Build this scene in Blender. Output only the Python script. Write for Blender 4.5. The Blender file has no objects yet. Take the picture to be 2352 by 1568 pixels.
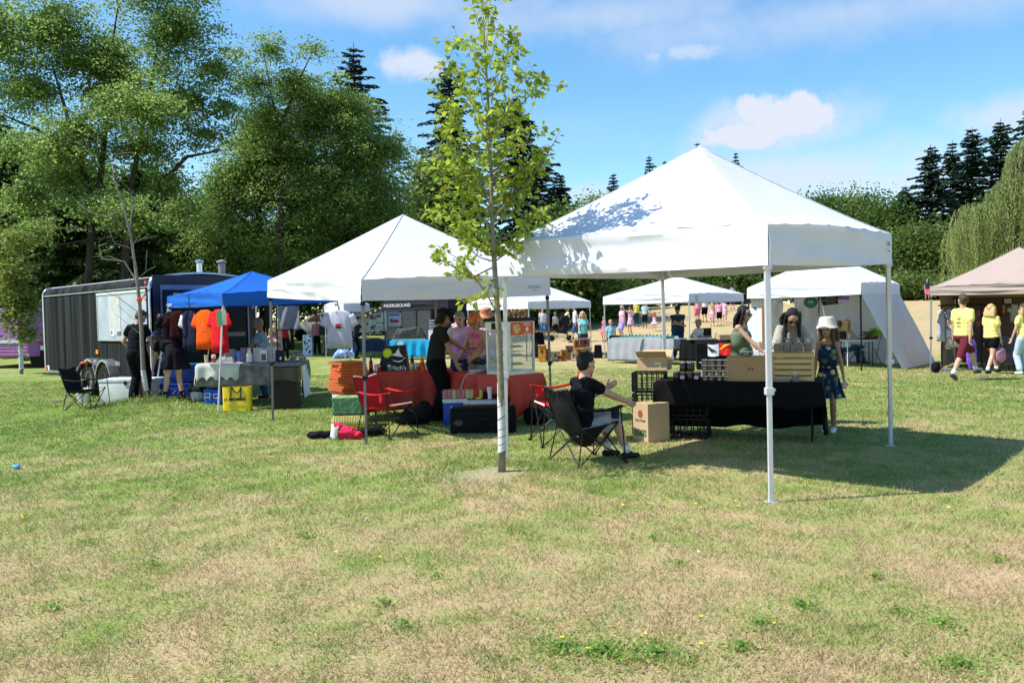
import bpy, bmesh, math, random
import numpy as np
from mathutils import Vector, Matrix, noise
R = math.radians
random.seed(11)
SC = bpy.context.scene
COL = bpy.data.collections.new('fairground')     # linked to the scene at the end, which keeps mesh baking quick
# ------------------------------------------------------------------ camera
CAMH, PITCH, ROLL = 1.63, R(1.83), R(1.3)
FPX = 1882.0                      # focal length in pixels of a 2352 px wide picture
cam_d = bpy.data.cameras.new('camera')
cam = bpy.data.objects.new('camera', cam_d); COL.objects.link(cam)
cam_d.sensor_width = 36.0
cam_d.lens = 36.0 * FPX / 2352.0
cam_d.clip_start, cam_d.clip_end = 0.1, 3000
CAMROT = Matrix.Rotation(math.pi/2 - PITCH, 3, 'X') @ Matrix.Rotation(-ROLL, 3, 'Z')
cam.matrix_world = Matrix.Translation((0, 0, CAMH)) @ CAMROT.to_4x4()
SC.camera = cam

def sm(a, b, x):
    t = min(1.0, max(0.0, (x-a)/(b-a)))
    return t*t*(3-2*t)

MOUNDS = [(-6.95, 15.6, 0.17, 1.3), (-15.6, 26.0, 0.18, 1.6), (-0.1, 8.35, 0.03, 0.8)]
def hz(x, y):
    r = sm(-7, 13, x); z = 2.05*sm(31, 64, y)*r+.42*sm(40, 58, y)*(1-r)
    for mx, my, mh, mr in MOUNDS:
        d2 = ((x-mx)**2+(y-my)**2)/(mr*mr)
        if d2 < 9: z += mh*math.exp(-d2*1.6)
    return z

def ray(px, py):
    v = Vector(((px-1176)/FPX, -(py-784)/FPX, -1.0))
    return CAMROT @ v
def at(px, py, Y):
    "point seen at picture position (px, py) at depth Y"
    d = ray(px, py); t = Y/d.y
    return Vector((d.x*t, Y, CAMH+d.z*t))
def gx(px, Y, dz=0.0):
    "ground point under picture column px (horizon height) at depth Y"
    p = at(px, 724-(px-1176)*0.0227, Y)
    return Vector((p.x, Y, hz(p.x, Y)+dz))
def kpm(Y): return FPX/Y

# ------------------------------------------------------------------ objects
def tag(o, label=None, cat=None, group=None, kind=None):
    if label: o['label'] = label
    if cat: o['category'] = cat
    if group: o['group'] = group
    if kind: o['kind'] = kind
    return o
def empty(name, loc=(0, 0, 0), rz=0.0, label=None, cat=None, group=None, parent=None):
    o = bpy.data.objects.new(name, None); COL.objects.link(o)
    o.empty_display_size = 0.1
    o.location = loc; o.rotation_euler = (0, 0, rz)
    if parent: o.parent = parent
    return tag(o, label, cat, group)
def children(o): return [c for c in bpy.data.objects if c.parent == o]
def copy_tree(o, parent=None):
    c = o.copy(); COL.objects.link(c)
    if parent: c.parent = parent
    for ch in children(o): copy_tree(ch, c)
    return c

class MB:
    "collects shapes, builds them as one mesh"
    def __init__(s): s.v = []; s.f = []; s.mi = []; s.cur = 0
    def add(s, vs, fs):
        n = len(s.v); s.v += [tuple(v) for v in vs]
        s.f += [tuple(i+n for i in f) for f in fs]; s.mi += [s.cur]*len(fs)
        return s
    def box(s, c, size, rz=0.0, M=None, taper=1.0):
        hx, hy, hz_ = size[0]/2, size[1]/2, size[2]/2
        vs = []
        for z, t in ((-hz_, 1.0), (hz_, taper)):
            for x, y in ((-hx, -hy), (hx, -hy), (hx, hy), (-hx, hy)): vs.append(Vector((x*t, y*t, z)))
        m = M or Matrix.Rotation(rz, 3, 'Z')
        vs = [m @ v + Vector(c) for v in vs]
        return s.add(vs, [(3, 2, 1, 0), (4, 5, 6, 7), (0, 1, 5, 4), (1, 2, 6, 5), (2, 3, 7, 6), (3, 0, 4, 7)])
    def tube(s, pts, rad, n=8, caps=True):
        pts = [Vector(p) for p in pts]
        if not hasattr(rad, '__len__'): rad = [rad]*len(pts)
        vs, fs = [], []
        up = None
        for i, p in enumerate(pts):
            d = (pts[min(i+1, len(pts)-1)]-pts[max(i-1, 0)])
            if d.length < 1e-9: d = Vector((0, 0, 1))
            d.normalize()
            if up is None:
                up = Vector((1, 0, 0)) if abs(d.x) < .9 else Vector((0, 1, 0))
            a = d.cross(up).normalized(); b = a.cross(d).normalized(); up = b
            for k in range(n):
                t = 2*math.pi*k/n
                vs.append(p+(a*math.cos(t)+b*math.sin(t))*rad[i])
        for i in range(len(pts)-1):
            for k in range(n):
                k2 = (k+1) % n
                fs.append((i*n+k, i*n+k2, (i+1)*n+k2, (i+1)*n+k))
        if caps:
            fs.append(tuple(range(n-1, -1, -1))); fs.append(tuple((len(pts)-1)*n+k for k in range(n)))
        return s.add(vs, fs)
    def bar(s, p0, p1, w, h=None):
        "square bar"
        h = h or w; p0, p1 = Vector(p0), Vector(p1); d = (p1-p0).normalized()
        up = Vector((0, 0, 1)) if abs(d.z) < .95 else Vector((0, 1, 0))
        a = d.cross(up).normalized()*w/2; b = a.cross(d).normalized()*h/2
        vs = [p+q for p in (p0, p1) for q in (-a-b, a-b, a+b, -a+b)]
        return s.add(vs, [(3, 2, 1, 0), (4, 5, 6, 7), (0, 1, 5, 4), (1, 2, 6, 5), (2, 3, 7, 6), (3, 0, 4, 7)])
    def lathe(s, prof, c=(0, 0, 0), n=16, sx=1.0, sy=1.0):
        c = Vector(c); vs, fs = [], []
        for r, z in prof:
            for k in range(n):
                t = 2*math.pi*k/n
                vs.append(c+Vector((r*math.cos(t)*sx, r*math.sin(t)*sy, z)))
        for i in range(len(prof)-1):
            for k in range(n):
                k2 = (k+1) % n
                fs.append((i*n+k, i*n+k2, (i+1)*n+k2, (i+1)*n+k))
        if prof[0][0] > 1e-4: fs.append(tuple(range(n-1, -1, -1)))
        if prof[-1][0] > 1e-4: fs.append(tuple((len(prof)-1)*n+k for k in range(n)))
        return s.add(vs, fs)
    def ell(s, c, r, M=None, nu=16, nv=10):
        vs, fs = [], []; c = Vector(c); M = M or Matrix.Identity(3)
        for i in range(nv+1):
            ph = math.pi*i/nv
            for k in range(nu):
                t = 2*math.pi*k/nu
                vs.append(c + M @ Vector((r[0]*math.sin(ph)*math.cos(t), r[1]*math.sin(ph)*math.sin(t), -r[2]*math.cos(ph))))
        for i in range(nv):
            for k in range(nu):
                k2 = (k+1) % nu
                fs.append((i*nu+k, i*nu+k2, (i+1)*nu+k2, (i+1)*nu+k))
        return s.add(vs, fs)
    def capsule(s, p0, p1, r0, r1, n=12, flat=1.0, side=None):
        "tapered round-ended limb; flat scales the section across 'side'"
        p0, p1 = Vector(p0), Vector(p1); d = p1-p0; L = d.length
        if L < 1e-6: d = Vector((0, 0, 1)); L = 1e-6
        d = d/L
        sd = Vector(side) if side is not None else (Vector((1, 0, 0)) if abs(d.x) < .9 else Vector((0, 1, 0)))
        a = (sd-d*sd.dot(d)).normalized(); b = d.cross(a)
        vs, fs = [], []; rings = []
        for t in (-90, -60, -30, 0): rings.append((p0+d*r0*math.sin(R(t)), max(r0*math.cos(R(t)), 1e-4)))
        for t in (0.33, 0.66): rings.append((p0+d*L*t, r0+(r1-r0)*t))
        for t in (0, 30, 60, 90): rings.append((p1+d*r1*math.sin(R(t)), max(r1*math.cos(R(t)), 1e-4)))
        for c, r in rings:
            for k in range(n):
                t = 2*math.pi*k/n
                vs.append(c+a*math.cos(t)*r+b*math.sin(t)*r*flat)
        for i in range(len(rings)-1):
            for k in range(n):
                k2 = (k+1) % n
                fs.append((i*n+k, i*n+k2, (i+1)*n+k2, (i+1)*n+k))
        return s.add(vs, fs)
    def prism(s, pts, ax, ay, o, depth, n):
        "2-D outline (x, y) in plane o + x*ax + y*ay, extruded by depth along n"
        o, ax, ay, n = Vector(o), Vector(ax), Vector(ay), Vector(n).normalized()*depth
        m = len(pts)
        a = [o+ax*x+ay*y for x, y in pts]; b = [p+n for p in a]
        fs = [tuple(range(m-1, -1, -1)), tuple(range(m, 2*m))]
        fs += [(i, (i+1) % m, m+(i+1) % m, m+i) for i in range(m)]
        return s.add(a+b, fs)
    def grid(s, fn, nu, nv, thick=0.0):
        "surface fn(u, v); with thick it gets a second skin and edges"
        P = [[Vector(fn(i/nu, j/nv)) for i in range(nu+1)] for j in range(nv+1)]
        vs = [p for row in P for p in row]; w = nu+1
        fs = [(j*w+i, j*w+i+1, (j+1)*w+i+1, (j+1)*w+i) for j in range(nv) for i in range(nu)]
        if thick:
            N = len(vs); vs2 = []
            for j in range(nv+1):
                for i in range(nu+1):
                    du = P[j][min(i+1, nu)]-P[j][max(i-1, 0)]; dv = P[min(j+1, nv)][i]-P[max(j-1, 0)][i]
                    nn = du.cross(dv)
                    if nn.length < 1e-12: nn = Vector((0, 0, 1))
                    vs2.append(P[j][i]-nn.normalized()*thick)
            vs += vs2
            fs += [tuple(N+k for k in reversed(f)) for f in fs[:nu*nv]]
            edge = [j*w for j in range(nv, 0, -1)] + [i for i in range(nu)] + [j*w+nu for j in range(nv)] + [nv*w+i for i in range(nu, 0, -1)]
            m = len(edge)
            fs += [(edge[(k+1) % m], edge[k], N+edge[k], N+edge[(k+1) % m]) for k in range(m)]
        return s.add(vs, fs)
    def mesh(s, name='m'):
        me = bpy.data.meshes.new(name); me.from_pydata(s.v, [], s.f)
        if any(s.mi): me.polygons.foreach_set('material_index', s.mi)
        me.update(); return me
    def build(s, name, mats, parent=None, smooth=False, loc=None, rz=0.0, bevel=0.0, weld=False, **tg):
        me = s.mesh(name)
        if weld or bevel:
            bm = bmesh.new(); bm.from_mesh(me)
            if weld: bmesh.ops.remove_doubles(bm, verts=bm.verts, dist=1e-5)
            if bevel:
                bmesh.ops.bevel(bm, geom=[e for e in bm.edges if len(e.link_faces) == 2 and e.calc_face_angle(0) > .5],
                                offset=bevel, segments=2, affect='EDGES', profile=.6)
            bm.to_mesh(me); bm.free()
        for m in (mats if isinstance(mats, (list, tuple)) else [mats]): me.materials.append(m)
        if smooth == 'auto':
            me.polygons.foreach_set('use_smooth', [True]*len(me.polygons))
            try: me.set_sharp_from_angle(angle=R(40))
            except Exception: pass
        elif smooth: me.polygons.foreach_set('use_smooth', [True]*len(me.polygons))
        o = bpy.data.objects.new(name, me); COL.objects.link(o)
        if parent: o.parent = parent
        if loc is not None: o.location = loc
        if rz: o.rotation_euler = (0, 0, rz)
        tag(o, tg.get('label'), tg.get('cat'), tg.get('group'), tg.get('kind'))
        return o

def ev_mesh(o):
    SC.collection.objects.link(o); dg = bpy.context.evaluated_depsgraph_get(); dg.update()
    out = bpy.data.meshes.new_from_object(o.evaluated_get(dg), depsgraph=dg)
    bpy.data.objects.remove(o, do_unlink=True); return out
def baked(me, mods):
    "apply modifiers to mesh data, return new mesh"
    o = bpy.data.objects.new('tmp_bake', me)
    for typ, kw in mods:
        m = o.modifiers.new(typ, typ)
        for k, v in kw.items(): setattr(m, k, v)
    return ev_mesh(o)

def text(s, size, mat, parent, loc, M, name='lettering', extrude=0.002, width=None, bold=0.0, shear=0.0):
    "flat lettering: M maps text x, y, z axes to the parent's space"
    cu = bpy.data.curves.new('t', 'FONT'); cu.body = s; cu.size = size; cu.extrude = extrude
    cu.align_x = 'CENTER'; cu.align_y = 'CENTER'; cu.offset = bold; cu.shear = shear; cu.resolution_u = 3
    me = ev_mesh(bpy.data.objects.new('t', cu))
    if width and len(me.vertices):
        xs = [v.co.x for v in me.vertices]; k = width/(max(xs)-min(xs))
        for v in me.vertices: v.co.x *= k
    me.materials.clear(); me.materials.append(mat)
    ob = bpy.data.objects.new(name, me); COL.objects.link(ob)
    if parent: ob.parent = parent
    ob.matrix_local = Matrix.Translation(loc) @ M.to_4x4()
    return ob
def axes(x, y):
    x = Vector(x).normalized(); z = x.cross(Vector(y)).normalized(); y = z.cross(x)
    return Matrix((x, y, z)).transposed()

# ------------------------------------------------------------------ materials
_mc = {}
def mat(name, col, rough=.6, metal=0.0, var=.12, vs=6.0, bump=0.0, bs=40.0, trans=0.0, spec=.3, col2=None, glass=0.0, ior=1.45, alpha=1.0,
        det=3.0, stretch=(1, 1, 1), coat=0.0):
    if name in _mc: return _mc[name]
    m = bpy.data.materials.new(name); m.use_nodes = True; _mc[name] = m
    nt = m.node_tree; N, L = nt.nodes, nt.links
    b = N['Principled BSDF']; out = N['Material Output']
    b.inputs['Roughness'].default_value = rough; b.inputs['Metallic'].default_value = metal
    b.inputs['Specular IOR Level'].default_value = min(spec, .10) if rough > .7 else spec
    if coat: b.inputs['Coat Weight'].default_value = coat
    if glass: b.inputs['Transmission Weight'].default_value = glass; b.inputs['IOR'].default_value = ior
    if alpha < 1: b.inputs['Alpha'].default_value = alpha
    c = tuple(col)+(1,) if len(col) == 3 else col
    tc = N.new('ShaderNodeTexCoord'); mp = N.new('ShaderNodeMapping'); mp.inputs['Scale'].default_value = stretch
    L.new(tc.outputs['Object'], mp.inputs['Vector'])
    nz = N.new('ShaderNodeTexNoise'); nz.inputs['Scale'].default_value = vs; nz.inputs['Detail'].default_value = det
    L.new(mp.outputs[0], nz.inputs['Vector'])
    rp = N.new('ShaderNodeValToRGB'); rp.color_ramp.elements[0].position = .3; rp.color_ramp.elements[1].position = .7
    if col2: ca, cb = c, tuple(col2)+(1,)
    else:
        ca = tuple(min(1, x*(1-var)) for x in c[:3])+(1,); cb = tuple(min(1, x*(1+var)) for x in c[:3])+(1,)
    rp.color_ramp.elements[0].color = ca; rp.color_ramp.elements[1].color = cb
    L.new(nz.outputs['Fac'], rp.inputs[0]); L.new(rp.outputs[0], b.inputs['Base Color'])
    if bump:
        n2 = N.new('ShaderNodeTexNoise'); n2.inputs['Scale'].default_value = bs; n2.inputs['Detail'].default_value = 4
        L.new(mp.outputs[0], n2.inputs['Vector'])
        bp = N.new('ShaderNodeBump'); bp.inputs['Strength'].default_value = bump; bp.inputs['Distance'].default_value = .02
        L.new(n2.outputs['Fac'], bp.inputs['Height']); L.new(bp.outputs[0], b.inputs['Normal'])
    if trans:
        tr = N.new('ShaderNodeBsdfTranslucent'); mx = N.new('ShaderNodeMixShader'); mx.inputs[0].default_value = trans
        L.new(rp.outputs[0], tr.inputs['Color']); L.new(b.outputs[0], mx.inputs[1]); L.new(tr.outputs[0], mx.inputs[2])
        L.new(mx.outputs[0], out.inputs['Surface'])
    return m
def glassy(name, col=(.9, .95, .95), a=.25, rough=.05):
    "thin clear sheet: mostly transparent, a little glossy"
    if name in _mc: return _mc[name]
    m = bpy.data.materials.new(name); m.use_nodes = True; _mc[name] = m
    N, L = m.node_tree.nodes, m.node_tree.links; b = N['Principled BSDF']
    b.inputs['Base Color'].default_value = tuple(col)+(1,); b.inputs['Roughness'].default_value = rough
    t = N.new('ShaderNodeBsdfTransparent'); mx = N.new('ShaderNodeMixShader'); mx.inputs[0].default_value = a
    L.new(t.outputs[0], mx.inputs[1]); L.new(b.outputs[0], mx.inputs[2]); L.new(mx.outputs[0], N['Material Output'].inputs['Surface'])
    return m
def spots(name, base, cols, scale=12, size=.35, rough=.85, trans=0.0):
    "cloth with a printed pattern: coloured cells over a base colour"
    if name in _mc: return _mc[name]
    m = mat(name, base, rough, var=.1, vs=9)
    N, L = m.node_tree.nodes, m.node_tree.links; b = N['Principled BSDF']
    tc = N.new('ShaderNodeTexCoord'); v = N.new('ShaderNodeTexVoronoi'); v.inputs['Scale'].default_value = scale
    L.new(tc.outputs['Object'], v.inputs['Vector'])
    sx = N.new('ShaderNodeSeparateColor'); L.new(v.outputs['Color'], sx.inputs[0])
    rp = N.new('ShaderNodeValToRGB'); rp.color_ramp.interpolation = 'CONSTANT'
    el = rp.color_ramp.elements
    while len(el) < len(cols): el.new(.5)
    for i, c in enumerate(cols): el[i].position = i/len(cols); el[i].color = tuple(c)+(1,)
    L.new(sx.outputs[0], rp.inputs[0])
    lt = N.new('ShaderNodeMath'); lt.operation = 'LESS_THAN'; lt.inputs[1].default_value = size; L.new(v.outputs['Distance'], lt.inputs[0])
    mx = N.new('ShaderNodeMix'); mx.data_type = 'RGBA'
    src = [l.from_socket for l in L if l.to_socket == b.inputs['Base Color']][0]
    L.new(lt.outputs[0], mx.inputs[0]); L.new(src, mx.inputs[6]); L.new(rp.outputs[0], mx.inputs[7]); L.new(mx.outputs[2], b.inputs['Base Color'])
    return m
def stripes(name, c1, c2, scale, axis='Z', rough=.85, dist=0.0, ratio=.5):
    if name in _mc: return _mc[name]
    m = mat(name, c1, rough, var=.1)
    N, L = m.node_tree.nodes, m.node_tree.links; b = N['Principled BSDF']
    tc = N.new('ShaderNodeTexCoord'); w = N.new('ShaderNodeTexWave'); w.bands_direction = axis
    w.inputs['Scale'].default_value = scale; w.inputs['Distortion'].default_value = dist
    L.new(tc.outputs['Object'], w.inputs['Vector'])
    mx = N.new('ShaderNodeMix'); mx.data_type = 'RGBA'; mx.inputs[7].default_value = tuple(c2)+(1,)
    src = [l.from_socket for l in L if l.to_socket == b.inputs['Base Color']][0]
    gt = N.new('ShaderNodeMath'); gt.operation = 'GREATER_THAN'; gt.inputs[1].default_value = ratio; L.new(w.outputs['Fac'], gt.inputs[0])
    L.new(gt.outputs[0], mx.inputs[0]); L.new(src, mx.inputs[6]); L.new(mx.outputs[2], b.inputs['Base Color'])
    return m

# ------------------------------------------------------------------ world, sun
SUNV = Vector((-1.5, -0.22, 2.03)).normalized()
w = bpy.data.worlds.new('World'); SC.world = w; w.use_nodes = True
N, L = w.node_tree.nodes, w.node_tree.links
bg = N['Background']
sky = N.new('ShaderNodeTexSky'); sky.sky_type = 'NISHITA'; sky.sun_disc = False
sky.sun_elevation = math.asin(SUNV.z); sky.sun_rotation = math.atan2(SUNV.x, SUNV.y)
sky.air_density = 1.0; sky.dust_density = 0.25; sky.ozone_density = 2.4; sky.altitude = 0
tc = N.new('ShaderNodeTexCoord')
sep = N.new('ShaderNodeSeparateXYZ'); L.new(tc.outputs['Generated'], sep.inputs[0])
def mth(op, a, b=None, c=None):
    n = N.new('ShaderNodeMath'); n.operation = op
    for i, v in enumerate((a, b, c)):
        if v is None: continue
        if isinstance(v, (int, float)): n.inputs[i].default_value = v
        else: L.new(v, n.inputs[i])
    return n.outputs[0]
# flat cloud layer: direction projected on a plane overhead
zc = mth('MAXIMUM', mth('ADD', sep.outputs[2], .05), .02)
cmb = N.new('ShaderNodeCombineXYZ'); L.new(mth('DIVIDE', sep.outputs[0], zc), cmb.inputs[0]); L.new(mth('DIVIDE', sep.outputs[1], zc), cmb.inputs[1])
def cloudfield(scale, lo, hi, off, det=6, dist=0.3, sx=1.0):
    mp = N.new('ShaderNodeMapping'); mp.inputs['Location'].default_value = off; mp.inputs['Scale'].default_value = (sx, 1, 1)
    L.new(cmb.outputs[0], mp.inputs[0])
    nz = N.new('ShaderNodeTexNoise'); nz.inputs['Scale'].default_value = scale; nz.inputs['Detail'].default_value = det
    nz.inputs['Distortion'].default_value = dist; nz.inputs['Roughness'].default_value = .55; L.new(mp.outputs[0], nz.inputs['Vector'])
    mr = N.new('ShaderNodeMapRange'); mr.inputs[1].default_value = lo; mr.inputs[2].default_value = hi; mr.interpolation_type = 'SMOOTHSTEP'
    L.new(nz.outputs['Fac'], mr.inputs[0]); return mr.outputs[0]
def puff(px, py, rx, ry, amp=1.0, nsc=9.0, lo=-.25, hi=1.15):
    "a named cloud: soft elliptical patch of sky around a direction, edge broken up by noise"
    d = ray(px, py).normalized(); az = math.atan2(d.x, d.y); el = math.asin(d.z)
    a = mth('ARCTAN2', sep.outputs[0], sep.outputs[1]); e = mth('ARCSINE', sep.outputs[2])
    nz = N.new('ShaderNodeTexNoise'); nz.inputs['Scale'].default_value = nsc; nz.inputs['Detail'].default_value = 7; nz.inputs['Roughness'].default_value = .6
    L.new(tc.outputs['Generated'], nz.inputs['Vector'])
    u = mth('DIVIDE', mth('SUBTRACT', a, az), rx/FPX); v = mth('DIVIDE', mth('SUBTRACT', e, el), ry/FPX)
    r = mth('SQRT', mth('ADD', mth('MULTIPLY', u, u), mth('MULTIPLY', v, v)))
    q = mth('ADD', mth('SUBTRACT', 1.0, r), mth('MULTIPLY', mth('SUBTRACT', nz.outputs['Fac'], .5), 2.4))
    mr = N.new('ShaderNodeMapRange'); mr.inputs[1].default_value = lo; mr.inputs[2].default_value = hi; mr.inputs[4].default_value = amp
    mr.interpolation_type = 'SMOOTHSTEP'
    L.new(q, mr.inputs[0]); return mr.outputs[0]
parts = [puff(1800, 268, 130, 50, 1.0, 20, -.05, .35), puff(1720, 310, 130, 32, 1.0, 22, -.05, .4), puff(1760, 300, 230, 70, .8, 12), puff(1850, 400, 300, 80, .8, 10), puff(1640, 310, 60, 30, .5, 16), puff(960, 145, 100, 42, .85, 18, -.15, .7), puff(1580, 118, 70, 22, .6, 18, -.15, .7), puff(1505, 130, 30, 18, .5, 20, -.15, .8),
         puff(1120, 40, 150, 50, .5, 9), puff(1990, 20, 900, 80, .55, 7, -.1, 1.3), puff(900, 8, 480, 62, .65, 6, -.1, 1.2), puff(1360, 40, 500, 60, .5, 8, -.1, 1.2),
         puff(2320, 270, 140, 45, .65, 12), puff(1345, 445, 70, 25, .6, 16), puff(2060, 420, 260, 70, .7, 9), puff(370, 500, 60, 90, .5, 10)]
tot = parts[0]
for p in parts[1:]: tot = mth('MAXIMUM', tot, p)
high = cloudfield(.55, .52, .85, (3.1, 1.7, 0), 5, .5, .55)
tot = mth('MAXIMUM', tot, mth('MULTIPLY', high, .22))
mx = N.new('ShaderNodeMix'); mx.data_type = 'RGBA'; L.new(tot, mx.inputs[0])
hs = N.new('ShaderNodeHueSaturation'); hs.inputs['Saturation'].default_value = 1.22; hs.inputs['Hue'].default_value = .492; hs.inputs['Value'].default_value = .92
L.new(sky.outputs[0], hs.inputs['Color'])
L.new(hs.outputs[0], mx.inputs[6]); mx.inputs[7].default_value = (3.3, 3.55, 4.1, 1)
L.new(mx.outputs[2], bg.inputs['Color']); bg.inputs['Strength'].default_value = .15
sl = bpy.data.lights.new('sun', 'SUN'); sl.energy = 4.6; sl.angle = R(.53); sl.color = (1, .965, .9)
so = bpy.data.objects.new('sun', sl); COL.objects.link(so); so.rotation_euler = SUNV.to_track_quat('Z', 'Y').to_euler()
SC.view_settings.view_transform = 'Standard'; SC.view_settings.look = 'None'; SC.view_settings.gamma = 1.0; SC.view_settings.exposure = 0.67
SC.cycles.use_denoising = True; SC.cycles.max_bounces = 10; SC.cycles.transparent_max_bounces = 24; SC.cycles.caustics_reflective = False; SC.cycles.caustics_refractive = False

# ------------------------------------------------------------------ ground and grass
def lawn_nodes(nt, blade=False):
    N, L = nt.nodes, nt.links; b = N['Principled BSDF']
    g = N.new('ShaderNodeNewGeometry')
    mp0 = N.new('ShaderNodeMapping'); mp0.inputs['Scale'].default_value = (1, 1, 0); L.new(g.outputs['Position'], mp0.inputs[0])
    def nz(sc, det=4, dist=0.0, off=(0, 0, 0), rough=.55):
        mp = N.new('ShaderNodeMapping'); mp.inputs['Location'].default_value = off; L.new(mp0.outputs[0], mp.inputs[0])
        n = N.new('ShaderNodeTexNoise'); n.inputs['Scale'].default_value = sc; n.inputs['Detail'].default_value = det
        n.inputs['Distortion'].default_value = dist; n.inputs['Roughness'].default_value = rough
        L.new(mp.outputs[0], n.inputs['Vector']); return n.outputs['Fac']
    def ma(op, a, b_, c=None):
        n = N.new('ShaderNodeMath'); n.operation = op
        for i, v in enumerate((a, b_, c)):
            if v is None: continue
            if isinstance(v, (int, float)): n.inputs[i].default_value = v
            else: L.new(v, n.inputs[i])
        return n.outputs[0]
    sp = N.new('ShaderNodeSeparateXYZ'); L.new(g.outputs['Position'], sp.inputs[0])
    # how green: patches; greener on the left and in the middle distance, straw near the camera and on the far slope
    def rng(v, a, b_, c=0.0, d=1.0):
        m = N.new('ShaderNodeMapRange'); m.interpolation_type = 'SMOOTHSTEP'
        for i, q in enumerate((a, b_, c, d)): m.inputs[i+1].default_value = q
        L.new(v, m.inputs[0]); return m.outputs[0]
    p = ma('ADD', ma('ADD', ma('MULTIPLY', nz(.75, 4, .6), .46), -.06), ma('MULTIPLY', nz(2.6, 4, .3, (5, 2, 0)), .34))
    p = ma('ADD', p, ma('ADD', ma('MULTIPLY', nz(9, 4, .4, (1, 7, 0), .65), .30), ma('MULTIPLY', nz(34, 3, 0, (4, 1, 0), .65), .14)))
    near = rng(sp.outputs[1], 3.5, 8.5, -.075, .02)
    far = rng(sp.outputs[1], 22, 34, 0, -.15)
    # the right-hand part beyond the tent is drier
    slope = ma('MULTIPLY', far, rng(sp.outputs[0], -9, 3, .25, 1))
    left = ma('MULTIPLY', rng(sp.outputs[0], -9, -1, .08, 0), rng(sp.outputs[1], 7, 12, .2, 1))
    p = ma('ADD', ma('ADD', p, near), ma('ADD', slope, left))
    band = rng(ma('ABSOLUTE', ma('SUBTRACT', sp.outputs[1], 14.5), 0), 1.0, 4.5, .05, 0)
    p = ma('ADD', p, band)
    rp = N.new('ShaderNodeValToRGB'); e = rp.color_ramp.elements
    stops = [(.37, (.56, .41, .255)), (.47, (.49, .385, .205)), (.55, (.39, .37, .155)), (.63, (.25, .32, .08)), (.80, (.15, .25, .045))]
    while len(e) < len(stops): e.new(.5)
    for i, (q, c) in enumerate(stops): e[i].position = q; e[i].color = c+(1,)
    L.new(p, rp.inputs[0]) if not blade else None
    if blade:
        at_ = N.new('ShaderNodeAttribute'); at_.attribute_name = 'tint'
        L.new(ma('ADD', p, ma('MULTIPLY', ma('SUBTRACT', at_.outputs['Fac'], .5), .30)), rp.inputs[0])
        tr = N.new('ShaderNodeBsdfTranslucent'); mx = N.new('ShaderNodeMixShader'); mx.inputs[0].default_value = .35
        L.new(rp.outputs[0], tr.inputs[0]); L.new(rp.outputs[0], b.inputs['Base Color'])
        L.new(b.outputs[0], mx.inputs[1]); L.new(tr.outputs[0], mx.inputs[2]); L.new(mx.outputs[0], N['Material Output'].inputs[0])
        b.inputs['Roughness'].default_value = .5; b.inputs['Specular IOR Level'].default_value = .25
    else:
        # soil and thatch show between the blades
        f = nz(60, 4, 0, (3, 3, 0), .7); mx = N.new('ShaderNodeMix'); mx.data_type = 'RGBA'; mx.blend_type = 'MULTIPLY'
        r2 = N.new('ShaderNodeValToRGB'); r2.color_ramp.elements[0].position = .35; r2.color_ramp.elements[0].color = (.52, .5, .46, 1)
        r2.color_ramp.elements[1].position = .62; r2.color_ramp.elements[1].color = (1.1, 1.1, 1.05, 1)
        L.new(f, r2.inputs[0]); mx.inputs[0].default_value = 1.0; L.new(rp.outputs[0], mx.inputs[6]); L.new(r2.outputs[0], mx.inputs[7])
        # worn bare earth round the young trees
        bare = None
        for (cx, cy, rr) in ((-.35, 8.25, .80), (-15.6, 26, 1.2), (-6.9, 15.6, .5)):
            dx = ma('SUBTRACT', sp.outputs[0], cx); dy = ma('SUBTRACT', sp.outputs[1], cy)
            q = ma('DIVIDE', ma('SQRT', ma('ADD', ma('MULTIPLY', dx, dx), ma('MULTIPLY', dy, dy)), None), rr)
            q = ma('ADD', q, ma('MULTIPLY', ma('SUBTRACT', nz(6, 3, 0, (9, 1, 0)), .5), 1.1))
            q = rng(q, .25, .9, .5, 0)
            bare = q if bare is None else ma('MAXIMUM', bare, q)
        m3 = N.new('ShaderNodeMix'); m3.data_type = 'RGBA'; L.new(bare, m3.inputs[0]); L.new(mx.outputs[2], m3.inputs[6])
        vo = N.new('ShaderNodeTexVoronoi'); vo.inputs['Scale'].default_value = 45; L.new(mp0.outputs[0], vo.inputs['Vector'])
        r3 = N.new('ShaderNodeValToRGB'); r3.color_ramp.elements[0].color = (.20, .145, .10, 1); r3.color_ramp.elements[1].color = (.50, .42, .33, 1)
        L.new(vo.outputs['Color'], r3.inputs[0]); L.new(r3.outputs[0], m3.inputs[7])
        L.new(m3.outputs[2], b.inputs['Base Color']); b.inputs['Roughness'].default_value = .95; b.inputs['Specular IOR Level'].default_value = .1
        bp = N.new('ShaderNodeBump'); bp.inputs['Strength'].default_value = .7; bp.inputs['Distance'].default_value = .03
        L.new(nz(28, 6, 0, (0, 0, 0), .7), bp.inputs['Height']); L.new(bp.outputs[0], b.inputs['Normal'])
gm = bpy.data.materials.new('lawn'); gm.use_nodes = True; lawn_nodes(gm.node_tree)
bmn = bpy.data.materials.new('grass_blades'); bmn.use_nodes = True; lawn_nodes(bmn.node_tree, True)
def warp(t, near, far):      # finer rows near the camera
    return near*(far/near)**t
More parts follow.
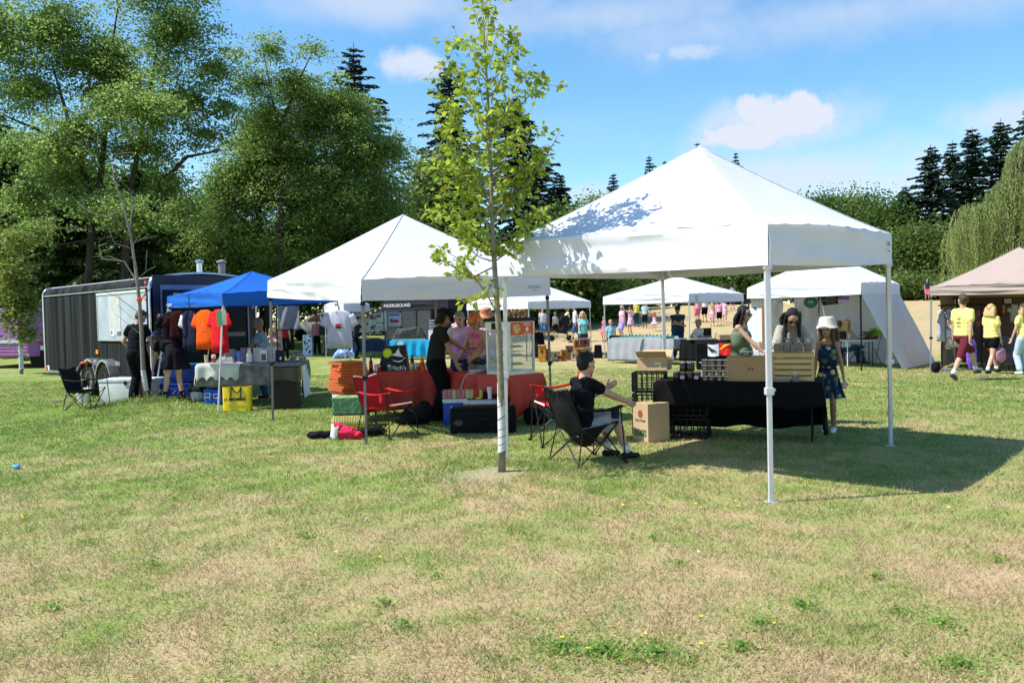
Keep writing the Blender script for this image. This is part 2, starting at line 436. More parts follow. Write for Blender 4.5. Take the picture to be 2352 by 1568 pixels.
def ground_mesh():
    ys = [-60, -20, -6, 0] + [1.0*(1500/1.0)**(i/150) for i in range(151)]
    xs = []
    for i in range(-90, 91):
        t = i/90; xs.append(math.copysign(abs(t)**2.6*1200+abs(t)*22, t))
    vs = [(x, y, hz(x, y)) for y in ys for x in xs]
    w_ = len(xs)
    fs = [(j*w_+i, j*w_+i+1, (j+1)*w_+i+1, (j+1)*w_+i) for j in range(len(ys)-1) for i in range(w_-1)]
    m = MB(); m.add(vs, fs); return m
ground_mesh().build('ground', gm, smooth=True, kind='structure', label='mown park lawn, part green and part dried to straw')
def hzn(x, y):
    t = np.clip((y-31)/33, 0, 1); a = t*t*(3-2*t); t = np.clip((x+7)/20, 0, 1); r_ = t*t*(3-2*t); t = np.clip((y-40)/18, 0, 1); z = 2.05*a*r_+.42*t*t*(3-2*t)*(1-r_)
    for mx_, my_, mh, mr in MOUNDS: z = z + mh*np.exp(-((x-mx_)**2+(y-my_)**2)/(mr*mr)*1.6)
    return z
def make_grass():
    rs = np.random.RandomState(4)
    n = 560000
    u = rs.rand(n); y0, y1, p = 3.0, 24.0, .5      # density falls with distance
    y = (y0**p+(y1**p-y0**p)*u)**(1/p)
    x = (rs.rand(n)*2-1)*(y*.68+.4)
    def cl(x, y):                                 # tufting
        return np.sin(x*7.1+np.sin(y*3.3)*2)*np.sin(y*6.3+np.sin(x*4.1)*2)
    keep = rs.rand(n) < (.62+.38*cl(x, y))
    for (cx, cy, rr) in ((-.25, 8.3, .5),): keep &= ((x-cx)**2+(y-cy)**2 > rr*rr*(.3+.7*rs.rand(n)))
    x, y = x[keep], y[keep]; n = len(x)
    z = hzn(x, y)+.0
    h = (.014+.030*rs.rand(n)**1.6)*(1+.25*np.clip(cl(x*.6, y*.6), 0, 1)); wd = (.0018+.0022*rs.rand(n))*np.clip(y/5, 1, 3.2)
    for mx_, my_, mh, mr in MOUNDS:
        h = h*(1+1.6*np.exp(-((x-mx_)**2+(y-my_)**2)/(mr*mr)))
    a = rs.rand(n)*6.283; l = rs.rand(n)*6.283; lean = (.3+1.2*rs.rand(n))*h
    P = np.zeros((n, 3, 3), np.float32)
    P[:, 0, 0] = x-np.cos(a)*wd; P[:, 0, 1] = y-np.sin(a)*wd; P[:, 0, 2] = z
    P[:, 1, 0] = x+np.cos(a)*wd; P[:, 1, 1] = y+np.sin(a)*wd; P[:, 1, 2] = z
    P[:, 2, 0] = x+np.cos(l)*lean; P[:, 2, 1] = y+np.sin(l)*lean; P[:, 2, 2] = z+h
    me = bpy.data.meshes.new('grass')
    me.vertices.add(n*3); me.vertices.foreach_set('co', P.reshape(-1))
    me.loops.add(n*3); me.loops.foreach_set('vertex_index', np.arange(n*3, dtype=np.int32))
    me.polygons.add(n); me.polygons.foreach_set('loop_start', np.arange(0, n*3, 3, dtype=np.int32))
    me.update(calc_edges=True)
    at_ = me.attributes.new('tint', 'FLOAT', 'FACE'); at_.data.foreach_set('value', rs.rand(n).astype(np.float32))
    me.materials.append(bmn)
    o = bpy.data.objects.new('grass', me); COL.objects.link(o)
    tag(o, 'short mown grass blades, green patches mixed with dry straw', None, None, 'stuff')
make_grass()
def flowers():
    rs = random.Random(9); m = MB()
    def fl(x, y, h):
        z = hz(x, y); r = .009+.006*rs.random()
        m.cur = 0; m.tube([(x, y, z), (x+.01, y, z+h)], .0012, 3, False)
        m.cur = 1; m.lathe([(.0005, -.001), (r, .002), (r*.6, .005), (.0005, .006)], (x+.01, y, z+h), 6)
    for k in range(110):
        a = rs.random()*6.28; r = rs.random()**.6*1.5; fl(-6.95+math.cos(a)*r*1.1, 15.3+math.sin(a)*r*.8, .08+.12*rs.random())
    for k in range(120): fl(rs.uniform(-10, -4), rs.uniform(11, 19), .03)
    for k in range(50): fl(-15.6+rs.gauss(0, 1.3), 25.6+rs.gauss(0, .8), .08)
    for (cx, cy, n_) in ((1.4, 6.8, 7), (.75, 4.1, 4), (-1.2, 5.6, 2), (1.5, 6.6, 3), (3.7, 6.4, 1), (-5.1, 9.6, 3), (.35, 4.0, 2)):
        for k in range(n_): fl(cx+rs.gauss(0, .22), cy+rs.gauss(0, .12), .03)
    m.build('wild_flowers', [mat('stem_green', (.09, .16, .03)), mat('petal_yellow', (.85, .62, .02), .6)], kind='stuff', label='tiny yellow flowers scattered through the lawn')
flowers()
# ================================================================== trees
def leafmat(name, stops, trans=.45):
    if name in _mc: return _mc[name]
    m = bpy.data.materials.new(name); m.use_nodes = True; _mc[name] = m
    N, L = m.node_tree.nodes, m.node_tree.links; b = N['Principled BSDF']
    a = N.new('ShaderNodeAttribute'); a.attribute_name = 'tint'
    rp = N.new('ShaderNodeValToRGB'); e = rp.color_ramp.elements
    while len(e) < len(stops): e.new(.5)
    for i, (q, c) in enumerate(stops): e[i].position = q; e[i].color = tuple(c)+(1,)
    L.new(a.outputs['Fac'], rp.inputs[0]); L.new(rp.outputs[0], b.inputs['Base Color'])
    b.inputs['Roughness'].default_value = .5; b.inputs['Specular IOR Level'].default_value = .3
    tr = N.new('ShaderNodeBsdfTranslucent'); hs = N.new('ShaderNodeHueSaturation'); hs.inputs['Hue'].default_value = .485; hs.inputs['Value'].default_value = 1.5
    L.new(rp.outputs[0], hs.inputs['Color']); L.new(hs.outputs[0], tr.inputs[0])
    mx = N.new('ShaderNodeMixShader'); mx.inputs[0].default_value = trans
    L.new(b.outputs[0], mx.inputs[1]); L.new(tr.outputs[0], mx.inputs[2]); L.new(mx.outputs[0], N['Material Output'].inputs[0])
    return m
LM_locust = leafmat('foliage_feathery', [(0, (.075, .14, .034)), (.5, (.15, .245, .06)), (1, (.25, .35, .10))], .58)
LM_dark = leafmat('foliage_broad_dark', [(0, (.026, .062, .012)), (.5, (.065, .13, .022)), (1, (.15, .235, .042))], .45)
LM_mid = leafmat('foliage_broad_mid', [(0, (.055, .10, .022)), (.5, (.11, .175, .036)), (1, (.19, .25, .06))], .45)
LM_cedar = leafmat('foliage_cedar', [(0, (.016, .035, .010)), (.5, (.045, .085, .018)), (1, (.11, .17, .035))], .25)
LM_con = leafmat('foliage_conifer', [(0, (.008, .022, .014)), (.5, (.020, .046, .028)), (1, (.045, .085, .045))], .08)
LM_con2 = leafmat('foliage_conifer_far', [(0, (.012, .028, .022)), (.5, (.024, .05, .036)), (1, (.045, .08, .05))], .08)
LM_willow = leafmat('foliage_willow', [(0, (.13, .18, .055)), (.5, (.25, .31, .10)), (1, (.42, .46, .18))], .55)
LM_young = leafmat('foliage_young', [(0, (.12, .19, .02)), (.5, (.25, .35, .033)), (.93, (.38, .45, .055)), (1, (.50, .34, .05))], .5)
LM_col = leafmat('foliage_column', [(0, (.07, .11, .018)), (.5, (.13, .175, .03)), (1, (.22, .24, .045))], .45)
BARK = mat('bark_dark', (.052, .043, .034), .95, bump=.8, bs=14, var=.3, stretch=(1, 1, .25))
BARKY = mat('bark_young', (.27, .24, .18), .85, bump=.3, bs=30, var=.3, vs=14, col2=(.17, .16, .11))
BARKD = mat('bark_dead', (.24, .20, .17), .9, var=.2, bump=.3)

def leaf_mesh(P, size, mat_, name, rs, tint, fold=0.0, up=.35, aspect=.55, dirs=None, shape='kite'):
    "one small leaf (kite of two triangles = one quad) per point"
    n = len(P); size = np.asarray(size)*np.ones(n)
    if dirs is None:
        d = rs.normal(size=(n, 3)); d[:, 2] *= .6
    else: d = dirs+rs.normal(size=(n, 3))*.25
    d /= np.linalg.norm(d, axis=1)[:, None]+1e-9
    nn = rs.normal(size=(n, 3)); nn[:, 2] += up*2
    s = np.cross(d, nn); s /= np.linalg.norm(s, axis=1)[:, None]+1e-9
    L_ = (size*.5)[:, None]; W_ = (size*.5*aspect)[:, None]
    q = np.cross(s, d); q /= np.linalg.norm(q, axis=1)[:, None]+1e-9
    V = np.empty((n, 4, 3), np.float32)
    V[:, 0] = P-d*L_; V[:, 1] = P+s*W_+d*L_*.1+q*L_*fold; V[:, 2] = P+d*L_; V[:, 3] = P-s*W_+d*L_*.1+q*L_*fold
    me = bpy.data.meshes.new(name)
    me.vertices.add(n*4); me.vertices.foreach_set('co', V.reshape(-1))
    me.loops.add(n*4); me.loops.foreach_set('vertex_index', np.arange(n*4, dtype=np.int32))
    me.polygons.add(n); me.polygons.foreach_set('loop_start', np.arange(0, n*4, 4, dtype=np.int32))
    me.update(calc_edges=True)
    a = me.attributes.new('tint', 'FLOAT', 'FACE'); a.data.foreach_set('value', np.clip(tint, 0, 1).astype(np.float32))
    me.materials.append(mat_); return me
def addmesh(name, me, parent):
    o = bpy.data.objects.new(name, me); COL.objects.link(o); o.parent = parent; return o

def broadleaf(name, label, cat, base, blobs, trunks, lm, nclump, per, lsize, seed, csize=.55, group=None, flat=.5, shell=.55, droop=0.0, limb=True, bark=None, twig=.02):
    """blobs: (x, y, z, rx, ry, rz) relative to base; trunks: lists of (points, radii) relative to base"""
    rs = np.random.RandomState(seed)
    root = empty(name, base, label=label, cat=cat, group=group)
    vol = np.array([b[3]*b[4]*b[5] for b in blobs])**.75; vol /= vol.sum()
    C = []
    for b, f in zip(blobs, vol):
        k = max(3, int(nclump*f)); u = rs.normal(size=(k, 3)); u /= np.linalg.norm(u, axis=1)[:, None]
        r = shell+(1-shell)*rs.rand(k); r = np.where(rs.rand(k) < .25, rs.rand(k)**.5*shell, r)
        r = r*(1+.16*rs.normal(size=k))
        C.append(np.array(b[:3])+u*r[:, None]*np.array(b[3:]))
    C = np.concatenate(C); C = C[C[:, 2] > .6]
    m = len(C); cs = csize*(.6+.8*rs.rand(m)); tint_c = .5+.2*rs.normal(size=m)
    cnt = (per*(.5+rs.rand(m))*(cs/csize)**1.5).astype(int)
    idx = np.repeat(np.arange(m), cnt); n = len(idx)
    g = rs.normal(size=(n, 3))*np.array([1, 1, flat]); P = C[idx]+g*(cs[idx]*.62)[:, None]
    if droop: P[:, 2] -= droop*np.hypot(g[:, 0], g[:, 1])*cs[idx]*.6
    t = tint_c[idx]+.16*rs.normal(size=n)
    addmesh('crown', leaf_mesh(P, lsize*(.6+.8*rs.rand(n)), lm, 'crown', rs, t), root)
    mb = MB(); nodes = []
    for pts, rad in trunks:
        mb.tube(pts, rad, 9)
        for a, r in zip(pts, rad): nodes.append((Vector(a), r))
        for i in range(len(pts)-1):
            for q in (.33, .66): nodes.append((Vector(pts[i]).lerp(Vector(pts[i+1]), q), rad[i]*(1-q)+rad[i+1]*q))
    if limb:
        order = sorted(range(m), key=lambda i: C[i][2])
        for i in order[::max(1, m//260)]:
            c = Vector(C[i]); best = None
            for p, r in nodes:
                if p.z > c.z+.2: continue
                d = (p-c).length+.6*max(0, c.z-p.z-2.5)-r*4
                if best is None or d < best[0]: best = (d, p, r)
            if best is None: continue
            p, r = best[1], best[2]; L_ = (p-c).length
            mid = p.lerp(c, .5)+Vector((rs.normal()*.06, rs.normal()*.06, -.10))*L_
            r0 = min(r*.6, max(twig, .016*L_+twig*.4)); mb.tube([p, mid, c], [r0, r0*.6, r0*.2], 5, False)
            nodes.append((mid, r0*.6)); nodes.append((c, r0*.25))
    o = mb.build('trunk', bark or BARK, root, smooth=True)
    return root

def conifer(name, label, base, h, r, seed, lm=None, low=.05, dens=1.0, group=None, cards=1.0, irreg=.25):
    rs = np.random.RandomState(seed); rr = random.Random(seed)
    root = empty(name, base, label=label, cat='conifer tree', group=group)
    mb = MB(); tr = .022*h
    mb.tube([(0, 0, -.3), (rr.gauss(0, .05), 0, h*.5), (0, 0, h)], [tr, tr*.55, .02], 8)
    P, D, S, T = [], [], [], []
    z = h*low; lev = 0
    while z < h*.99:
        f = 1-z/h; Lb = r*(f**.72)*(1+irreg*.3*rr.gauss(0, 1))+.12
        nb = int(7+3*rr.random()); a0 = rr.random()*6.28
        for k in range(nb):
            a = a0+k*6.283/nb+rr.gauss(0, .2); L_ = max(.15, Lb*(1-irreg*rr.random()*1.5+.1)); tc_ = .5+.22*rr.gauss(0, 1)
            rise = .30*(1-f)-.10+.08*rr.gauss(0, 1); dr = .40*f+.05
            if rr.random() < .5: mb.tube([(0, 0, z), (math.cos(a)*L_*.9, math.sin(a)*L_*.9, z+rise*L_-dr*L_*.7)], [.02+.012*L_, .008], 4, False)
            m = max(5, int(L_*22*dens))
            for q in range(m):
                u = ((q+rr.random())/m)**.75; x = L_*u; wdt = (.10+.20*L_*(1-u)**.7)*1.15
                zz = z+rise*x-dr*x*u; s_ = rr.uniform(-1, 1)*wdt
                P.append((math.cos(a)*x-math.sin(a)*s_, math.sin(a)*x+math.cos(a)*s_, zz-rr.random()*.10-.25*abs(s_)))
                D.append((math.cos(a)-math.sin(a)*s_*2, math.sin(a)+math.cos(a)*s_*2, -.35)); S.append((.20+.16*rr.random())*cards*(1 if L_ > .6 else .7)); T.append(tc_+.15*rr.gauss(0, 1)+.2*(u-.5))
        z += h*(.018+.012*rr.random())*(1.15 if f > .4 else .8); lev += 1
    addmesh('crown', leaf_mesh(np.array(P), np.array(S), lm or LM_con, 'crown', rs, np.array(T), aspect=.42, dirs=np.array(D), up=.8), root)
    mb.build('trunk', BARK, root, smooth=True)
    return root

# --- the tall feathery tree on the left (about 38 m away), its crown running out of the picture
b = gx(250, 38)
def rel(px, py, Y, b): p = at(px, py, Y); return (p.x-b.x, p.y-b.y, p.z-b.z)
def bl(px, py, rx, rz, Y, b, ry=None, dy=0.0):
    k = kpm(Y); p = rel(px, py, Y+dy, b); return p+(rx/k, (ry or rx*.9)/k, rz/k)
Y = 38
broadleaf('locust_tree', 'tall feathery locust tree above the black trailer, the widest crown in the picture', 'broadleaf tree', b,
    [bl(400, 60, 110, 150, Y, b), bl(250, 130, 130, 110, Y, b, dy=1), bl(110, 60, 120, 130, Y, b), bl(330, -80, 140, 110, Y, b), bl(70, 190, 95, 90, Y, b), bl(180, 290, 90, 80, Y, b, dy=-1), bl(420, 220, 100, 80, Y, b),
     bl(330, 330, 80, 60, Y, b), bl(490, 150, 55, 80, Y, b), bl(30, 330, 60, 60, Y, b), bl(470, 300, 60, 40, Y, b), bl(140, 400, 90, 50, Y, b), bl(-30, 80, 110, 170, Y, b), bl(260, 230, 110, 100, Y, b, dy=2), bl(60, 440, 80, 50, Y, b), bl(380, 420, 60, 45, Y, b), bl(240, 460, 90, 40, Y, b, dy=-2), bl(520, 240, 50, 50, Y, b), bl(340, 230, 100, 80, Y, b, dy=-2), bl(130, 330, 90, 60, Y, b, dy=-2), bl(300, 480, 90, 50, Y, b, dy=-3), bl(420, 470, 60, 50, Y, b, dy=-1), bl(60, 520, 70, 40, Y, b, dy=-2)],
    [([(-.9, 0, -.2), (-1.0, 0, 2.5), rel(215, 470, Y, b), rel(180, 360, Y, b), rel(150, 250, Y, b), rel(120, 150, Y, b)], [.22, .18, .14, .11, .08, .03]),
     ([(.5, .3, -.2), (.6, .3, 3), rel(295, 470, Y, b), rel(320, 330, Y, b), rel(345, 200, Y, b), rel(370, 60, Y, b)], [.22, .18, .14, .11, .07, .03]),
     ([rel(300, 560, Y, b), rel(350, 440, Y, b), rel(430, 360, Y, b), rel(510, 345, Y, b)], [.16, .12, .08, .03]),
     ([rel(222, 480, Y, b), rel(240, 330, Y, b), rel(250, 160, Y, b), rel(270, 20, Y, b)], [.16, .12, .08, .03]),
     ([rel(180, 360, Y, b), rel(90, 300, Y, b), rel(20, 270, Y, b)], [.15, .09, .04])],
    LM_locust, 1800, 80, .14, 3, csize=.60, flat=.34, droop=.5, shell=.15, twig=.018)
# --- second feathery tree to its right
Y = 44; b = gx(640, Y)
broadleaf('locust_tree', 'rounded bushy locust tree behind the blue canopy, sparse twigs sticking out of its top left', 'broadleaf tree', b,
    [bl(740, 250, 120, 75, Y, b), bl(640, 340, 130, 110, Y, b), bl(820, 340, 95, 100, Y, b), bl(560, 430, 110, 100, Y, b), bl(730, 450, 150, 120, Y, b), bl(880, 470, 60, 90, Y, b), bl(690, 190, 50, 40, Y, b), bl(905, 340, 40, 45, Y, b), bl(800, 240, 50, 35, Y, b), bl(600, 300, 60, 45, Y, b), bl(520, 420, 50, 50, Y, b), bl(500, 540, 90, 80, Y, b), bl(640, 560, 150, 80, Y, b)],
    [([(-.4, 0, -.2), rel(600, 560, Y, b), rel(590, 440, Y, b), rel(560, 330, Y, b), rel(610, 250, Y, b)], [.22, .18, .13, .08, .03]),
     ([(.6, 0, -.2), rel(655, 560, Y, b), rel(690, 430, Y, b), rel(720, 300, Y, b), rel(740, 200, Y, b)], [.2, .17, .12, .07, .03]),
     ([rel(640, 620, Y, b), rel(740, 500, Y, b), rel(800, 380, Y, b), rel(850, 300, Y, b)], [.15, .11, .07, .03])],
    LM_locust, 2000, 80, .15, 5, csize=.66, flat=.42, droop=.4, shell=.3)
Y = 42; b = gx(640, Y)
broadleaf('locust_tree', 'thin airy treetop of loose twigs against the sky between the two big locust trees', 'broadleaf tree', b,
    [bl(620, 110, 45, 45, Y, b), bl(660, 190, 55, 60, Y, b), bl(720, 110, 35, 22, Y, b), bl(580, 190, 45, 60, Y, b), bl(545, 120, 25, 25, Y, b), bl(610, 260, 60, 50, Y, b)],
    [([(.3, 0, -.2), rel(640, 560, Y, b), rel(650, 400, Y, b), rel(640, 300, Y, b), rel(620, 200, Y, b), rel(600, 90, Y, b)], [.18, .14, .1, .07, .04, .012]),
     ([rel(640, 300, Y, b), rel(680, 200, Y, b), rel(722, 110, Y, b)], [.09, .05, .012])],
    LM_locust, 170, 70, .13, 6, csize=.55, flat=.4, droop=.3, shell=.2)
# --- broad dark maple mass low behind the trailer and the tents
for i, (px, py, rx, rz, Y, s, lab) in enumerate([
        (470, 560, 95, 95, 47, 21, 'dark leafy maple standing low between the two locust trees'),
        (800, 560, 150, 110, 48, 22, 'dark broad maple behind the left peak of the white canopy'),
        (1010, 480, 75, 110, 52, 23, 'mid green maple left of the slender young tree, behind the white canopies'),
        (960, 590, 90, 70, 50, 24, 'low dark maple just right of the white canopy peak'),
        (100, 560, 120, 80, 46, 25, 'dark shady maple at the left edge behind the lilac caravan'),
        (1300, 600, 105, 95, 50, 27, 'dark maple between the two white canopies, right of the young tree'),
        (160, 430, 115, 85, 52, 81, 'tall maple filling the back of the big feathery tree'),
        (330, 470, 105, 85, 51, 82, 'tall maple behind the top of the dead tree'),
        (30, 400, 90, 90, 54, 83, 'tall maple at the far left edge behind the feathery tree'),
        (40, 640, 110, 80, 60, 71, 'far dark maple behind the lilac caravan'),
        (250, 620, 120, 90, 62, 72, 'far dark maple behind the left half of the trailer'),
        (430, 640, 110, 80, 64, 73, 'far dark maple behind the stovepipes'),
        (600, 640, 110, 90, 60, 74, 'far dark maple behind the blue canopy'),
        (760, 650, 110, 80, 63, 75, 'far dark maple behind the left slope of the white canopy'),
        (920, 650, 110, 80, 62, 76, 'far dark maple directly behind the white canopy'),
        (1080, 640, 110, 90, 60, 77, 'far dark maple behind the young tree trunk'),
        (1200, 660, 90, 60, 61, 78, 'far dark maple low behind the small white canopy')]):
    b = gx(px, Y); k = kpm(Y)
    top = rel(px, py, Y, b)
    broadleaf('maple_tree', lab, 'broadleaf tree', b,
        [bl(px, py, rx, rz, Y, b), bl(px-rx*.5, py+rz*.5, rx*.7, rz*.7, Y, b, dy=-1), bl(px+rx*.5, py+rz*.45, rx*.7, rz*.7, Y, b, dy=1), bl(px+rx*.1, py-rz*.4, rx*.55, rz*.75, Y, b)],
        [([(0, 0, -.2), (.1, 0, top[2]*.45), (0, 0, top[2]*.95)], [.28, .22, .08])], LM_dark if i != 2 else LM_mid, 300 if i < 6 else 200, 60 if i < 6 else 45, .30, s, csize=.95, flat=.7, shell=.6)
# --- dark cedar right behind the trailer, sweeping to the ground
for i, (px, ty, Y, r, s, lab) in enumerate([
        (330, 380, 41, 3.4, 31, 'dark drooping cedar behind the bare dead tree'),
        (170, 400, 43, 3.9, 32, 'dark drooping cedar above the left end of the trailer'),
        (20, 250, 45, 3.4, 33, 'dark spruce cut by the left edge of the picture'),
        (830, 97, 62, 6.8, 34, 'tall dark fir whose pointed top rises above the bushy locust'),
        (1045, 150, 60, 6.0, 35, 'tall dark fir directly left behind the young tree'),
        (1195, 215, 58, 5.8, 36, 'tall dark fir directly right behind the young tree'),
        (1292, 398, 60, 3.4, 37, 'shorter dark fir right of the young tree'),
        (1240, 330, 64, 4.2, 38, 'slim dark fir between two others right of the young tree')]):
    b = gx(px, Y); h = at(px, ty, Y).z-b.z
    conifer('cedar_tree' if i < 2 else 'fir_tree', lab, b, h, r*(1.25 if i < 2 else 1.0), s, lm=LM_cedar if i < 3 else LM_con, dens=1.7, irreg=.55, low=.04, cards=1.15)
# --- distant row: small firs on the skyline and big firs on the right
for i, (px, ty, Y, r, s, lab) in enumerate([
        (1415, 397, 84, 2.6, 41, 'small far fir left of the big canopy on the skyline'),
        (1497, 355, 92, 3.0, 42, 'far fir showing above the left slope of the big canopy'),
        (1532, 368, 95, 2.6, 43, 'far fir top half hidden by the big canopy slope'),
        (1607, 325, 100, 2.6, 44, 'far fir whose tip just shows above the canopy peak'),
        (1695, 348, 98, 2.8, 45, 'far fir right of the canopy peak'),
        (1645, 372, 99, 2.4, 52, 'far fir close behind the right slope of the canopy peak'),
        (1762, 420, 98, 2.3, 46, 'faint far fir tip over the right slope of the big canopy'),
        (2082, 425, 76, 2.9, 47, 'smaller dark fir left of the group of tall firs at right'),
        (2140, 330, 74, 3.3, 48, 'leftmost tall dark fir of the group at right'),
        (2190, 322, 78, 3.0, 49, 'slender dark fir second in the group at right'),
        (2235, 292, 76, 3.6, 50, 'tall dark fir in the middle of the group at right'),
        (2300, 272, 77, 3.8, 51, 'tallest dark fir of the group at right, beside the willow'),
        (2366, 235, 70, 3.2, 53, 'dark fir cut by the right edge of the picture')]):
    b = gx(px, Y); h = at(px, ty, Y).z-b.z
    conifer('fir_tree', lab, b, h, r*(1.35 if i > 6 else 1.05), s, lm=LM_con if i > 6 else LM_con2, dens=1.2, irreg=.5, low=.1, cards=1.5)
# --- round broadleaf trees along the far side of the field
for i, (px, py, rx, rz, Y, lab) in enumerate([
        (1370, 520, 55, 60, 80, 'pale green rounded tree at the far left end of the hedge line'),
        (1450, 600, 70, 60, 76, 'rounded tree low behind the big canopy'),
        (1560, 590, 80, 70, 80, 'rounded tree hidden mostly behind the big canopy'),
        (1680, 590, 80, 70, 80, 'rounded tree seen in the gap under the big canopy'),
        (1790, 560, 75, 80, 79, 'rounded tree right below the canopy slope'),
        (1880, 520, 60, 62, 78, 'rounded tree left of the dip in the tree line'),
        (1935, 505, 55, 50, 82, 'yellowish green rounded tree in the far tree line'),
        (1990, 520, 55, 60, 79, 'rounded tree above the right end of the big canopy'),
        (2040, 540, 50, 60, 75, 'rounded tree close left of the tall firs'),
        (2085, 590, 60, 60, 70, 'bushy tree below the tall firs'),
        (2150, 590, 60, 65, 70, 'bushy tree below the tall firs and left of the willow'),
        (2230, 560, 60, 80, 74, 'dark bushy tree behind the willow'),
        (1330, 670, 80, 50, 54, 'low leafy tree in the gap between the two large white canopies'),
        (1400, 650, 70, 60, 70, 'leafy tree left of the flat white canopy peak'),
        (1650, 650, 75, 60, 70, 'leafy tree between the two far white canopies')]):
    b = gx(px, Y); top = rel(px, py, Y, b)
    broadleaf('field_maple', lab, 'broadleaf tree', b,
        [bl(px, py, rx, rz, Y, b), bl(px-rx*.6, py+rz*.6, rx*.7, rz*.8, Y, b), bl(px+rx*.6, py+rz*.6, rx*.7, rz*.8, Y, b), bl(px, py+rz*.95, rx*1.05, rz*.8, Y, b), bl(px+rx*.2, py-rz*.35, rx*.45, rz*.8, Y, b)],
        [([(0, 0, -.2), (.1, 0, max(1.5, top[2]*.5)), (0, 0, max(2.5, top[2]))], [.3, .22, .08])], (LM_mid, LM_dark)[(i*7+1) % 3 == 0], 300, 80, .29, 60+i, csize=1.15, flat=.75, shell=.65, limb=False)
# --- shrubs at the foot of the tree line
for i, (px, Y) in enumerate([(1290, 60), (1360, 62), (1440, 68), (1530, 68), (1620, 68), (1700, 69), (1790, 70), (1870, 69), (1950, 68), (2030, 66), (2075, 64), (2110, 66), (2160, 66), (2225, 62), (2300, 60), (2370, 60)]):
    b = gx(px, Y)
    broadleaf('wild_shrub', 'loose green shrub at the foot of the far trees, number %s from the right' % ['sixteen', 'fifteen', 'fourteen', 'thirteen', 'twelve', 'eleven', 'ten', 'nine', 'eight', 'seven', 'six', 'five', 'four', 'three', 'two', 'one'][i], 'shrub', b,
        [(0, 0, 1.0, 1.7, 1.2, 1.1), (-1.2, .3, .7, 1.1, .9, .9), (1.2, 0, .8, 1.2, 1, 1.0+.4*(i % 3))], [([(0, 0, -.1), (0, 0, 1)], [.06, .03])], (LM_mid, LM_willow)[i % 3 == 0], 80, 60, .22, 90+i, csize=.6, group='shrubs along the foot of the tree line', limb=False)
# --- willow on the right
def willow():
    Y = 52; b = gx(2330, Y); rs = np.random.RandomState(7); rr = random.Random(7)
    root = empty('willow_tree', b, label='large pale green weeping willow at the right edge, strands hanging to the hedge', cat='willow tree')
    mb = MB(); top = at(2330, 350, Y).z-b.z
    mb.tube([(0, 0, -.2), (.2, 0, top*.4), (-.3, 0, top*.75), (.2, 0, top*.95)], [.5, .4, .22, .05], 10)
    P, D, T = [], [], []
    k = kpm(Y)
    lobes = [(2365, 370, 45, 55), (2345, 440, 55, 45), (2290, 500, 60, 40), (2235, 500, 45, 32), (2210, 545, 36, 30), (2390, 470, 70, 80), (2330, 570, 90, 40), (2255, 600, 50, 30), (2300, 455, 35, 30)]
    for (px, py, rx, rz) in lobes:
        c = at(px, py, Y)-b
        for s in range(int(rx*rz/12)):
            a = rr.random()*6.28; r = math.sqrt(rr.random()); x = c.x+math.cos(a)*r*rx/k; y = c.y+math.sin(a)*r*rx/k
            z = c.z+math.sqrt(max(0, 1-r*r))*rz/k*(1 if rr.random() < .8 else .2)
            L_ = rr.uniform(1.0, 4.2); tc_ = .5+.32*rr.gauss(0, 1); ox, oy = math.cos(a)*.25, math.sin(a)*.25
            if s % 14 == 0: mb.tube([(0, 0, min(z*.6, top*.6)), (x*.5, y*.5, z*.95), (x, y, z)], [.09, .05, .015], 4, False)
            n = int(L_*9)
            for q in range(n):
                u = q/n*L_; P.append((x+ox*min(u, 1)+.05*rr.gauss(0, 1), y+oy*min(u, 1)+.05*rr.gauss(0, 1), z-u*.95)); D.append((ox*.5, oy*.5, -1)); T.append(tc_+.1*rr.gauss(0, 1))
    P = np.array(P); keep = P[:, 2] > .8
    addmesh('crown', leaf_mesh(P[keep], .20, LM_willow, 'crown', rs, np.array(T)[keep], aspect=.3, dirs=np.array(D)[keep], up=0), root)
    mb.build('trunk', BARK, root, smooth=True)
willow()
# --- young columnar tree at far left
b = gx(45, 26); Y = 26
broadleaf('young_tree', 'young upright narrow tree with yellow-green leaves at the left edge', 'young tree', b,
    [bl(42, 560, 26, 70, Y, b), bl(35, 640, 40, 70, Y, b), bl(55, 700, 42, 60, Y, b), bl(20, 720, 25, 50, Y, b), bl(65, 760, 30, 30, Y, b)],
    [([(0, 0, -.1), (.02, 0, 1.0), rel(43, 700, Y, b), rel(44, 600, Y, b), rel(44, 510, Y, b)], [.055, .05, .035, .02, .006])],
    LM_col, 150, 30, .12, 12, csize=.26, flat=1.0, shell=.2, bark=BARKY, twig=.008)
WRAP = mat('tree_wrap_white', (.60, .59, .57), .7, var=.10, bump=.2)
def wrap(parent, pts, rad, turns, name='trunk_guard'):
    m = MB(); pts = [Vector(p) for p in pts]
    for t in range(turns):       # overlapping spiral bands with dark gaps
        z0, z1 = t/turns, (t+.90)/turns
        def P(q):
            q = min(.9999, q)*(len(pts)-1); i = int(q); return pts[i].lerp(pts[i+1], q-i)
        def fn(u, v, z0=z0, z1=z1):
            a = u*6.2832; q = z0+(z1-z0)*v+(u-.5)/turns*1.0; q = min(1, max(0, q)); p = P(q); r = rad[0]+(rad[1]-rad[0])*q+.0012*(t % 2)
            return p+Vector((math.cos(a)*r, math.sin(a)*r, 0))
        m.grid(fn, 14, 2, .002)
    m.build(name, WRAP, parent, smooth='auto')
g = [o for o in bpy.data.objects if o.name.startswith('young_tree')][0]
wrap(g, [(0, 0, .05), (.01, 0, .95)], (.068, .064), 8)

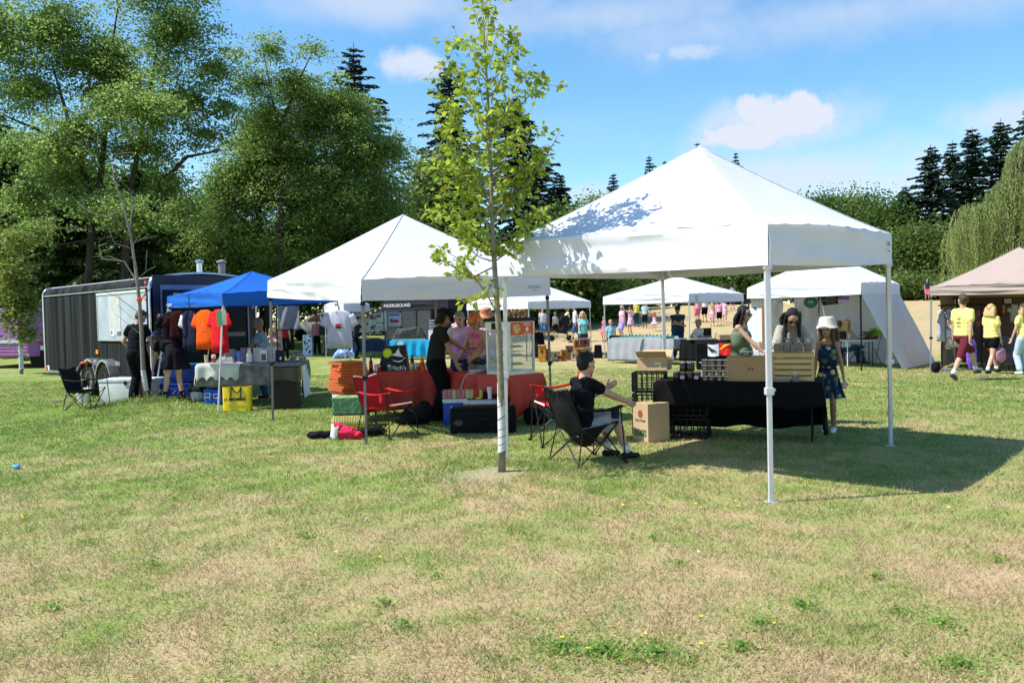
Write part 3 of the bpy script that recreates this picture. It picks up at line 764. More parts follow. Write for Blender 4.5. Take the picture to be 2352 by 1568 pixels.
# --- the slender young tree in the middle of the picture: every leaf is a real leaf
def centre_tree():
    Y = 8.38; b = gx(1153, Y); b.x = at(1153, 1090, Y).x
    root = empty('young_tree', b, label='slender young tree with bright yellow-green leaves and a white spiral trunk wrap in the foreground', cat='young tree')
    rr = random.Random(5); rs = np.random.RandomState(5)
    tp = [(1153, 1100), (1152, 980), (1150, 870), (1146, 760), (1139, 660), (1134, 580), (1129, 480), (1128, 380), (1124, 280), (1118, 180), (1112, 80), (1108, -10), (1106, -70)]
    T = [Vector(rel(px, py, Y, b)) for px, py in tp]; T[0].z = -.05
    for i, t in enumerate(T): t.y = .04*math.sin(i*1.3)
    rad = [.040, .036, .033, .031, .028, .024, .020, .017, .014, .011, .008, .005, .003]
    mb = MB(); mb.tube(T, rad, 12)
    for q, ang in ((.17, 2.5), (.33, .4), (.42, -2.6), (.5, 3.0)):    # knots
        i = q*12; p = T[int(i)].lerp(T[int(i)+1], i-int(i)); mb.ell(p+Vector((math.cos(ang)*.026, math.sin(ang)*.026, 0)), (.018, .018, .024), None, 8, 6)
    def tp_at(z):
        for i in range(len(T)-1):
            if T[i].z <= z <= T[i+1].z: return T[i].lerp(T[i+1], (z-T[i].z)/(T[i+1].z-T[i].z)), rad[i]
        return T[-1], .003
    P, D, Sz, Tn = [], [], [], []
    def leaves(path, start, every, size):
        for i in range(len(path)-1):
            a, c = path[i], path[i+1]; n = max(1, int((c-a).length/every))
            for k in range(n):
                q = (i+k/n)/(len(path)-1)
                if q < start: continue
                p = a.lerp(c, (k+rr.random())/n); d = (c-a).normalized()
                for _ in range(rr.choice((1, 2, 2, 3))):
                    o = Vector((rr.gauss(0, 1), rr.gauss(0, 1), rr.gauss(0, .6)-.1)).normalized()
                    l = size*rr.uniform(.6, 1.15); P.append(p+o*(l*.75)); D.append((d*.5+o*1.0+Vector((0, 0, -.35)))); Sz.append(l); Tn.append(.5+.22*rr.gauss(0, 1))
    # branches: (height where it leaves the trunk, tip px, tip py)
    tips = [(1.95, 1000, 590), (2.0, 1095, 690), (2.15, 1215, 520), (2.2, 1040, 510), (2.3, 970, 480), (2.35, 1255, 470), (2.45, 1075, 430), (2.5, 1000, 400),
            (2.6, 1288, 300), (2.6, 1190, 400), (2.7, 985, 350), (2.75, 1235, 385), (2.8, 1050, 320), (2.9, 1000, 275), (2.95, 1262, 330), (3.0, 1200, 290), (3.1, 1020, 235), (3.15, 985, 175),
            (3.2, 1225, 250), (3.3, 1060, 200), (3.4, 1170, 215), (3.5, 1040, 140), (3.55, 1250, 180), (3.6, 1085, 150), (3.8, 1175, 130), (3.9, 1195, 75), (3.95, 1070, 95), (4.1, 1150, 60), (4.2, 1045, 70), (4.3, 1130, 15), (4.4, 1080, 10), (4.5, 1135, -40),
            (2.1, 1030, 630), (2.25, 1180, 560), (2.5, 1150, 440), (2.4, 1010, 470), (2.7, 1090, 360), (3.0, 1110, 260), (3.3, 1145, 190), (2.3, 1085, 530), (2.55, 1230, 430), (2.85, 1150, 320), (2.15, 1060, 560), (2.6, 1040, 380), (3.45, 1210, 160)]
    for h, px, py in tips:
        p0, r0 = tp_at(h); Yb = Y+rr.uniform(-.5, .5); tip = Vector(rel(px, py, Yb, b))
        L_ = (tip-p0).length; mid = p0.lerp(tip, .45)+Vector((0, 0, -.10*L_ if px > 1 else 0)); mid2 = p0.lerp(tip, .75)+Vector((rr.gauss(0, .03), rr.gauss(0, .03), -.03*L_))
        path = [p0, mid, mid2, tip]; rb = min(r0*.55, .004+.009*L_)
        mb.tube(path, [rb, rb*.7, rb*.45, .0015], 6, False)
        leaves(path, .18, .034, .086)
        for _ in range(int(2+L_*4)):
            q = rr.uniform(.3, .95)*3; i = min(2, int(q)); s = path[i].lerp(path[i+1], q-i)
            dd = Vector((rr.gauss(0, 1), rr.gauss(0, 1), rr.gauss(.25, .5))).normalized()*rr.uniform(.12, .32)
            mb.tube([s, s+dd*.6+Vector((0, 0, .01)), s+dd], [.003, .002, .001], 4, False); leaves([s, s+dd*.5, s+dd], .12, .032, .086)
    leaves(T[6:], .0, .055, .09)
    # little sprout low on the trunk and the bare low branch
    p0, r0 = tp_at(1.60); tip = Vector(rel(1093, 640, Y-.2, b)); mb.tube([p0, p0.lerp(tip, .5)+Vector((0, 0, .03)), tip, Vector(rel(1060, 600, Y-.3, b)), Vector(rel(1000, 560, Y-.3, b))], [.010, .008, .006, .004, .002], 6, False)
    leaves([Vector(rel(1060, 600, Y-.3, b)), Vector(rel(1000, 560, Y-.3, b)), Vector(rel(1000, 590, Y-.3, b))], 0, .07, .08)
    leaves([tp_at(1.66)[0], Vector(rel(1130, 668, Y-.1, b))], 0, .03, .07); leaves([Vector(rel(1105, 682, Y-.2, b)), Vector(rel(1098, 690, Y-.2, b))], 0, .02, .07)
    P = np.array([tuple(p) for p in P]); n = len(P)
    me = leaf_mesh(P, np.array(Sz), LM_young, 'leaves', rs, np.array(Tn), aspect=.62, dirs=np.array([tuple(d) for d in D]), up=.5, fold=.18)
    addmesh('crown', me, root)
    mb.build('trunk', BARKY, root, smooth=True)
    wp = [Vector(rel(px, py, Y, b)) for px, py in ((1153, 1040), (1152, 980), (1150, 878))]
    for t, y in zip(wp, (0, .03, .04)): t.y = y
    wrap(root, wp, (.0415, .037), 7)
centre_tree()

def dead_tree():
    Y = 15.8; b = gx(330, Y); root = empty('dead_tree', b, label='leafless dead young tree with an orange ribbon and a white trunk wrap', cat='dead tree')
    rr = random.Random(8)
    def r(px, py, dy=0): v = Vector(rel(px, py, Y, b)); v.y = dy; return v
    tr = [Vector((0, 0, -.05)), r(329, 850), r(325, 760), r(320, 690), r(312, 620), r(300, 540), r(282, 470), r(262, 410), r(255, 350)]
    mb = MB(); mb.tube(tr, [.055, .044, .038, .034, .028, .021, .015, .009, .004], 10)
    for pts, r0 in [([(322, 690), (345, 660), (350, 640)], .02), ([(316, 650), (280, 600), (240, 595), (226, 580), (232, 565), (250, 560)], .022), ([(280, 600), (245, 588), (215, 590)], .012),
            ([(310, 610), (300, 570), (268, 560), (250, 520)], .02), ([(297, 530), (305, 480), (300, 440), (285, 420)], .015), ([(285, 480), (250, 500), (215, 490), (180, 468)], .014), ([(215, 490), (190, 480), (172, 465)], .006),
            ([(262, 410), (245, 400), (243, 385)], .008), ([(258, 370), (270, 352), (305, 350), (312, 358)], .006), ([(255, 380), (247, 365)], .005), ([(322, 720), (290, 700), (262, 680), (250, 672)], .012), ([(322, 740), (300, 730), (276, 700)], .008),
            ([(326, 770), (296, 745), (265, 720)], .009), ([(316, 640), (335, 620), (352, 612), (356, 600)], .010), ([(305, 560), (325, 545), (340, 548), (352, 540)], .008), ([(308, 590), (312, 560), (316, 540)], .008),
            ([(300, 545), (285, 520), (262, 500), (250, 480)], .012), ([(335, 620), (340, 590), (336, 575)], .007), ([(314, 640), (300, 625), (290, 640)], .005)]:
        mb.tube([r(x, y, .1*math.sin(x*.7)*min(1, i)) for i, (x, y) in enumerate(pts)], [max(.004, .8*r0*(1-.75*i/(len(pts)-1))) for i in range(len(pts))], 6, False)
    mb.build('trunk', BARKD, root, smooth=True)
    wrap(root, [(0, 0, .16), r(329, 850)], (.052, .046), 7)
    rb = MB(); c = r(320, 688)
    for k in range(3): rb.tube([c+Vector((math.cos(a*.63)*.042, math.sin(a*.63)*.042, .02*(k-1))) for a in range(11)], .014, 6)
    rb.grid(lambda u, v: c+Vector((.06+.10*u, -.03-.05*u, .05*v+.04*math.sin(u*5))), 6, 2, .004)
    rb.build('ribbon', mat('ribbon_orange', (.85, .13, .02), .5), root)
dead_tree()
# ================================================================== canopies
fab_col = {}
def fabric(name, col, trans=.3, rough=.75):
    fab_col[name] = col
    return mat(name, col, rough, var=.025, vs=3, trans=trans, bump=.12, bs=3.5, spec=.2)
CANVAS = fabric('canvas_white', (.80, .80, .87), .21)
CANVAS2 = fabric('canvas_warm_white', (.80, .79, .83), .25)
POLE_W = mat('pole_pale', (.60, .60, .62), .4, .2, var=.06)
POLE_G = mat('pole_grey', (.16, .165, .17), .4, .6, var=.1)
POLE_K = mat('pole_black', (.010, .010, .012), .45, spec=.2)
POLE_S = mat('pole_silver', (.45, .47, .50), .35, .7)
DKPL = mat('dark_plastic', (.010, .010, .011), .5, spec=.2)
def V3(*a): return Vector(a)
def canopy(label, F, Rr, B, Lf, ez, val, peak, fab, pole, group='canopies set up on the lawn', foot=None, leg_w=.035, leanx=None, hidden_legs=(), pk=1.12, marks=None, sag=.0, name='canopy_tent', wave=.018, truss=True, flat=0.0):
    """F, Rr, B, Lf: corner (x, y) in plan; ez: height of the valance's lower edge at each corner; val: valance height"""
    cs = [Vector((*c, 0)) for c in (F, Rr, B, Lf)]
    c0 = sum(cs, Vector())/4
    gz = hz(c0.x, c0.y)
    root = empty(name, (c0.x, c0.y, gz), label=label, cat='canopy tent', group=group)
    L_ = [Vector((c.x-c0.x, c.y-c0.y, e)) for c, e in zip(cs, ez)]
    top = Vector((0, 0, peak)); top_c = L_
    roof = MB(); sk = MB()
    sd = random.random()*50
    for i in range(4):
        A, Bq = L_[i], L_[(i+1) % 4]; up = Vector((0, 0, val)); out = ((A+Bq)/2); out.z = 0; out.normalize()
        def fn(u, v, A=A, Bq=Bq):
            e = A.lerp(Bq, u)+up; p = e.lerp(top, v)
            zz = e.z+(top.z-e.z)*(v**pk if not flat else min(1, v*(1+flat))**pk)
            edge = min(u, 1-u)*2*(1-v)
            dz = .018*noise.noise(Vector((p.x*1.6+sd, p.y*1.6, 0)))*(min(1, edge*4))*(1-v**3)*min(1, v*5) - sag*math.sin(math.pi*v)*edge
            dz += .035*math.sin(math.pi*u)*(1-v)**6
            dz += .012*math.sin(u*40+v*9+sd)*max(0, 1-v*7)*min(1, u*8, (1-u)*8)
            return Vector((p.x, p.y, zz+dz))
        roof.grid(fn, 26, 16, .003)
        def fv(u, v, A=A, Bq=Bq, out=out):
            p = A.lerp(Bq, u)+up*v
            w_ = wave*math.sin(v*9+u*5+sd+3*noise.noise(Vector((u*4+sd, v*2, 1))))*math.sin(math.pi*u)**.5
            w_ += 1.2*wave*noise.noise(Vector((u*9+sd, v*3, 2)))*(1-v)
            return p+out*(w_+.006+.012*(1-v))+Vector((0, 0, .035*math.sin(math.pi*u)*v-.015*math.sin(math.pi*u)*(1-v)))
        sk.grid(fv, 30, 8, .003)
    cn = roof.build('roof', fab, root, smooth='auto')
    for A in L_:                                   # stitched hip seams
        pts = []
        for j in range(13):
            v = j/12; e = A+Vector((0, 0, val)); p = e.lerp(top, v); z_ = e.z+(top.z-e.z)*(v**pk if not flat else min(1, v*(1+flat))**pk); pts.append((p.x, p.y, z_+.003))
        g = MB(); g.tube(pts, .007, 5); g.build('seam', mat(fab.name+'_seam', tuple(.72*c_ for c_ in fab_col.get(fab.name, (.6, .6, .6))), .8), cn, smooth=True)
    va = sk.build('valance', fab, cn, smooth='auto')
    for i, c in enumerate(L_):
        if i in hidden_legs: continue
        ft = Vector(foot[i]) if foot and foot[i] else Vector((c.x, c.y, 0))
        if foot and foot[i]: ft = Vector((foot[i][0]-c0.x, foot[i][1]-c0.y, 0))
        ft.z = hz(ft.x+c0.x, ft.y+c0.y)-gz-.01
        inn = Vector((-c.x, -c.y, 0)).normalized()*.04
        a = ft+inn*.3; t = c+Vector((0, 0, val*.75))+inn
        m = MB(); j = a.lerp(t, .42); m.bar(a+Vector((0, 0, .01)), j+(t-a)*.05, leg_w*.82); m.bar(j, t, leg_w)
        lg = m.build('leg', pole, root, bevel=.002)
        m = MB(); m.box(a+Vector((0, 0, .012)), (leg_w*2.2, leg_w*2.2, .012)); m.build('foot_plate', pole, lg)
        m = MB(); m.box(j, (leg_w*1.5, leg_w*1.5, .06)); m.box(j+Vector((leg_w*.95, 0, .01)), (.022, .02, .025)); m.build('slider', POLE_W if pole is POLE_W else DKPL, lg, bevel=.004)
        m = MB(); m.box(t-Vector((0, 0, .16+val*.3)), (leg_w*1.5, leg_w*1.5, .05)); m.build('bracket', DKPL if pole is not POLE_W else POLE_W, lg)
    if truss:
        m = MB(); w_ = .014
        for i in range(4):
            A, Bq = L_[i]*1.0, L_[(i+1) % 4]*1.0
            A = A*.985+Vector((0, 0, val*.82)); Bq = Bq*.985+Vector((0, 0, val*.82)); lo = Vector((0, 0, -val*.62))
            mid = (A+Bq)/2
            m.bar(A, mid+lo, w_, .022); m.bar(A+lo, mid, w_, .022); m.bar(Bq, mid+lo, w_, .022); m.bar(Bq+lo, mid, w_, .022)
            q = mid*.02; 
            ctr = Vector((0, 0, peak-.55)); m.bar(mid, ctr+Vector((0, 0, .35)), w_, .022)
        m.tube([(0, 0, peak-.75), (0, 0, peak-.03)], .018, 8)
        m.build('truss', pole, root)
    return root, L_, c0

T1, L1, c1 = canopy('large white canopy nearest the camera with tree shadow on its roof', (2.16, 6.87), (4.36, 9.40), (2.12, 11.53), (-.10, 9.0), (2.0, 2.12, 2.1, 2.06), .34, 3.46, CANVAS, POLE_W, leg_w=.045,
    foot=[(2.16, 6.87), (4.42, 9.55), (2.16, 11.53), (-.10, 9.0)], pk=1.10)
# little maker's mark on the valance
def mark(root, p0, p1, w, h, lines, face_n, name='care_label'):
    pass
T2, L2, c2 = canopy('white canopy in the middle with the red pizza table beneath, left of the young tree', (-1.92, 10.57), (.59, 12.47), (-1.40, 15.25), (-3.96, 13.4), (1.86, 1.92, 2.0, 2.01), .27, 3.24, CANVAS2, POLE_G, leg_w=.038, pk=1.06)
BLUE = fabric('canvas_blue', (.03, .18, .66), .35)
T3, L3, c3 = canopy('small bright blue canopy with slanting white legs in front of the trailer', (-5.26, 14.97), (-3.53, 16.7), (-5.26, 18.43), (-6.99, 16.7), (1.92, 1.98, 1.97, 1.94), .22, 2.63, BLUE, POLE_W, leg_w=.03,
    foot=[(-5.33, 14.72), (-3.1, 16.6), (-5.2, 18.8), (-7.35, 16.7)], pk=1.2, wave=.010)
def tent_px(label, pxs, Ys, ez, val, peak, fab, pole, **kw):
    cs = [(at(px, 724-(px-1176)*.0227, Y).x, Y) for px, Y in zip(pxs, Ys)]
    return canopy(label, *cs, ez, val, peak, fab, pole, **kw)
T4, L4, c4 = tent_px('small far white canopy right behind the young tree trunk, wooden planters beneath', (1214, 1357, 1215, 1073), (30.1, 32.6, 34.9, 32.5), (1.86,)*4, .25, 2.9, CANVAS, POLE_W, pk=1.0, flat=.15)
T5, L5, c5 = tent_px('far white canopy with the grey-draped table, seen under the large canopy', (1583, 1708, 1555, 1386), (25.3, 27.4, 29.7, 27.6), (1.92,)*4, .25, 2.80, CANVAS, POLE_W, pk=1.0)
T6, L6, c6 = tent_px('white walled canopy with black legs and a flared side sheet at the right', (1978, 2066, 1880, 1717), (21.0, 23.0, 26.0, 24.0), (1.96,)*4, .30, 2.95, CANVAS, POLE_K, pk=1.0, flat=.35)
TAN = fabric('canvas_tan', (.43, .34, .295), .12)
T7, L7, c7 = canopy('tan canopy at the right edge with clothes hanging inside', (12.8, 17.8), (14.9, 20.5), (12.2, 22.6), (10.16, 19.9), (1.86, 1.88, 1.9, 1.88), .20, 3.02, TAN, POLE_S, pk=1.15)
BLACKF = fabric('canvas_black', (.022, .022, .026), .02)
T8, L8, c8 = tent_px('far black canopy with white lettering behind the middle white canopy', (1030, 1118, 990, 880), (33.5, 36, 38.0, 35.5), (1.94,)*4, .42, 2.7, BLACKF, POLE_K, pk=1.1)
T9, L9, c9 = tent_px('far white canopy beside the pickup truck', (790, 850, 800, 746), (33.0, 36, 38.5, 35.0), (1.93,)*4, .32, 2.7, CANVAS, POLE_W, pk=1.1)
WHITE = mat('paint_white', (.78, .78, .78), .5, var=.04)
BLACK = mat('cloth_black', (.007, .007, .008), .9, var=.2, bump=.2, bs=8)
INK = mat('ink_black', (.02, .02, .02), .6)
INKG = mat('ink_grey', (.30, .31, .34), .6)
def lettering_on(root, L_, i, u, s, size, m, drop=.10, w=None, parent=None):
    "text on the outside of valance i at fraction u along it"
    A, Bq = L_[i], L_[(i+1) % 4]; out = (A+Bq)/2; out.z = 0; out.normalize(); x = (Bq-A).normalized()
    p = A.lerp(Bq, u)+out*.030+Vector((0, 0, drop))
    if i in (0,): pass
    text(s, size, m, parent or root, p, axes(x, (0, 0, 1)), width=w)
lettering_on(T1, L1, 0, .945, '/A\\', .07, INKG, .22); lettering_on(T1, L1, 0, .945, 'E-Z UP', .03, INKG, .14)
lettering_on(T2, L2, 0, .90, 'PROSHADE', .045, INKG, .13); lettering_on(T2, L2, 0, .90, '=====', .04, INKG, .08)
lettering_on(T5, L5, 0, .12, 'EZ', .16, INKG, .13); lettering_on(T5, L5, 0, .12, 'UP', .08, INKG, .04)
lettering_on(T3, L3, 3, .06, '/\\ QUEST', .07, WHITE, .05)
lettering_on(T8, L8, 3, .22, 'UNDERGROUND', .20, WHITE, .2, 1.6)
# walls of the walled canopy: folded back wall, flared right sheet
def wall_sheet(parent, name, m, p00, p10, p01, p11, n=18, amp=.05, freq=7, seed=0, thick=.004):
    p00, p10, p01, p11 = map(Vector, (p00, p10, p01, p11)); nn = (p10-p00).cross(p01-p00).normalized()
    def fn(u, v):
        p = p00.lerp(p10, u).lerp(p01.lerp(p11, u), v)
        return p+nn*(amp*math.sin(u*freq*3+v*4+seed)*noise.noise(Vector((u*freq, v*1.5+seed, 0)))+amp*.6*noise.noise(Vector((u*4, v*4, seed))))*math.sin(math.pi*min(1, max(0, v)))**.3
    g = MB(); g.grid(fn, n*2, n, thick); return g.build(name, m, parent, smooth='auto')
SIDEW = fabric('canvas_side', (.76, .76, .79), .35)
def loc6(x, y, z): return (x-c6.x, y-c6.y, z-hz(c6.x, c6.y))
F6, R6, B6, K6 = [l.copy() for l in L6]
wall_sheet(T6, 'side_wall', SIDEW, F6+V3(0, 0, .02), R6+V3(0, 0, .02), loc6(9.96, 20.9, .02), loc6(12.1, 23.4, .02), amp=.035)
wall_sheet(T6, 'back_wall', SIDEW, R6, B6, R6+V3(0, 0, -1.95), B6+V3(0, 0, -1.95), amp=.10)
wall_sheet(T6, 'back_wall', SIDEW, B6.lerp(K6, .0), B6.lerp(K6, .36), B6.lerp(K6, .02)+V3(0, 0, -1.9), B6.lerp(K6, .30)+V3(0, 0, -1.9), amp=.12)
wall_sheet(T6, 'back_wall', SIDEW, B6.lerp(K6, .52), B6.lerp(K6, .96), B6.lerp(K6, .58)+V3(0, 0, -1.9), B6.lerp(K6, .80)+V3(0, 0, -1.9), amp=.12, seed=3)
# tan canopy's inner walls: brown puts the shade inside into the cloth colour
TAN_SHADE = mat('canvas_tan_shaded', (.17, .12, .095), .9, var=.1, bump=.2, bs=4)
F7, R7, B7, K7 = L7
wall_sheet(T7, 'back_wall', TAN_SHADE, B7, R7, B7+V3(0, 0, -1.85), R7+V3(0, 0, -1.85), amp=.05)
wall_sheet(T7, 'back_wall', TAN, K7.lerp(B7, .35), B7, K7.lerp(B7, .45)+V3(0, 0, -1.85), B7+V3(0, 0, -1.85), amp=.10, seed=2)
m = MB(); m.bar(B7+V3(.1, -.3, -.05), R7+V3(-.3, -.2, -.05), .05); m.bar(B7.lerp(R7, .3)+V3(0, -.3, .15), B7.lerp(R7, .3)+V3(0, -.3, -.5), .05); m.build('rail', mat('pine', (.50, .32, .12), .6), T7)

# ================================================================== furniture
def frame(p0, p1):
    "origin p0, x axis p0->p1 in plan; returns matrix 4x4"
    a = math.atan2(p1[1]-p0[1], p1[0]-p0[0]); return a
TABLEG = mat('table_grey', (.50, .51, .52), .5, var=.05)
def table(label, p0, p1, dep, h=.74, top_m=None, legm=None, group='folding tables under the canopies', name='folding_table', inset=.12):
    "p0, p1: front edge corners in plan"
    p0, p1 = Vector((*p0, 0)), Vector((*p1, 0)); a = frame(p0, p1); W_ = (p1-p0).length
    z = hz(p0.x, p0.y)
    root = empty(name, (p0.x, p0.y, z), a, label, 'table', group)
    m = MB(); m.box((W_/2, dep/2, h-.02), (W_, dep, .04)); m.build('tabletop', top_m or TABLEG, root, bevel=.008)
    for x in (inset, W_-inset):
        for y in (.08, dep-.08):
            m = MB(); m.tube([(x, y, 0), (x, y, h-.04)], .013, 8); m.build('leg', legm or DKPL, root)
    m = MB()
    for x in (inset, W_-inset): m.tube([(x, .08, .16), (x, dep-.08, .16)], .010, 6)
    m.build('stretcher', legm or DKPL, root)
    return root, W_
def cloth(label, root, W_, dep, h, m, fr=.3, bk=.3, lf=.3, rt=.3, fold=.02, off=.012, seed=0, scallop=0.0, name='tablecloth', x0=0.0, group=None, hemv=.03, corner=True, freq=9):
    "draped cloth: hangs by the given lengths on each side of a table (same local frame as the table)"
    M_ = root.matrix_world if False else None
    def P(s, t):
        "s along x with overhang: -lf .. W+rt; t along y: -fr .. dep+bk"
        ox = 0
        x = min(max(s, 0), W_); y = min(max(t, 0), dep); dx = s-x; dy = t-y; d = math.hypot(dx, dy)
        z = h
        if d > 0:
            nx, ny = dx/d, dy/d; hang = max(abs(dx), abs(dy)) if dx and dy else d
            w_ = fold*(math.sin(freq*(s if dy else t)*2+seed)+.8*noise.noise(Vector((s*3+seed, t*3, 0))))*min(1, hang*4)
            fl = off+.10*hang*(.35 if not (dx and dy) else .25)
            x += nx*(fl+w_); y += ny*(fl+w_); z = h-hang
        return Vector((x, y, z+.003*noise.noise(Vector((s*4, t*4, seed)))))
    S = [-lf+(lf)*i/8 for i in range(8)]+[W_*i/30 for i in range(31)]+[W_+rt*(i+1)/8 for i in range(8)]
    Tt = [-fr+fr*i/8 for i in range(8)]+[dep*i/8 for i in range(9)]+[dep+bk*(i+1)/8 for i in range(8)]
    if lf == 0: S = S[8:]
    if rt == 0: S = S[:-8]
    if fr == 0: Tt = Tt[8:]
    if bk == 0: Tt = Tt[:-8]
    m_ = MB(); vs = []; w_ = len(S)
    for t in Tt:
        for s in S:
            p = P(s, t)
            if scallop and t in Tt[:3]: p.z += scallop*abs(math.sin(s*17))*(1-Tt.index(t)/3)
            if t in (Tt[0], Tt[-1]) or s in (S[0], S[-1]): p.z += hemv*noise.noise(Vector((s*2.3+seed, t*2.3, 5)))
            p.z = max(p.z, .012); vs.append(p)
    fs = [(j*w_+i, j*w_+i+1, (j+1)*w_+i+1, (j+1)*w_+i) for j in range(len(Tt)-1) for i in range(w_-1)]
    m_.add(vs, fs)
    o = m_.build(name, m, None, smooth='auto')
    o.location = root.location.copy(); o.location.z += .004; o.rotation_euler = root.rotation_euler.copy()
    if x0: o.location += Matrix.Rotation(root.rotation_euler.z, 3, 'Z') @ Vector((x0, 0, 0))
    so_ = o.modifiers.new('thickness', 'SOLIDIFY'); so_.thickness = .003; so_.offset = 1
    tag(o, label, 'tablecloth', group)
    return o
class On:
    "places things in a table's frame"
    def __init__(s, root, h): s.r = root; s.h = h; s.a = root.rotation_euler.z; s.M = Matrix.Rotation(s.a, 3, 'Z')
    def p(s, x, y, z=0.0): return s.r.location + s.M @ Vector((x, y, s.h+z))

def box_thing(name, label, cat, loc, rz, size, m, group=None, bevel=.006, lid=None, lidm=None, taper=1.0):
    root = empty(name, loc, rz, label, cat, group)
    b = MB(); b.box((0, 0, size[2]/2), size, taper=taper); b.build('body', m, root, bevel=bevel)
    if lid:
        b = MB(); b.box((0, 0, size[2]+lid/2+.002), (size[0]*1.02*taper, size[1]*1.02*taper, lid)); b.build('lid', lidm or m, root, bevel=bevel)
    return root
def camp_chair(label, loc, rz, m, fm=None, hem=None, w_=.56, group='folding camp chairs', arms=True, flip=1, sag=.07):
    "faces local -y... seat opens towards local +y"
    root = empty('camp_chair', loc, rz, label, 'camp chair', group); fm = fm or POLE_K
    w2 = w_/2; sh = .40
    def seat(u, v):
        x = (u-.5)*w_*.92; y = -.22+.46*v; s = math.sin(math.pi*u)*math.sin(math.pi*min(1, v*1.1+.05))
        return Vector((x, y, sh+.05*v*1.0-sag*s))
    g = MB(); g.grid(seat, 12, 10, .006); st = g.build('seat', m, root, smooth='auto')
    def back(u, v):
        x = (u-.5)*w_*(.90-.0*v); y = -.22-.16*v-.05*math.sin(math.pi*u)*math.sin(math.pi*v)
        return Vector((x, y, sh-.04+.46*v+.015*math.cos(u*6.28)))
    g = MB(); g.grid(back, 12, 12, .006); g.build('backrest', m, root, smooth='auto')
    if hem:
        g = MB(); g.tube([back(u/12, 1.0) for u in range(13)], .010, 6); g.build('piping', hem, root); g = MB(); g.tube([seat(u/12, 1.0) for u in range(13)], .010, 6); g.build('piping', hem, root)
    if arms:
        for s in (-1, 1):
            g = MB(); g.grid(lambda u, v: Vector((s*(w2+.03)+(u-.5)*.07, -.26+.54*v, .63-.035*math.sin(math.pi*v)+.01*math.cos(u*6.28))), 4, 10, .008)
            ar = g.build('armrest', m, root, smooth='auto')
            if s == 1*flip:
                g = MB(); g.lathe([(.042, 0), (.046, .10), (.046, .102)], (s*(w2+.03), .17, .50), 12); g.build('cup_holder', m, ar, smooth='auto')
    # frame: crossed legs on the four sides, uprights
    fl = [(-w2-.04, -.30, .01), (w2+.04, -.30, .01), (w2+.04, .30, .01), (-w2-.04, .30, .01)]
    up = [(-w2+.02, -.22, sh), (w2-.02, -.22, sh), (w2-.02, .24, sh+.05), (-w2+.02, .24, sh+.05)]
    r = .008
    for i in range(4):
        j = (i+1) % 4
        g = MB(); g.tube([fl[i], up[j]], r, 6); g.tube([fl[j], up[i]], r, 6); g.build('cross_brace', fm, root)
    for s in (-1, 1):
        g = MB(); g.tube([(s*(w2+.03), -.30, .02), (s*w2*.97, -.22, sh), (s*w2*.93, -.39, sh+.44)], r, 6); g.build('upright', fm, root)
        g = MB(); g.tube([(s*(w2+.04), .29, .02), (s*(w2+.03), .24, .62)], r, 6); g.build('upright', fm, root)
    for p in fl:
        g = MB(); g.box((p[0], p[1], .012), (.04, .04, .02)); g.build('foot', DKPL, root)
    return root
# ================================================================== people
SKIN = mat('skin_fair', (.56, .33, .23), .55, var=.07, vs=12, trans=.04)
SKIN2 = mat('skin_tan', (.38, .20, .125), .55, var=.07, vs=12)
SKIN3 = mat('skin_pink', (.62, .35, .27), .55, var=.07, vs=12)
EYE = mat('eye_dark', (.05, .03, .025), .3); LIP = mat('lips', (.36, .12, .10), .5)
HAIRB = mat('hair_black', (.007, .006, .006), .6, var=.3, vs=60, bump=.6, bs=120, stretch=(1, 1, .15))
HAIRBR = mat('hair_brown', (.085, .045, .022), .55, var=.3, vs=50, bump=.6, bs=120, stretch=(1, 1, .15))
HAIRBL = mat('hair_blonde', (.55, .38, .18), .55, var=.25, vs=50, bump=.6, bs=120, stretch=(1, 1, .15))
HAIRG = mat('hair_grey', (.30, .24, .19), .6, var=.25, vs=50, bump=.6, bs=120)
SHOEK = mat('shoe_black', (.009, .009, .010), .6); SHOEW = mat('shoe_white', (.7, .7, .7), .6)
def cl(name, col, var=.10, **k): return mat('cloth_'+name, col, .88, var=var, vs=7, bump=.35, bs=9, **k)

def ik(a, c, l1, l2, hint):
    a, c, hint = Vector(a), Vector(c), Vector(hint); d = c-a; L_ = min(d.length, (l1+l2)*.999)
    dn = d.normalized(); c = a+dn*L_
    x = (l1*l1-l2*l2+L_*L_)/(2*L_); hgt = math.sqrt(max(0, l1*l1-x*x))
    hp = (hint-dn*hint.dot(dn))
    if hp.length < 1e-5: hp = Vector((0, 0, 1)).cross(dn)
    return a+dn*x+hp.normalized()*hgt, c
def remesh(mb, vox, smooth_it=6, disp=0.0, dscale=12.0, seed=0):
    me = mb.mesh('rm')
    mods = [('REMESH', dict(mode='VOXEL', voxel_size=vox, adaptivity=0.0)), ('SMOOTH', dict(factor=.5, iterations=smooth_it))]
    out = baked(me, mods); bpy.data.meshes.remove(me)
    if disp:
        n_ = len(out.vertices); co = np.empty(n_*3, np.float32); no = np.empty(n_*3, np.float32)
        out.vertices.foreach_get('co', co); out.vertices.foreach_get('normal', no); co = co.reshape(-1, 3); no = no.reshape(-1, 3)
        q = np.array([noise.noise(Vector(c)*dscale+Vector((seed, 0, 0)))+.6*noise.noise(Vector(c)*dscale*2.3+Vector((0, seed, 0))) for c in co.tolist()], np.float32)
        out.vertices.foreach_set('co', (co+no*(q*disp)[:, None]).reshape(-1)); out.update()
    out.polygons.foreach_set('use_smooth', [True]*len(out.polygons))
    return out
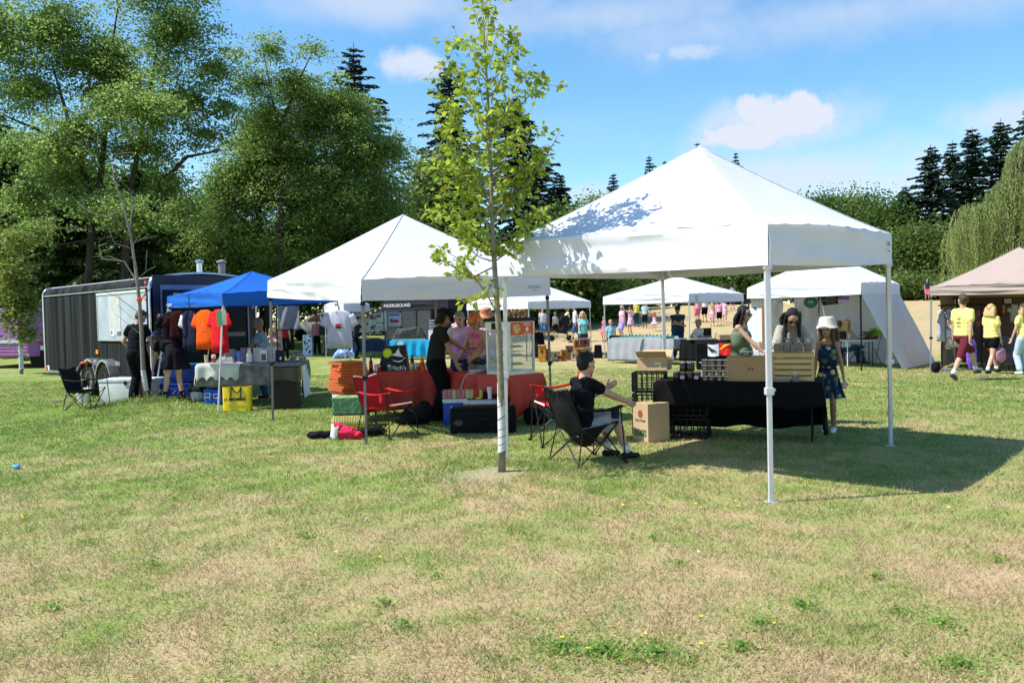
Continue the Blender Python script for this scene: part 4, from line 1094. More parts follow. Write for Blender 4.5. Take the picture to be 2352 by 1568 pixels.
def hand(mb, w_, d, side_v, s, curl=.5, thumb=1, open_=0.0, fist=False):
    "w_: wrist, d: forearm direction, side_v: across the knuckles (towards the thumb)"
    d = Vector(d).normalized(); sv = (Vector(side_v)-d*Vector(side_v).dot(d)).normalized(); n = d.cross(sv)*thumb
    w_ = Vector(w_); M = Matrix((sv, n, d)).transposed()
    mb.ell(w_+d*.048*s, (.040*s, .018*s, .056*s), M, 12, 8)
    for i, (off, ln) in enumerate(((.029, .072), (.010, .080), (-.010, .074), (-.028, .058))):
        p = w_+d*.088*s+sv*off*s; c = 1.5 if fist else curl*(1+.12*i)
        d1 = (d*math.cos(c*.45)+n*math.sin(c*.45)+sv*off*open_*6).normalized(); d2 = (d*math.cos(c*1.15)+n*math.sin(c*1.15)).normalized(); d3 = (d*math.cos(c*1.75)+n*math.sin(c*1.75)).normalized()
        a = p+d1*ln*.48*s; b_ = a+d2*ln*.32*s; e = b_+d3*ln*.24*s; r = .0092*s
        mb.capsule(p, a, r*1.1, r, 8); mb.capsule(a, b_, r, r*.93, 8); mb.capsule(b_, e, r*.93, r*.8, 8)
    t0 = w_+d*.022*s+sv*.028*s; t1 = t0+(sv*.75+d*.75+n*.25).normalized()*.042*s; t2 = t1+(d*.9+sv*.25+n*(.3+curl*.3)).normalized()*.034*s
    mb.capsule(t0, t1, .014*s, .011*s, 8); mb.capsule(t1, t2, .0108*s, .009*s, 8)

def person(label, loc, rz, h=1.72, vox=.012, skin=None, build=1.0, fem=False, pelvis=(0, 0, .92), lean=(0, .02, 1), twist=0.0, look=(0, 1, 0), nod=0.0,
           neckdir=None, hands=((-.24, .06, .78), (.24, .06, .78)), elb=((-.5, -.8, -.2), (.5, -.8, -.2)), feet=((-.11, 0, .08), (.11, 0, .08)), knee=((0, 1, 0), (0, 1, 0)),
           toe=None, top=None, sleeve=.5, bottom=None, leglen=1.0, loose=1.0, dress=None, dlen=.45, dflare=.20, hair=None, hairstyle='short', hat=None, hatm=None, glasses=False, shoes=None, socks=None,
           curl=(.5, .5), fist=(False, False), head_s=1.0, group=None, straps=False, belly=0.0, extras=None, seedv=0, seatbend=False, heel=(0, 0), bl=None, bare=False, hatband=None, hlen=.30):
    s = h/1.75; skin = skin or SKIN
    S = lambda v: Vector(v)*s
    up = Vector(lean).normalized()
    sd = Vector((math.cos(twist), math.sin(twist), 0)); sd = (sd-up*sd.dot(up)).normalized(); fw = up.cross(sd).normalized()
    Mt = Matrix((sd, fw, up)).transposed()
    pv = S(pelvis); pup = (up*.45+Vector((0, 0, 1))*.55).normalized() if not seatbend else (up*.7+Vector((0, 0, .3))).normalized()
    psd = (sd-pup*sd.dot(pup)).normalized(); pfw = pup.cross(psd); Mp = Matrix((psd, pfw, pup)).transposed()
    bw = build; sw = (.145 if fem else .165)*s*(.5+.5*bw); head_s = head_s*1.07
    wst = pv+pup*.14*s; ch = wst+up*.20*s; nk = wst+up*.40*s
    shd = [nk-sd*sw-up*.045*s, nk+sd*sw-up*.045*s]
    hip = [pv-psd*.088*s-pup*.03*s, pv+psd*.088*s-pup*.03*s]
    lw = Vector(look); lw.z = 0
    f = lw.normalized(); hs = Vector((f.y, -f.x, 0)); nd = nod
    f2 = (f*math.cos(nd)-Vector((0, 0, 1))*math.sin(nd)).normalized(); hu = hs.cross(f2).normalized(); Mh = Matrix((hs, f2, hu)).transposed()
    ndv = Vector(neckdir).normalized() if neckdir else (up*.6+Vector((0, 0, .4))+f*.25*math.sin(nd)).normalized()
    hb = nk+ndv*.070*s; hc = hb+hu*.095*s*head_s+f2*.018*s; q = s*head_s
    arms = []
    for i in (0, 1):
        e, w_ = ik(shd[i], S(hands[i]), .295*s, .255*s, elb[i]); arms.append((shd[i], e, w_))
    legs = []
    for i in (0, 1):
        k, a = ik(hip[i], S(feet[i]), .43*s, .42*s, knee[i]); legs.append((hip[i], k, a))
    # ---- the body, one surface
    b = MB()
    b.ell(pv, (.158*s*bw, .112*s*bw, .115*s), Mp); b.ell(wst, ((.125 if fem else .14)*s*bw, .098*s*bw, .13*s), Mt)
    b.ell(ch, (.155*s*bw, .108*s*bw, .165*s), Mt); b.capsule(shd[0]+sd*.03*s, shd[1]-sd*.03*s, .055*s, .055*s)
    b.capsule(nk-up*.03*s, hb+hu*.03*s, .062*s*(.4+.6*bw), .052*s); b.capsule(nk-sd*.07*s-up*.035*s, nk+sd*.07*s-up*.035*s, .055*s, .055*s)
    if fem:
        for i in (-1, 1): b.ell(ch+sd*.065*s*i+fw*.085*s+up*.02*s, (.062*s, .055*s, .062*s), Mt)
    if belly: b.ell(wst+fw*.06*s-up*.03*s, (.14*s*bw, .12*s*bw*(1+belly), .14*s), Mt)
    b.ell(hc+hu*.030*q-f2*.008*q, (.076*q, .096*q, .092*q), Mh, 20, 14); b.ell(hc-hu*.035*q+f2*.022*q, (.057*q, .070*q, .075*q), Mh, 18, 12)
    b.ell(hc-hu*.085*q+f2*.055*q, (.028*q, .026*q, .024*q), Mh)            # chin
    b.capsule(hc+f2*.088*q+hu*.012*q, hc+f2*.104*q-hu*.022*q, .008*q, .014*q, 8); b.capsule(hc+f2*.085*q-hu*.055*q-hs*.013*q, hc+f2*.085*q-hu*.055*q+hs*.013*q, .010*q, .010*q, 8)
    b.capsule(hc+f2*.078*q+hu*.034*q-hs*.035*q, hc+f2*.078*q+hu*.034*q+hs*.035*q, .012*q, .012*q, 8)
    for i in (-1, 1): b.ell(hc+hs*.078*q*i-f2*.002*q, (.012*q, .020*q, .031*q), Mh, 10, 8)
    for i, (a, e, w_) in enumerate(arms):
        m_ = .9 if fem else 1.0; m_ *= (.45+.55*bw)
        b.ell(a, (.058*s*m_,)*3); b.capsule(a, e, .052*s*m_, .040*s*m_); b.capsule(e, e.lerp(w_, .35), .040*s*m_, .041*s*m_); b.capsule(e.lerp(w_, .3), w_, .041*s*m_, .027*s*m_)
        sv = sd*(-1 if i else 1)
        hd = (w_-e).normalized()
        if abs(hd.dot(Vector((0, 0, 1)))) > .75: sv = fw
        elif abs(hd.z) < .6: sv = Vector((0, 0, 1))
        hand(b, w_, hd, sv, s*(.95 if fem else 1.02), curl[i], (-1 if i == 0 else 1)*(1 if abs(hd.z) > .6 else 1), fist=fist[i])
    tl = toe or ((0, 1, 0), (0, 1, 0))
    for i, (a, k, n) in enumerate(legs):
        m_ = .5+.5*bw
        b.capsule(a, k, .085*s*m_, .056*s*m_); b.capsule(k, k.lerp(n, .32), .054*s*m_, .055*s*m_); b.capsule(k.lerp(n, .28), n, .055*s*m_, .036*s)
        t = Vector(tl[i]).normalized()
        b.capsule(n-Vector((0, 0, .035*s))-t*.03*s, n-Vector((0, 0, .05*s))+t*.13*s, .032*s, .026*s)
    me = remesh(b, vox, 5 if vox < .01 else 4)
    for m_ in (skin, EYE, LIP): me.materials.append(m_)
    Mi = Mh.transposed(); fc = hc
    mi = []
    for p in me.polygons:
        v = Mi @ (p.center-fc); v /= q; k = 0
        if v.y > .05 and abs(v.z) < .12:
            if ((abs(v.x)-.033)/.016)**2+((v.z-.014)/.009)**2 < 1: k = 1
            elif ((abs(v.x)-.034)/.022)**2+((v.z-.040)/.006)**2 < 1: k = 1
            elif (v.x/.026)**2+((v.z+.055)/.009)**2 < 1: k = 2
        mi.append(k)
    me.polygons.foreach_set('material_index', mi)
    root = bpy.data.objects.new('person', me); COL.objects.link(root); root.location = loc; root.rotation_euler = (0, 0, rz)
    tag(root, label, 'person', group)
    def part(name, mb_, m_, vx=None, sm_=4, disp=.0, ds=12):
        me_ = remesh(mb_, vx or vox, sm_, disp, ds, seedv); me_.materials.append(m_)
        o = bpy.data.objects.new(name, me_); COL.objects.link(o); o.parent = root; return o
    L_ = loose; ex = .014*s*L_
    if top:
        t = MB()
        t.ell(pv+pup*.03*s, (.165*s*bw+ex, .118*s*bw+ex, .09*s), Mp) if not dress else None
        t.capsule(pv+pup*.07*s-psd*.0, wst+up*.02*s, .01, .01)
        t.ell(wst, ((.135 if fem else .152)*s*bw+ex, .108*s*bw+ex, .15*s), Mt); t.ell(ch, (.158*s*bw+ex*.5, .112*s*bw+ex*.5, .172*s), Mt)
        if sleeve > 0:
            for u_ in (.3, .7): t.ell(wst.lerp(ch, u_), ((.150 if fem else .158)*s*bw+ex*.8, .110*s*bw+ex*.8, .12*s), Mt); t.ell(wst.lerp(pv+pup*.04*s, u_), ((.148 if fem else .158)*s*bw+ex, .112*s*bw+ex, .11*s), Mt)
        if fem:
            for i in (-1, 1): t.ell(ch+sd*.065*s*i+fw*.085*s+up*.02*s, (.066*s+ex*.4, .060*s+ex*.4, .066*s), Mt)
        if belly: t.ell(wst+fw*.06*s-up*.03*s, (.15*s*bw, .12*s*bw*(1+belly)+ex, .155*s), Mt)
        if sleeve > 0:
            t.capsule(shd[0]+sd*.03*s, shd[1]-sd*.03*s, .066*s+ex*.15, .066*s+ex*.15); t.capsule(nk-sd*.075*s-up*.03*s, nk+sd*.075*s-up*.03*s, .068*s, .068*s)
            for a, e, w_ in arms:
                am = (.45+.55*bw)
                if sleeve <= 1: t.capsule(a, a.lerp(e, max(.05, sleeve-.12)), .058*s*am+ex*.3, .050*s*am+ex*.9)
                else:
                    t.capsule(a, e, .058*s*am+ex*.4, .048*s*am+ex*.8); t.capsule(e, e.lerp(w_, sleeve-1), .048*s*am+ex, .034*s+ex)
        else:
            t.capsule(shd[0]+sd*.055*s-up*.01*s, shd[1]-sd*.055*s-up*.01*s, .045*s+ex*.2, .045*s+ex*.2)
        part('shirt' if not straps else 'top', t, top, disp=.005*s, ds=9/s)
    if straps and dress:
        for i in (-1, 1):
            t = MB(); t.tube([ch+sd*.07*s*i+fw*.115*s+up*.06*s, nk+sd*.085*s*i+up*.035*s, ch+sd*.075*s*i-fw*.11*s+up*.08*s], .010*s, 6); t.build('strap', dress, root, smooth=True)
    if dress:
        g = MB(); nst = 14
        hemc = Vector((pv.x, pv.y, pv.z-dlen*s)) if not seatbend else pv
        rings = []
        if not top or straps:
            for j, (u, ra, rb_) in enumerate([(.30, .150, .105), (.22, .165, .125 if not fem else .14), (.12, .158, .118), (.0, .140, .108)]):
                c_ = wst+up*(u)*s
                rings.append((c_, ra*s*bw+ex, rb_*s*bw+ex, 0, Mt))
        rings.append((wst, .135*s*bw+ex, .105*s*bw+ex, 0, Mt)); rings.append((pv+pup*.02*s, .165*s*bw+ex, .125*s*bw+ex, .0, Mp))
        for j in range(1, 9):
            u = j/8; c_ = (pv-pup*.02*s).lerp(hemc, u); rings.append((c_, (.170+dflare*u)*s*bw+ex, (.132+dflare*.85*u)*s*bw+ex, .010*s+.028*u*s*(1 if dflare > .05 else .3), Matrix.Identity(3) if u > .3 else Mp))
        nn_ = 48; vs = []; fs = []
        for c_, ra, rb_, am, M_ in rings:
            for k in range(nn_):
                a = 6.2832*k/nn_; w2 = 1+am/ra*math.sin(a*9+seedv+noise.noise(Vector((a, 0, seedv)))*2)
                vs.append(c_+M_ @ Vector((math.cos(a)*ra*w2, math.sin(a)*rb_*w2, 0)))
        for j in range(len(rings)-1):
            for k in range(nn_): fs.append((j*nn_+k, j*nn_+(k+1) % nn_, (j+1)*nn_+(k+1) % nn_, (j+1)*nn_+k))
        g.add(vs, fs); o = g.build('dress' if (not top or straps) else 'skirt', dress, root, smooth=True)
        md = o.modifiers.new('thickness', 'SOLIDIFY'); md.thickness = .004
    if bottom:
        t = MB(); eb = .012*s*(bl or L_)
        t.ell(pv-pup*.01*s, (.166*s*bw+eb*.5, .120*s*bw+eb*.5, .115*s), Mp); t.ell(wst-up*.06*s, (.140*s*bw+eb*.3, .105*s*bw+eb*.3, .08*s), Mt)
        for a, k, n in legs:
            m_ = .5+.5*bw
            if leglen <= 1: t.capsule(a, a.lerp(k, leglen), .092*s*m_+eb, (.062+.02*(1-leglen)+.012*L_)*s*m_+eb)
            else:
                t.capsule(a, k, .092*s*m_+eb, .062*s*m_+eb); t.capsule(k, k.lerp(n, leglen-1), .062*s*m_+eb, (.046+.010*(bl or L_))*s+eb*.6)
        part('shorts' if leglen < 1.3 else 'trousers', t, bottom, disp=.005*s, ds=10/s)
    if shoes:
        for i, (a, k, n) in enumerate(legs):
            t_ = Vector(tl[i]).normalized(); g = MB(); dn = Vector((0, 0, 1))
            sh_ = (n-k).normalized()
            if heel[i]: dn = (-sh_*.7+Vector((0, 0, .3))).normalized(); t_ = (Vector(tl[i])-Vector((0, 0, heel[i]))).normalized()
            g.capsule(n-dn*.036*s-t_*.035*s, n-dn*.048*s+t_*.145*s, .042*s, .032*s, 12, 1.0); g.capsule(n-dn*.01*s, n-dn*.03*s+t_*.05*s, .043*s, .040*s)
            o = part('shoe', g, shoes, max(vox*.8, .008), 3)
    if socks:
        for i, (a, k, n) in enumerate(legs):
            g = MB(); g.tube([n.lerp(k, .22), n.lerp(k, .0)], [.046*s, .042*s], 12); g.build('sock', socks, root, smooth=True)
    if hair:
        g = MB(); H = lambda x, y, z: hc+Mh @ (Vector((x, y, z))*q)
        if hairstyle != 'bald':
            g.ell(H(0, -.026, .052), (.084*q, .095*q, .088*q), Mh, 18, 12)
            g.ell(H(0, -.050, .010), (.080*q, .062*q, .085*q), Mh, 14, 10)
            if hairstyle in ('short',): g.ell(H(0, .010, .098), (.066*q, .070*q, .042*q), Mh)
            if hairstyle in ('long', 'longfront'):
                for k in range(-3, 4):
                    x = k*.030; g.capsule(H(x, -.055, .03), H(x*1.25, -.085, -.08), .034*q, .034*q, 8)
                    bt = H(x*1.25, -.085, -.08); g.capsule(bt, bt+Vector((0, 0, -hlen*.75*s))-fw*.02*s, .034*q, .022*q, 8)
                for i in (-1, 1):
                    g.capsule(H(.072*i, .005, .06), H(.088*i, .01, -.06), .026*q, .028*q, 8); a_ = H(.088*i, .01, -.06)
                    g.capsule(a_, a_+Vector((0, 0, -hlen*.8*s))+(fw*.03*s if hairstyle == 'longfront' else -fw*.02*s), .030*q, .018*q, 8)
            if hairstyle == 'bob':
                for k in range(-3, 4): x = k*.03; g.capsule(H(x, -.055, .03), H(x*1.25, -.075, -.10), .036*q, .028*q, 8)
                for i in (-1, 1): g.capsule(H(.074*i, -.01, .06), H(.088*i, -.01, -.08), .030*q, .026*q, 8)
            if hairstyle == 'bun': g.ell(H(0, -.09, .12), (.055*q,)*3)
            if hairstyle == 'pony': g.capsule(H(0, -.11, .06), H(0, -.15, -.10), .03*q, .02*q)
        part('hair', g, hair, min(vox, .010) if vox < .015 else vox, 2, disp=.006*q, ds=26/s)
    H = lambda x, y, z: hc+Mh @ (Vector((x, y, z))*q)
    if hat == 'bucket':
        g = MB(); g.lathe([(.136*q, -.016*q), (.140*q, -.012*q), (.108*q, .034*q), (.100*q, .10*q), (.088*q, .132*q), (.0005, .140*q)], (0, 0, 0), 28, 1, 1.1)
        ob = g.build('hat', hatm, root, smooth='auto'); ob.matrix_local = Matrix.Translation(H(0, -.008, .042)) @ Mh.to_4x4()
    if hat in ('cap', 'sun'):
        g = MB(); prof = [(.098*q, 0), (.099*q, .03*q), (.088*q, .065*q), (.055*q, .09*q), (.0005, .098*q)]; g.lathe(prof, (0, 0, 0), 24, 1, 1.12)
        if hat == 'cap': g.grid(lambda u, v: Vector(((u-.5)*.15*q*(1-.25*v*v), (.085+.085*v*math.cos((u-.5)*2.2))*q, (.012-.012*v-.03*(2*u-1)**2)*q)), 10, 5, .004*q)
        else: g.lathe([(.098*q, .0), (.16*q, -.01*q), (.16*q, -.006*q), (.098*q, .006*q)], (0, 0, 0), 24, 1, 1.1)
        ob = g.build('cap' if hat == 'cap' else 'hat', hatm, root, smooth='auto'); ob.matrix_local = Matrix.Translation(H(0, -.008, .052)) @ Mh.to_4x4()
    if glasses:
        g = MB()
        for i in (-1, 1): g.ell(H(.034*i, .099, .014), (.029*q, .007*q, .021*q), Mh, 12, 8); g.tube([H(.062*i, .092, .018), H(.080*i, .0, .014)], .003*q, 5)
        g.tube([H(-.01, .102, .018), H(.01, .102, .018)], .003*q, 5); g.build('sunglasses', mat('lens_dark', (.012, .012, .014), .12, spec=.6), root, smooth=True)
    root['_w'] = 0; del root['_w']
    return root, dict(hc=hc, Mh=Mh, arms=arms, legs=legs, q=q, s=s, nk=nk, ch=ch, sd=sd, fw=fw, up=up)
def face_rz(dx, dy): return math.atan2(-dx, dy)      # heading so that local +y points along (dx, dy)
def wloc(root_loc, rz, v): return Vector(root_loc)+Matrix.Rotation(rz, 3, 'Z') @ Vector(v)
# ================================================================== near stalls
CARD = mat('cardboard', (.43, .28, .155), .85, var=.06, vs=3, bump=.1)
CARD2 = mat('cardboard_light', (.50, .35, .21), .85, var=.06, vs=3)
WOODC = mat('crate_pine', (.60, .42, .20), .65, var=.12, vs=3, stretch=(.3, 6, 6), bump=.15)
JAM = mat('jam_dark', (.028, .008, .007), .12, spec=.6); LIDM = mat('lid_metal', (.5, .5, .5), .35, .8)
CHOC = mat('spread_brown', (.115, .042, .022), .3, spec=.5); LIDW = mat('lid_white', (.70, .70, .72), .4)
PAPER = mat('label_paper', (.62, .60, .56), .8)
NUT = mat('nuts_brown', (.11, .05, .025), .7, var=.6, vs=90, bump=1, bs=90)
CLEAR = glassy('clear_plastic', (.9, .92, .95), .16, .12)
tb, W1 = table('long folding table under the nearest canopy, hidden by black cloth', (1.81, 10.44), (3.68, 9.73), .75)
cloth('black cloth over the jar table, hanging low at its back and right side', tb, W1, .75, .742, BLACK, fr=.30, bk=.66, lf=.27, rt=.62, fold=.025, seed=3, hemv=.07, group='draped tablecloths')
o1 = On(tb, .747)
def jar(loc, label, r=.040, h=.115, cm=JAM, lm=LIDM, group='jars and tubs on the black table', lab=True, name='jam_jar', cat='jar'):
    root = empty(name, loc, random.random()*.6-.3+o1.a, label, cat, group)
    m = MB(); m.lathe([(r*.9, .001), (r, .01), (r, h*.72), (r*.84, h*.84), (r*.84, h*.86)], n=18); m.build('glass', cm, root, smooth='auto')
    m = MB(); m.lathe([(r*.88, h*.86), (r*.9, h*.87), (r*.9, h*.995), (r*.86, h)], n=18); m.build('lid', lm, root, smooth='auto')
    if lab:
        m = MB(); m.grid(lambda u, v: Vector((math.sin((u-.5)*1.5)*(r+.0015), -math.cos((u-.5)*1.5)*(r+.0015), h*(.2+.35*v))), 6, 1); m.build('label', PAPER, root)
    return root
k = 0
pos = ['left end', 'second', 'third', 'right end']
for j in range(2):
    for i in range(4):
        jar(o1.p(.25+.088*i, .14+.09*j), 'dark jam jar in the %s row on the table, %s of four' % (('front', 'back')[j], pos[i]), lab=(i % 2 == 1))
for i in range(2):
    for j in range(2):
        jar(o1.p(.335+.088*i+.01*j, .145+.09*j, .117), 'dark jam jar in the upper layer of the jars, %s %s' % (('front', 'back')[j], ('left', 'right')[i]), lab=False)
T_ = None
for j in range(1):
    for rz_ in range(4):
        for i in range(4):
            l = 'white lidded brown tub on the black table, column %s from the left, %s' % (('one', 'two', 'three', 'four')[i], ('bottom layer', 'second layer', 'third layer', 'top layer')[rz_])
            p = o1.p(.62+.087*i, .13+.088*j, rz_*.068)
            if T_ is None:
                T_ = empty('spread_tub', p, o1.a, l, 'tub', 'brown spread tubs stacked on the table')
                m = MB(); m.lathe([(.036, .001), (.041, .052), (.041, .054)], n=18); m.build('cup', CHOC, T_, smooth='auto')
                m = MB(); m.lathe([(.043, .054), (.0435, .056), (.0435, .066), (.040, .0675)], n=18); m.build('lid', LIDW, T_, smooth='auto')
                m = MB(); m.grid(lambda u, v: Vector((math.sin((u-.5)*1.1)*.0405, -math.cos((u-.5)*1.1)*.0405-.001, .018+.011*v)), 6, 1); m.build('label', PAPER, T_)
            else:
                t = copy_tree(T_); t.location = p; t.rotation_euler.z = o1.a+random.uniform(-.5, .5); t['label'] = l
def carton(label, loc, rz, s, m, tape=True, name='cardboard_box', open_=False):
    root = empty(name, loc, rz, label, 'cardboard box')
    w_, d_, h_ = s; t = .005
    g = MB(); g.box((0, -d_/2+t/2, h_/2), (w_, t, h_)); g.box((0, d_/2-t/2, h_/2), (w_, t, h_)); g.box((-w_/2+t/2, 0, h_/2), (t, d_-2*t, h_)); g.box((w_/2-t/2, 0, h_/2), (t, d_-2*t, h_)); g.box((0, 0, t/2), (w_-2*t, d_-2*t, t))
    g.build('body', m, root)
    if not open_:
        g = MB(); g.box((0, -d_/4-.001, h_+.003), (w_, d_/2-.003, .004)); g.box((0, d_/4+.001, h_+.003), (w_, d_/2-.003, .004)); g.build('flap', m, root)
        g = MB(); g.box((0, 0, h_+.0065), (w_, .05, .001)); g.build('tape', mat('tape_tan', (.42, .30, .16), .3), root)
    else:
        for sy, sx in ((-1, 0), (1, 0)):
            g = MB(); M_ = Matrix.Rotation(-sy*.9, 3, 'X'); g.box((0, sy*(d_/2+.03), h_+.06), (w_, .004, .14), M=M_); g.build('flap', m, root)
    return root
c = carton('closed brown cardboard box on the black table left of the slatted crate', o1.p(1.16, .24), o1.a, (.54, .30, .30), CARD)
for i in range(3):
    g = MB(); g.box((-.01+.025*i, -.1512, .15+.008*(i % 2)), (.016, .001, .035)); g.build('print_mark', mat('print_faint', (.20, .12, .06), .8), c)
t = copy_tree(T_); t.location = o1.p(1.12, .20, .312); t.scale = (1.5, 1.5, .8); t['label'] = 'single tub standing on top of the closed cardboard box'; t['group'] = 'single tub on the box'
def slat_crate(label, loc, rz, w_, d_, h_):
    root = empty('wooden_crate', loc, rz, label, 'wooden crate')
    for sy in (-1, 1):
        for i in range(5):
            g = MB(); hh = h_/5; g.box((0, sy*(d_/2-.005), hh*(i+.5)), (w_, .010, hh-.020)); g.build('slat', WOODC, root, bevel=.002)
    for sx in (-1, 1):
        for sy in (-1, 1):
            g = MB(); g.box((sx*(w_/2-.02), sy*(d_/2-.021), h_/2), (.03, .02, h_-.01)); g.build('corner_post', WOODC, root, bevel=.002)
        g = MB(); g.box((sx*(w_/2-.0035), 0, h_/2), (.006, d_-.024, h_-.004)); g.build('end_panel', WOODC, root)
    g = MB(); g.box((0, 0, .008), (w_-.02, d_-.03, .012)); g.build('base', WOODC, root)
    return root
slat_crate('pale pine slatted crate on the black table with bags standing on top', o1.p(1.665, .26), o1.a, .49, .30, .355)
for i, x in enumerate((1.49, 1.60, 1.735, 1.845)):
    root = empty('snack_bag', o1.p(x, .24+.02*(i % 2), .356), o1.a+.1*i, 'clear bag of brown nuts on the slatted crate, %s of four from the left' % ('first', 'second', 'third', 'fourth')[i], 'bag of nuts', 'bags of nuts on the crate')
    g = MB(); g.box((0, 0, .052), (.092, .072, .102), taper=.95); g.build('filling', NUT, root, bevel=.02, smooth='auto')
    g = MB(); g.lathe([(.055, .002), (.058, .06), (.050, .105), (.016, .128), (.014, .134), (.03, .155), (.042, .172)], n=16, sy=.75); g.build('wrapper', CLEAR, root, smooth='auto')
    g = MB(); g.lathe([(.017, .126), (.018, .131), (.017, .136)], n=10); g.build('tie', WHITE, root)
root = empty('plastic_tray', o1.p(1.52, .055), o1.a, 'clear plastic tray of nuts lying in front of the slatted crate', 'tray')
g = MB(); g.box((0, 0, .022), (.20, .09, .036)); g.build('filling', NUT, root, bevel=.01); g = MB(); g.box((0, 0, .03), (.24, .11, .055), taper=.9); g.build('cover', CLEAR, root, bevel=.012)
root = empty('snack_bag', o1.p(1.70, .06), o1.a, 'clear knotted bag of nuts in front of the slatted crate', 'bag of nuts')
g = MB(); g.ell((0, 0, .04), (.045, .035, .04)); g.build('filling', NUT, root, smooth=True); g = MB(); g.lathe([(.045, .002), (.055, .05), (.012, .10), (.03, .13)], n=14, sy=.8); g.build('wrapper', CLEAR, root, smooth='auto')
# black lattice crates
CRK = mat('crate_black', (.008, .008, .009), .5, spec=.2)
def lattice_crate(label, loc, rz, w_=.50, d_=.36, h_=.26):
    root = empty('plastic_crate', loc, rz, label, 'plastic crate', 'black plastic crates by the jar table')
    g = MB()
    for z in (.012, h_*.33, h_*.62, h_-.012):
        t = .022 if z in (.012, h_-.012) else .010
        g.box((0, -d_/2, z), (w_, .012, t)); g.box((0, d_/2, z), (w_, .012, t)); g.box((-w_/2, 0, z), (.012, d_-.012, t)); g.box((w_/2, 0, z), (.012, d_-.012, t))
    for i in range(7):
        x = -w_/2+w_*i/6
        for y in (-d_/2-.002, d_/2+.002): g.bar((x, y, .01), (x, y, h_-.01), .014, .008)
    for i in range(1, 5):
        y = -d_/2+d_*i/5
        for x in (-w_/2-.002, w_/2+.002): g.bar((x, y, .01), (x, y, h_-.01), .014, .008)
    g.build('side_lattice', CRK, root)
    g = MB()
    for i in range(9): g.box((-w_/2+w_*(i+.5)/9, 0, .006), (.02, d_-.02, .008))
    g.build('base', CRK, root); return root
for i in range(3): lattice_crate('black lattice crate behind the egg box, %s of its stack of three' % ('bottom', 'middle', 'top')[i], (1.84, 11.0, .285*i+.002), -.3, .42)
for i in range(2): lattice_crate('black lattice crate under the left end of the black table, %s of two' % ('lower', 'upper')[i], (2.28, 10.62, .285*i+.002), -.36)
c = carton('open light cardboard box with a cut handle on the topmost black crate', (1.90, 10.95, .862), -.42, (.40, .28, .15), CARD2, open_=True)
g = MB(); g.box((.08, -.141, .09), (.09, .002, .025)); g.box((.11, -.141, .06), (.02, .002, .05)); g.build('handle_cutout', mat('cut_light', (.75, .70, .60), .8), c)
egg_rz = .35
c = carton('tall cardboard egg box standing on the grass beside the black table', (1.745, 10.38, .0), egg_rz, (.31, .335, .48), CARD2)
ink = mat('ink_green', (.035, .14, .07), .7)
# the lettered face looks left-forward
c.rotation_euler.z = egg_rz = -1.08
text('EGGS', .115, ink, c, (.0, -.1695, .11), axes((1, 0, 0), (0, 0, 1)), width=.24, bold=.004)
text('farm fresh', .05, ink, c, (0, -.1695, .27), axes((1, 0, 0), (0, 0, 1)))
g = MB(); g.lathe([(.0005, 0), (.05, .001), (.0005, .002)], n=12); lo = g.build('emblem', mat('ink_brown', (.25, .08, .04), .8), c); lo.matrix_local = Matrix.Translation((0, -.1685, .35)) @ axes((1, 0, 0), (0, 0, 1)).to_4x4()

# ------------------------------------------------------------------ seated man
CHK = mat('chair_mesh_black', (.014, .014, .016), .75, var=.15, bump=.2, bs=60)
rzc = face_rz(.89, .45)
cp = (.80, 8.98, .0)
camp_chair('black mesh camp chair carrying the seated man by the young tree', cp, rzc, CHK, sag=.25, hem=mat('hem_grey', (.10, .10, .105), .8))
HEATHER = mat('shorts_heather', (.40, .40, .43), .9, var=.2, col2=(.24, .24, .27), vs=9, bump=.3, bs=10)
TEE = cl('tee_black', (.007, .007, .010))
M1, I1 = person('dark haired man in black tee and heather grey shorts sitting in the black camp chair', (cp[0], cp[1], 0), rzc, 1.67, .0068, SKIN, 1.14, pelvis=(0, -.10, .42), lean=(0, .14, 1), look=(-.10, 1, 0), nod=.10, neckdir=(0, .30, 1),
    hands=((-.10, .35, .83), (.115, .63, .60)), elb=((-.7, -.1, -1), (.6, -.3, -.7)), feet=((-.12, .36, .09), (.15, .45, .09)), knee=((0, .25, 1), (0, .2, 1)), curl=(.9, 1.3), fist=(False, True),
    top=TEE, sleeve=.55, bottom=HEATHER, leglen=.90, loose=1.4, hair=HAIRB, shoes=SHOEK, socks=cl('sock_white', (.7, .7, .7)), seatbend=True)

# ------------------------------------------------------------------ women and girl behind the black table
P6, _ = person('woman with long black hair and sunglasses leaning over the jar table', gx(1808, 11.62), face_rz(-.08, -1), 1.70, .0085, SKIN, .95, True, lean=(0, .40, 1), look=(.05, 1, 0), nod=.75, neckdir=(0, .75, .8),
    hands=((-.34, .42, .86), (.30, .42, .86)), elb=((-.8, -.4, .2), (.8, -.4, .2)), top=stripes('blouse_taupe', (.40, .36, .31), (.31, .28, .24), 14, 'X', dist=1.0, ratio=.7), sleeve=.95, loose=2.6, bottom=cl('jeans_dark', (.03, .04, .07)), leglen=1.9, hair=HAIRB, hairstyle='longfront', hlen=.36, glasses=True, shoes=SHOEK)
FLOR = spots('dress_floral', (.018, .035, .075), [(.62, .50, .22), (.09, .17, .09), (.55, .36, .20), (.06, .13, .10), (.50, .48, .42), (.14, .22, .08)], 12, .40)
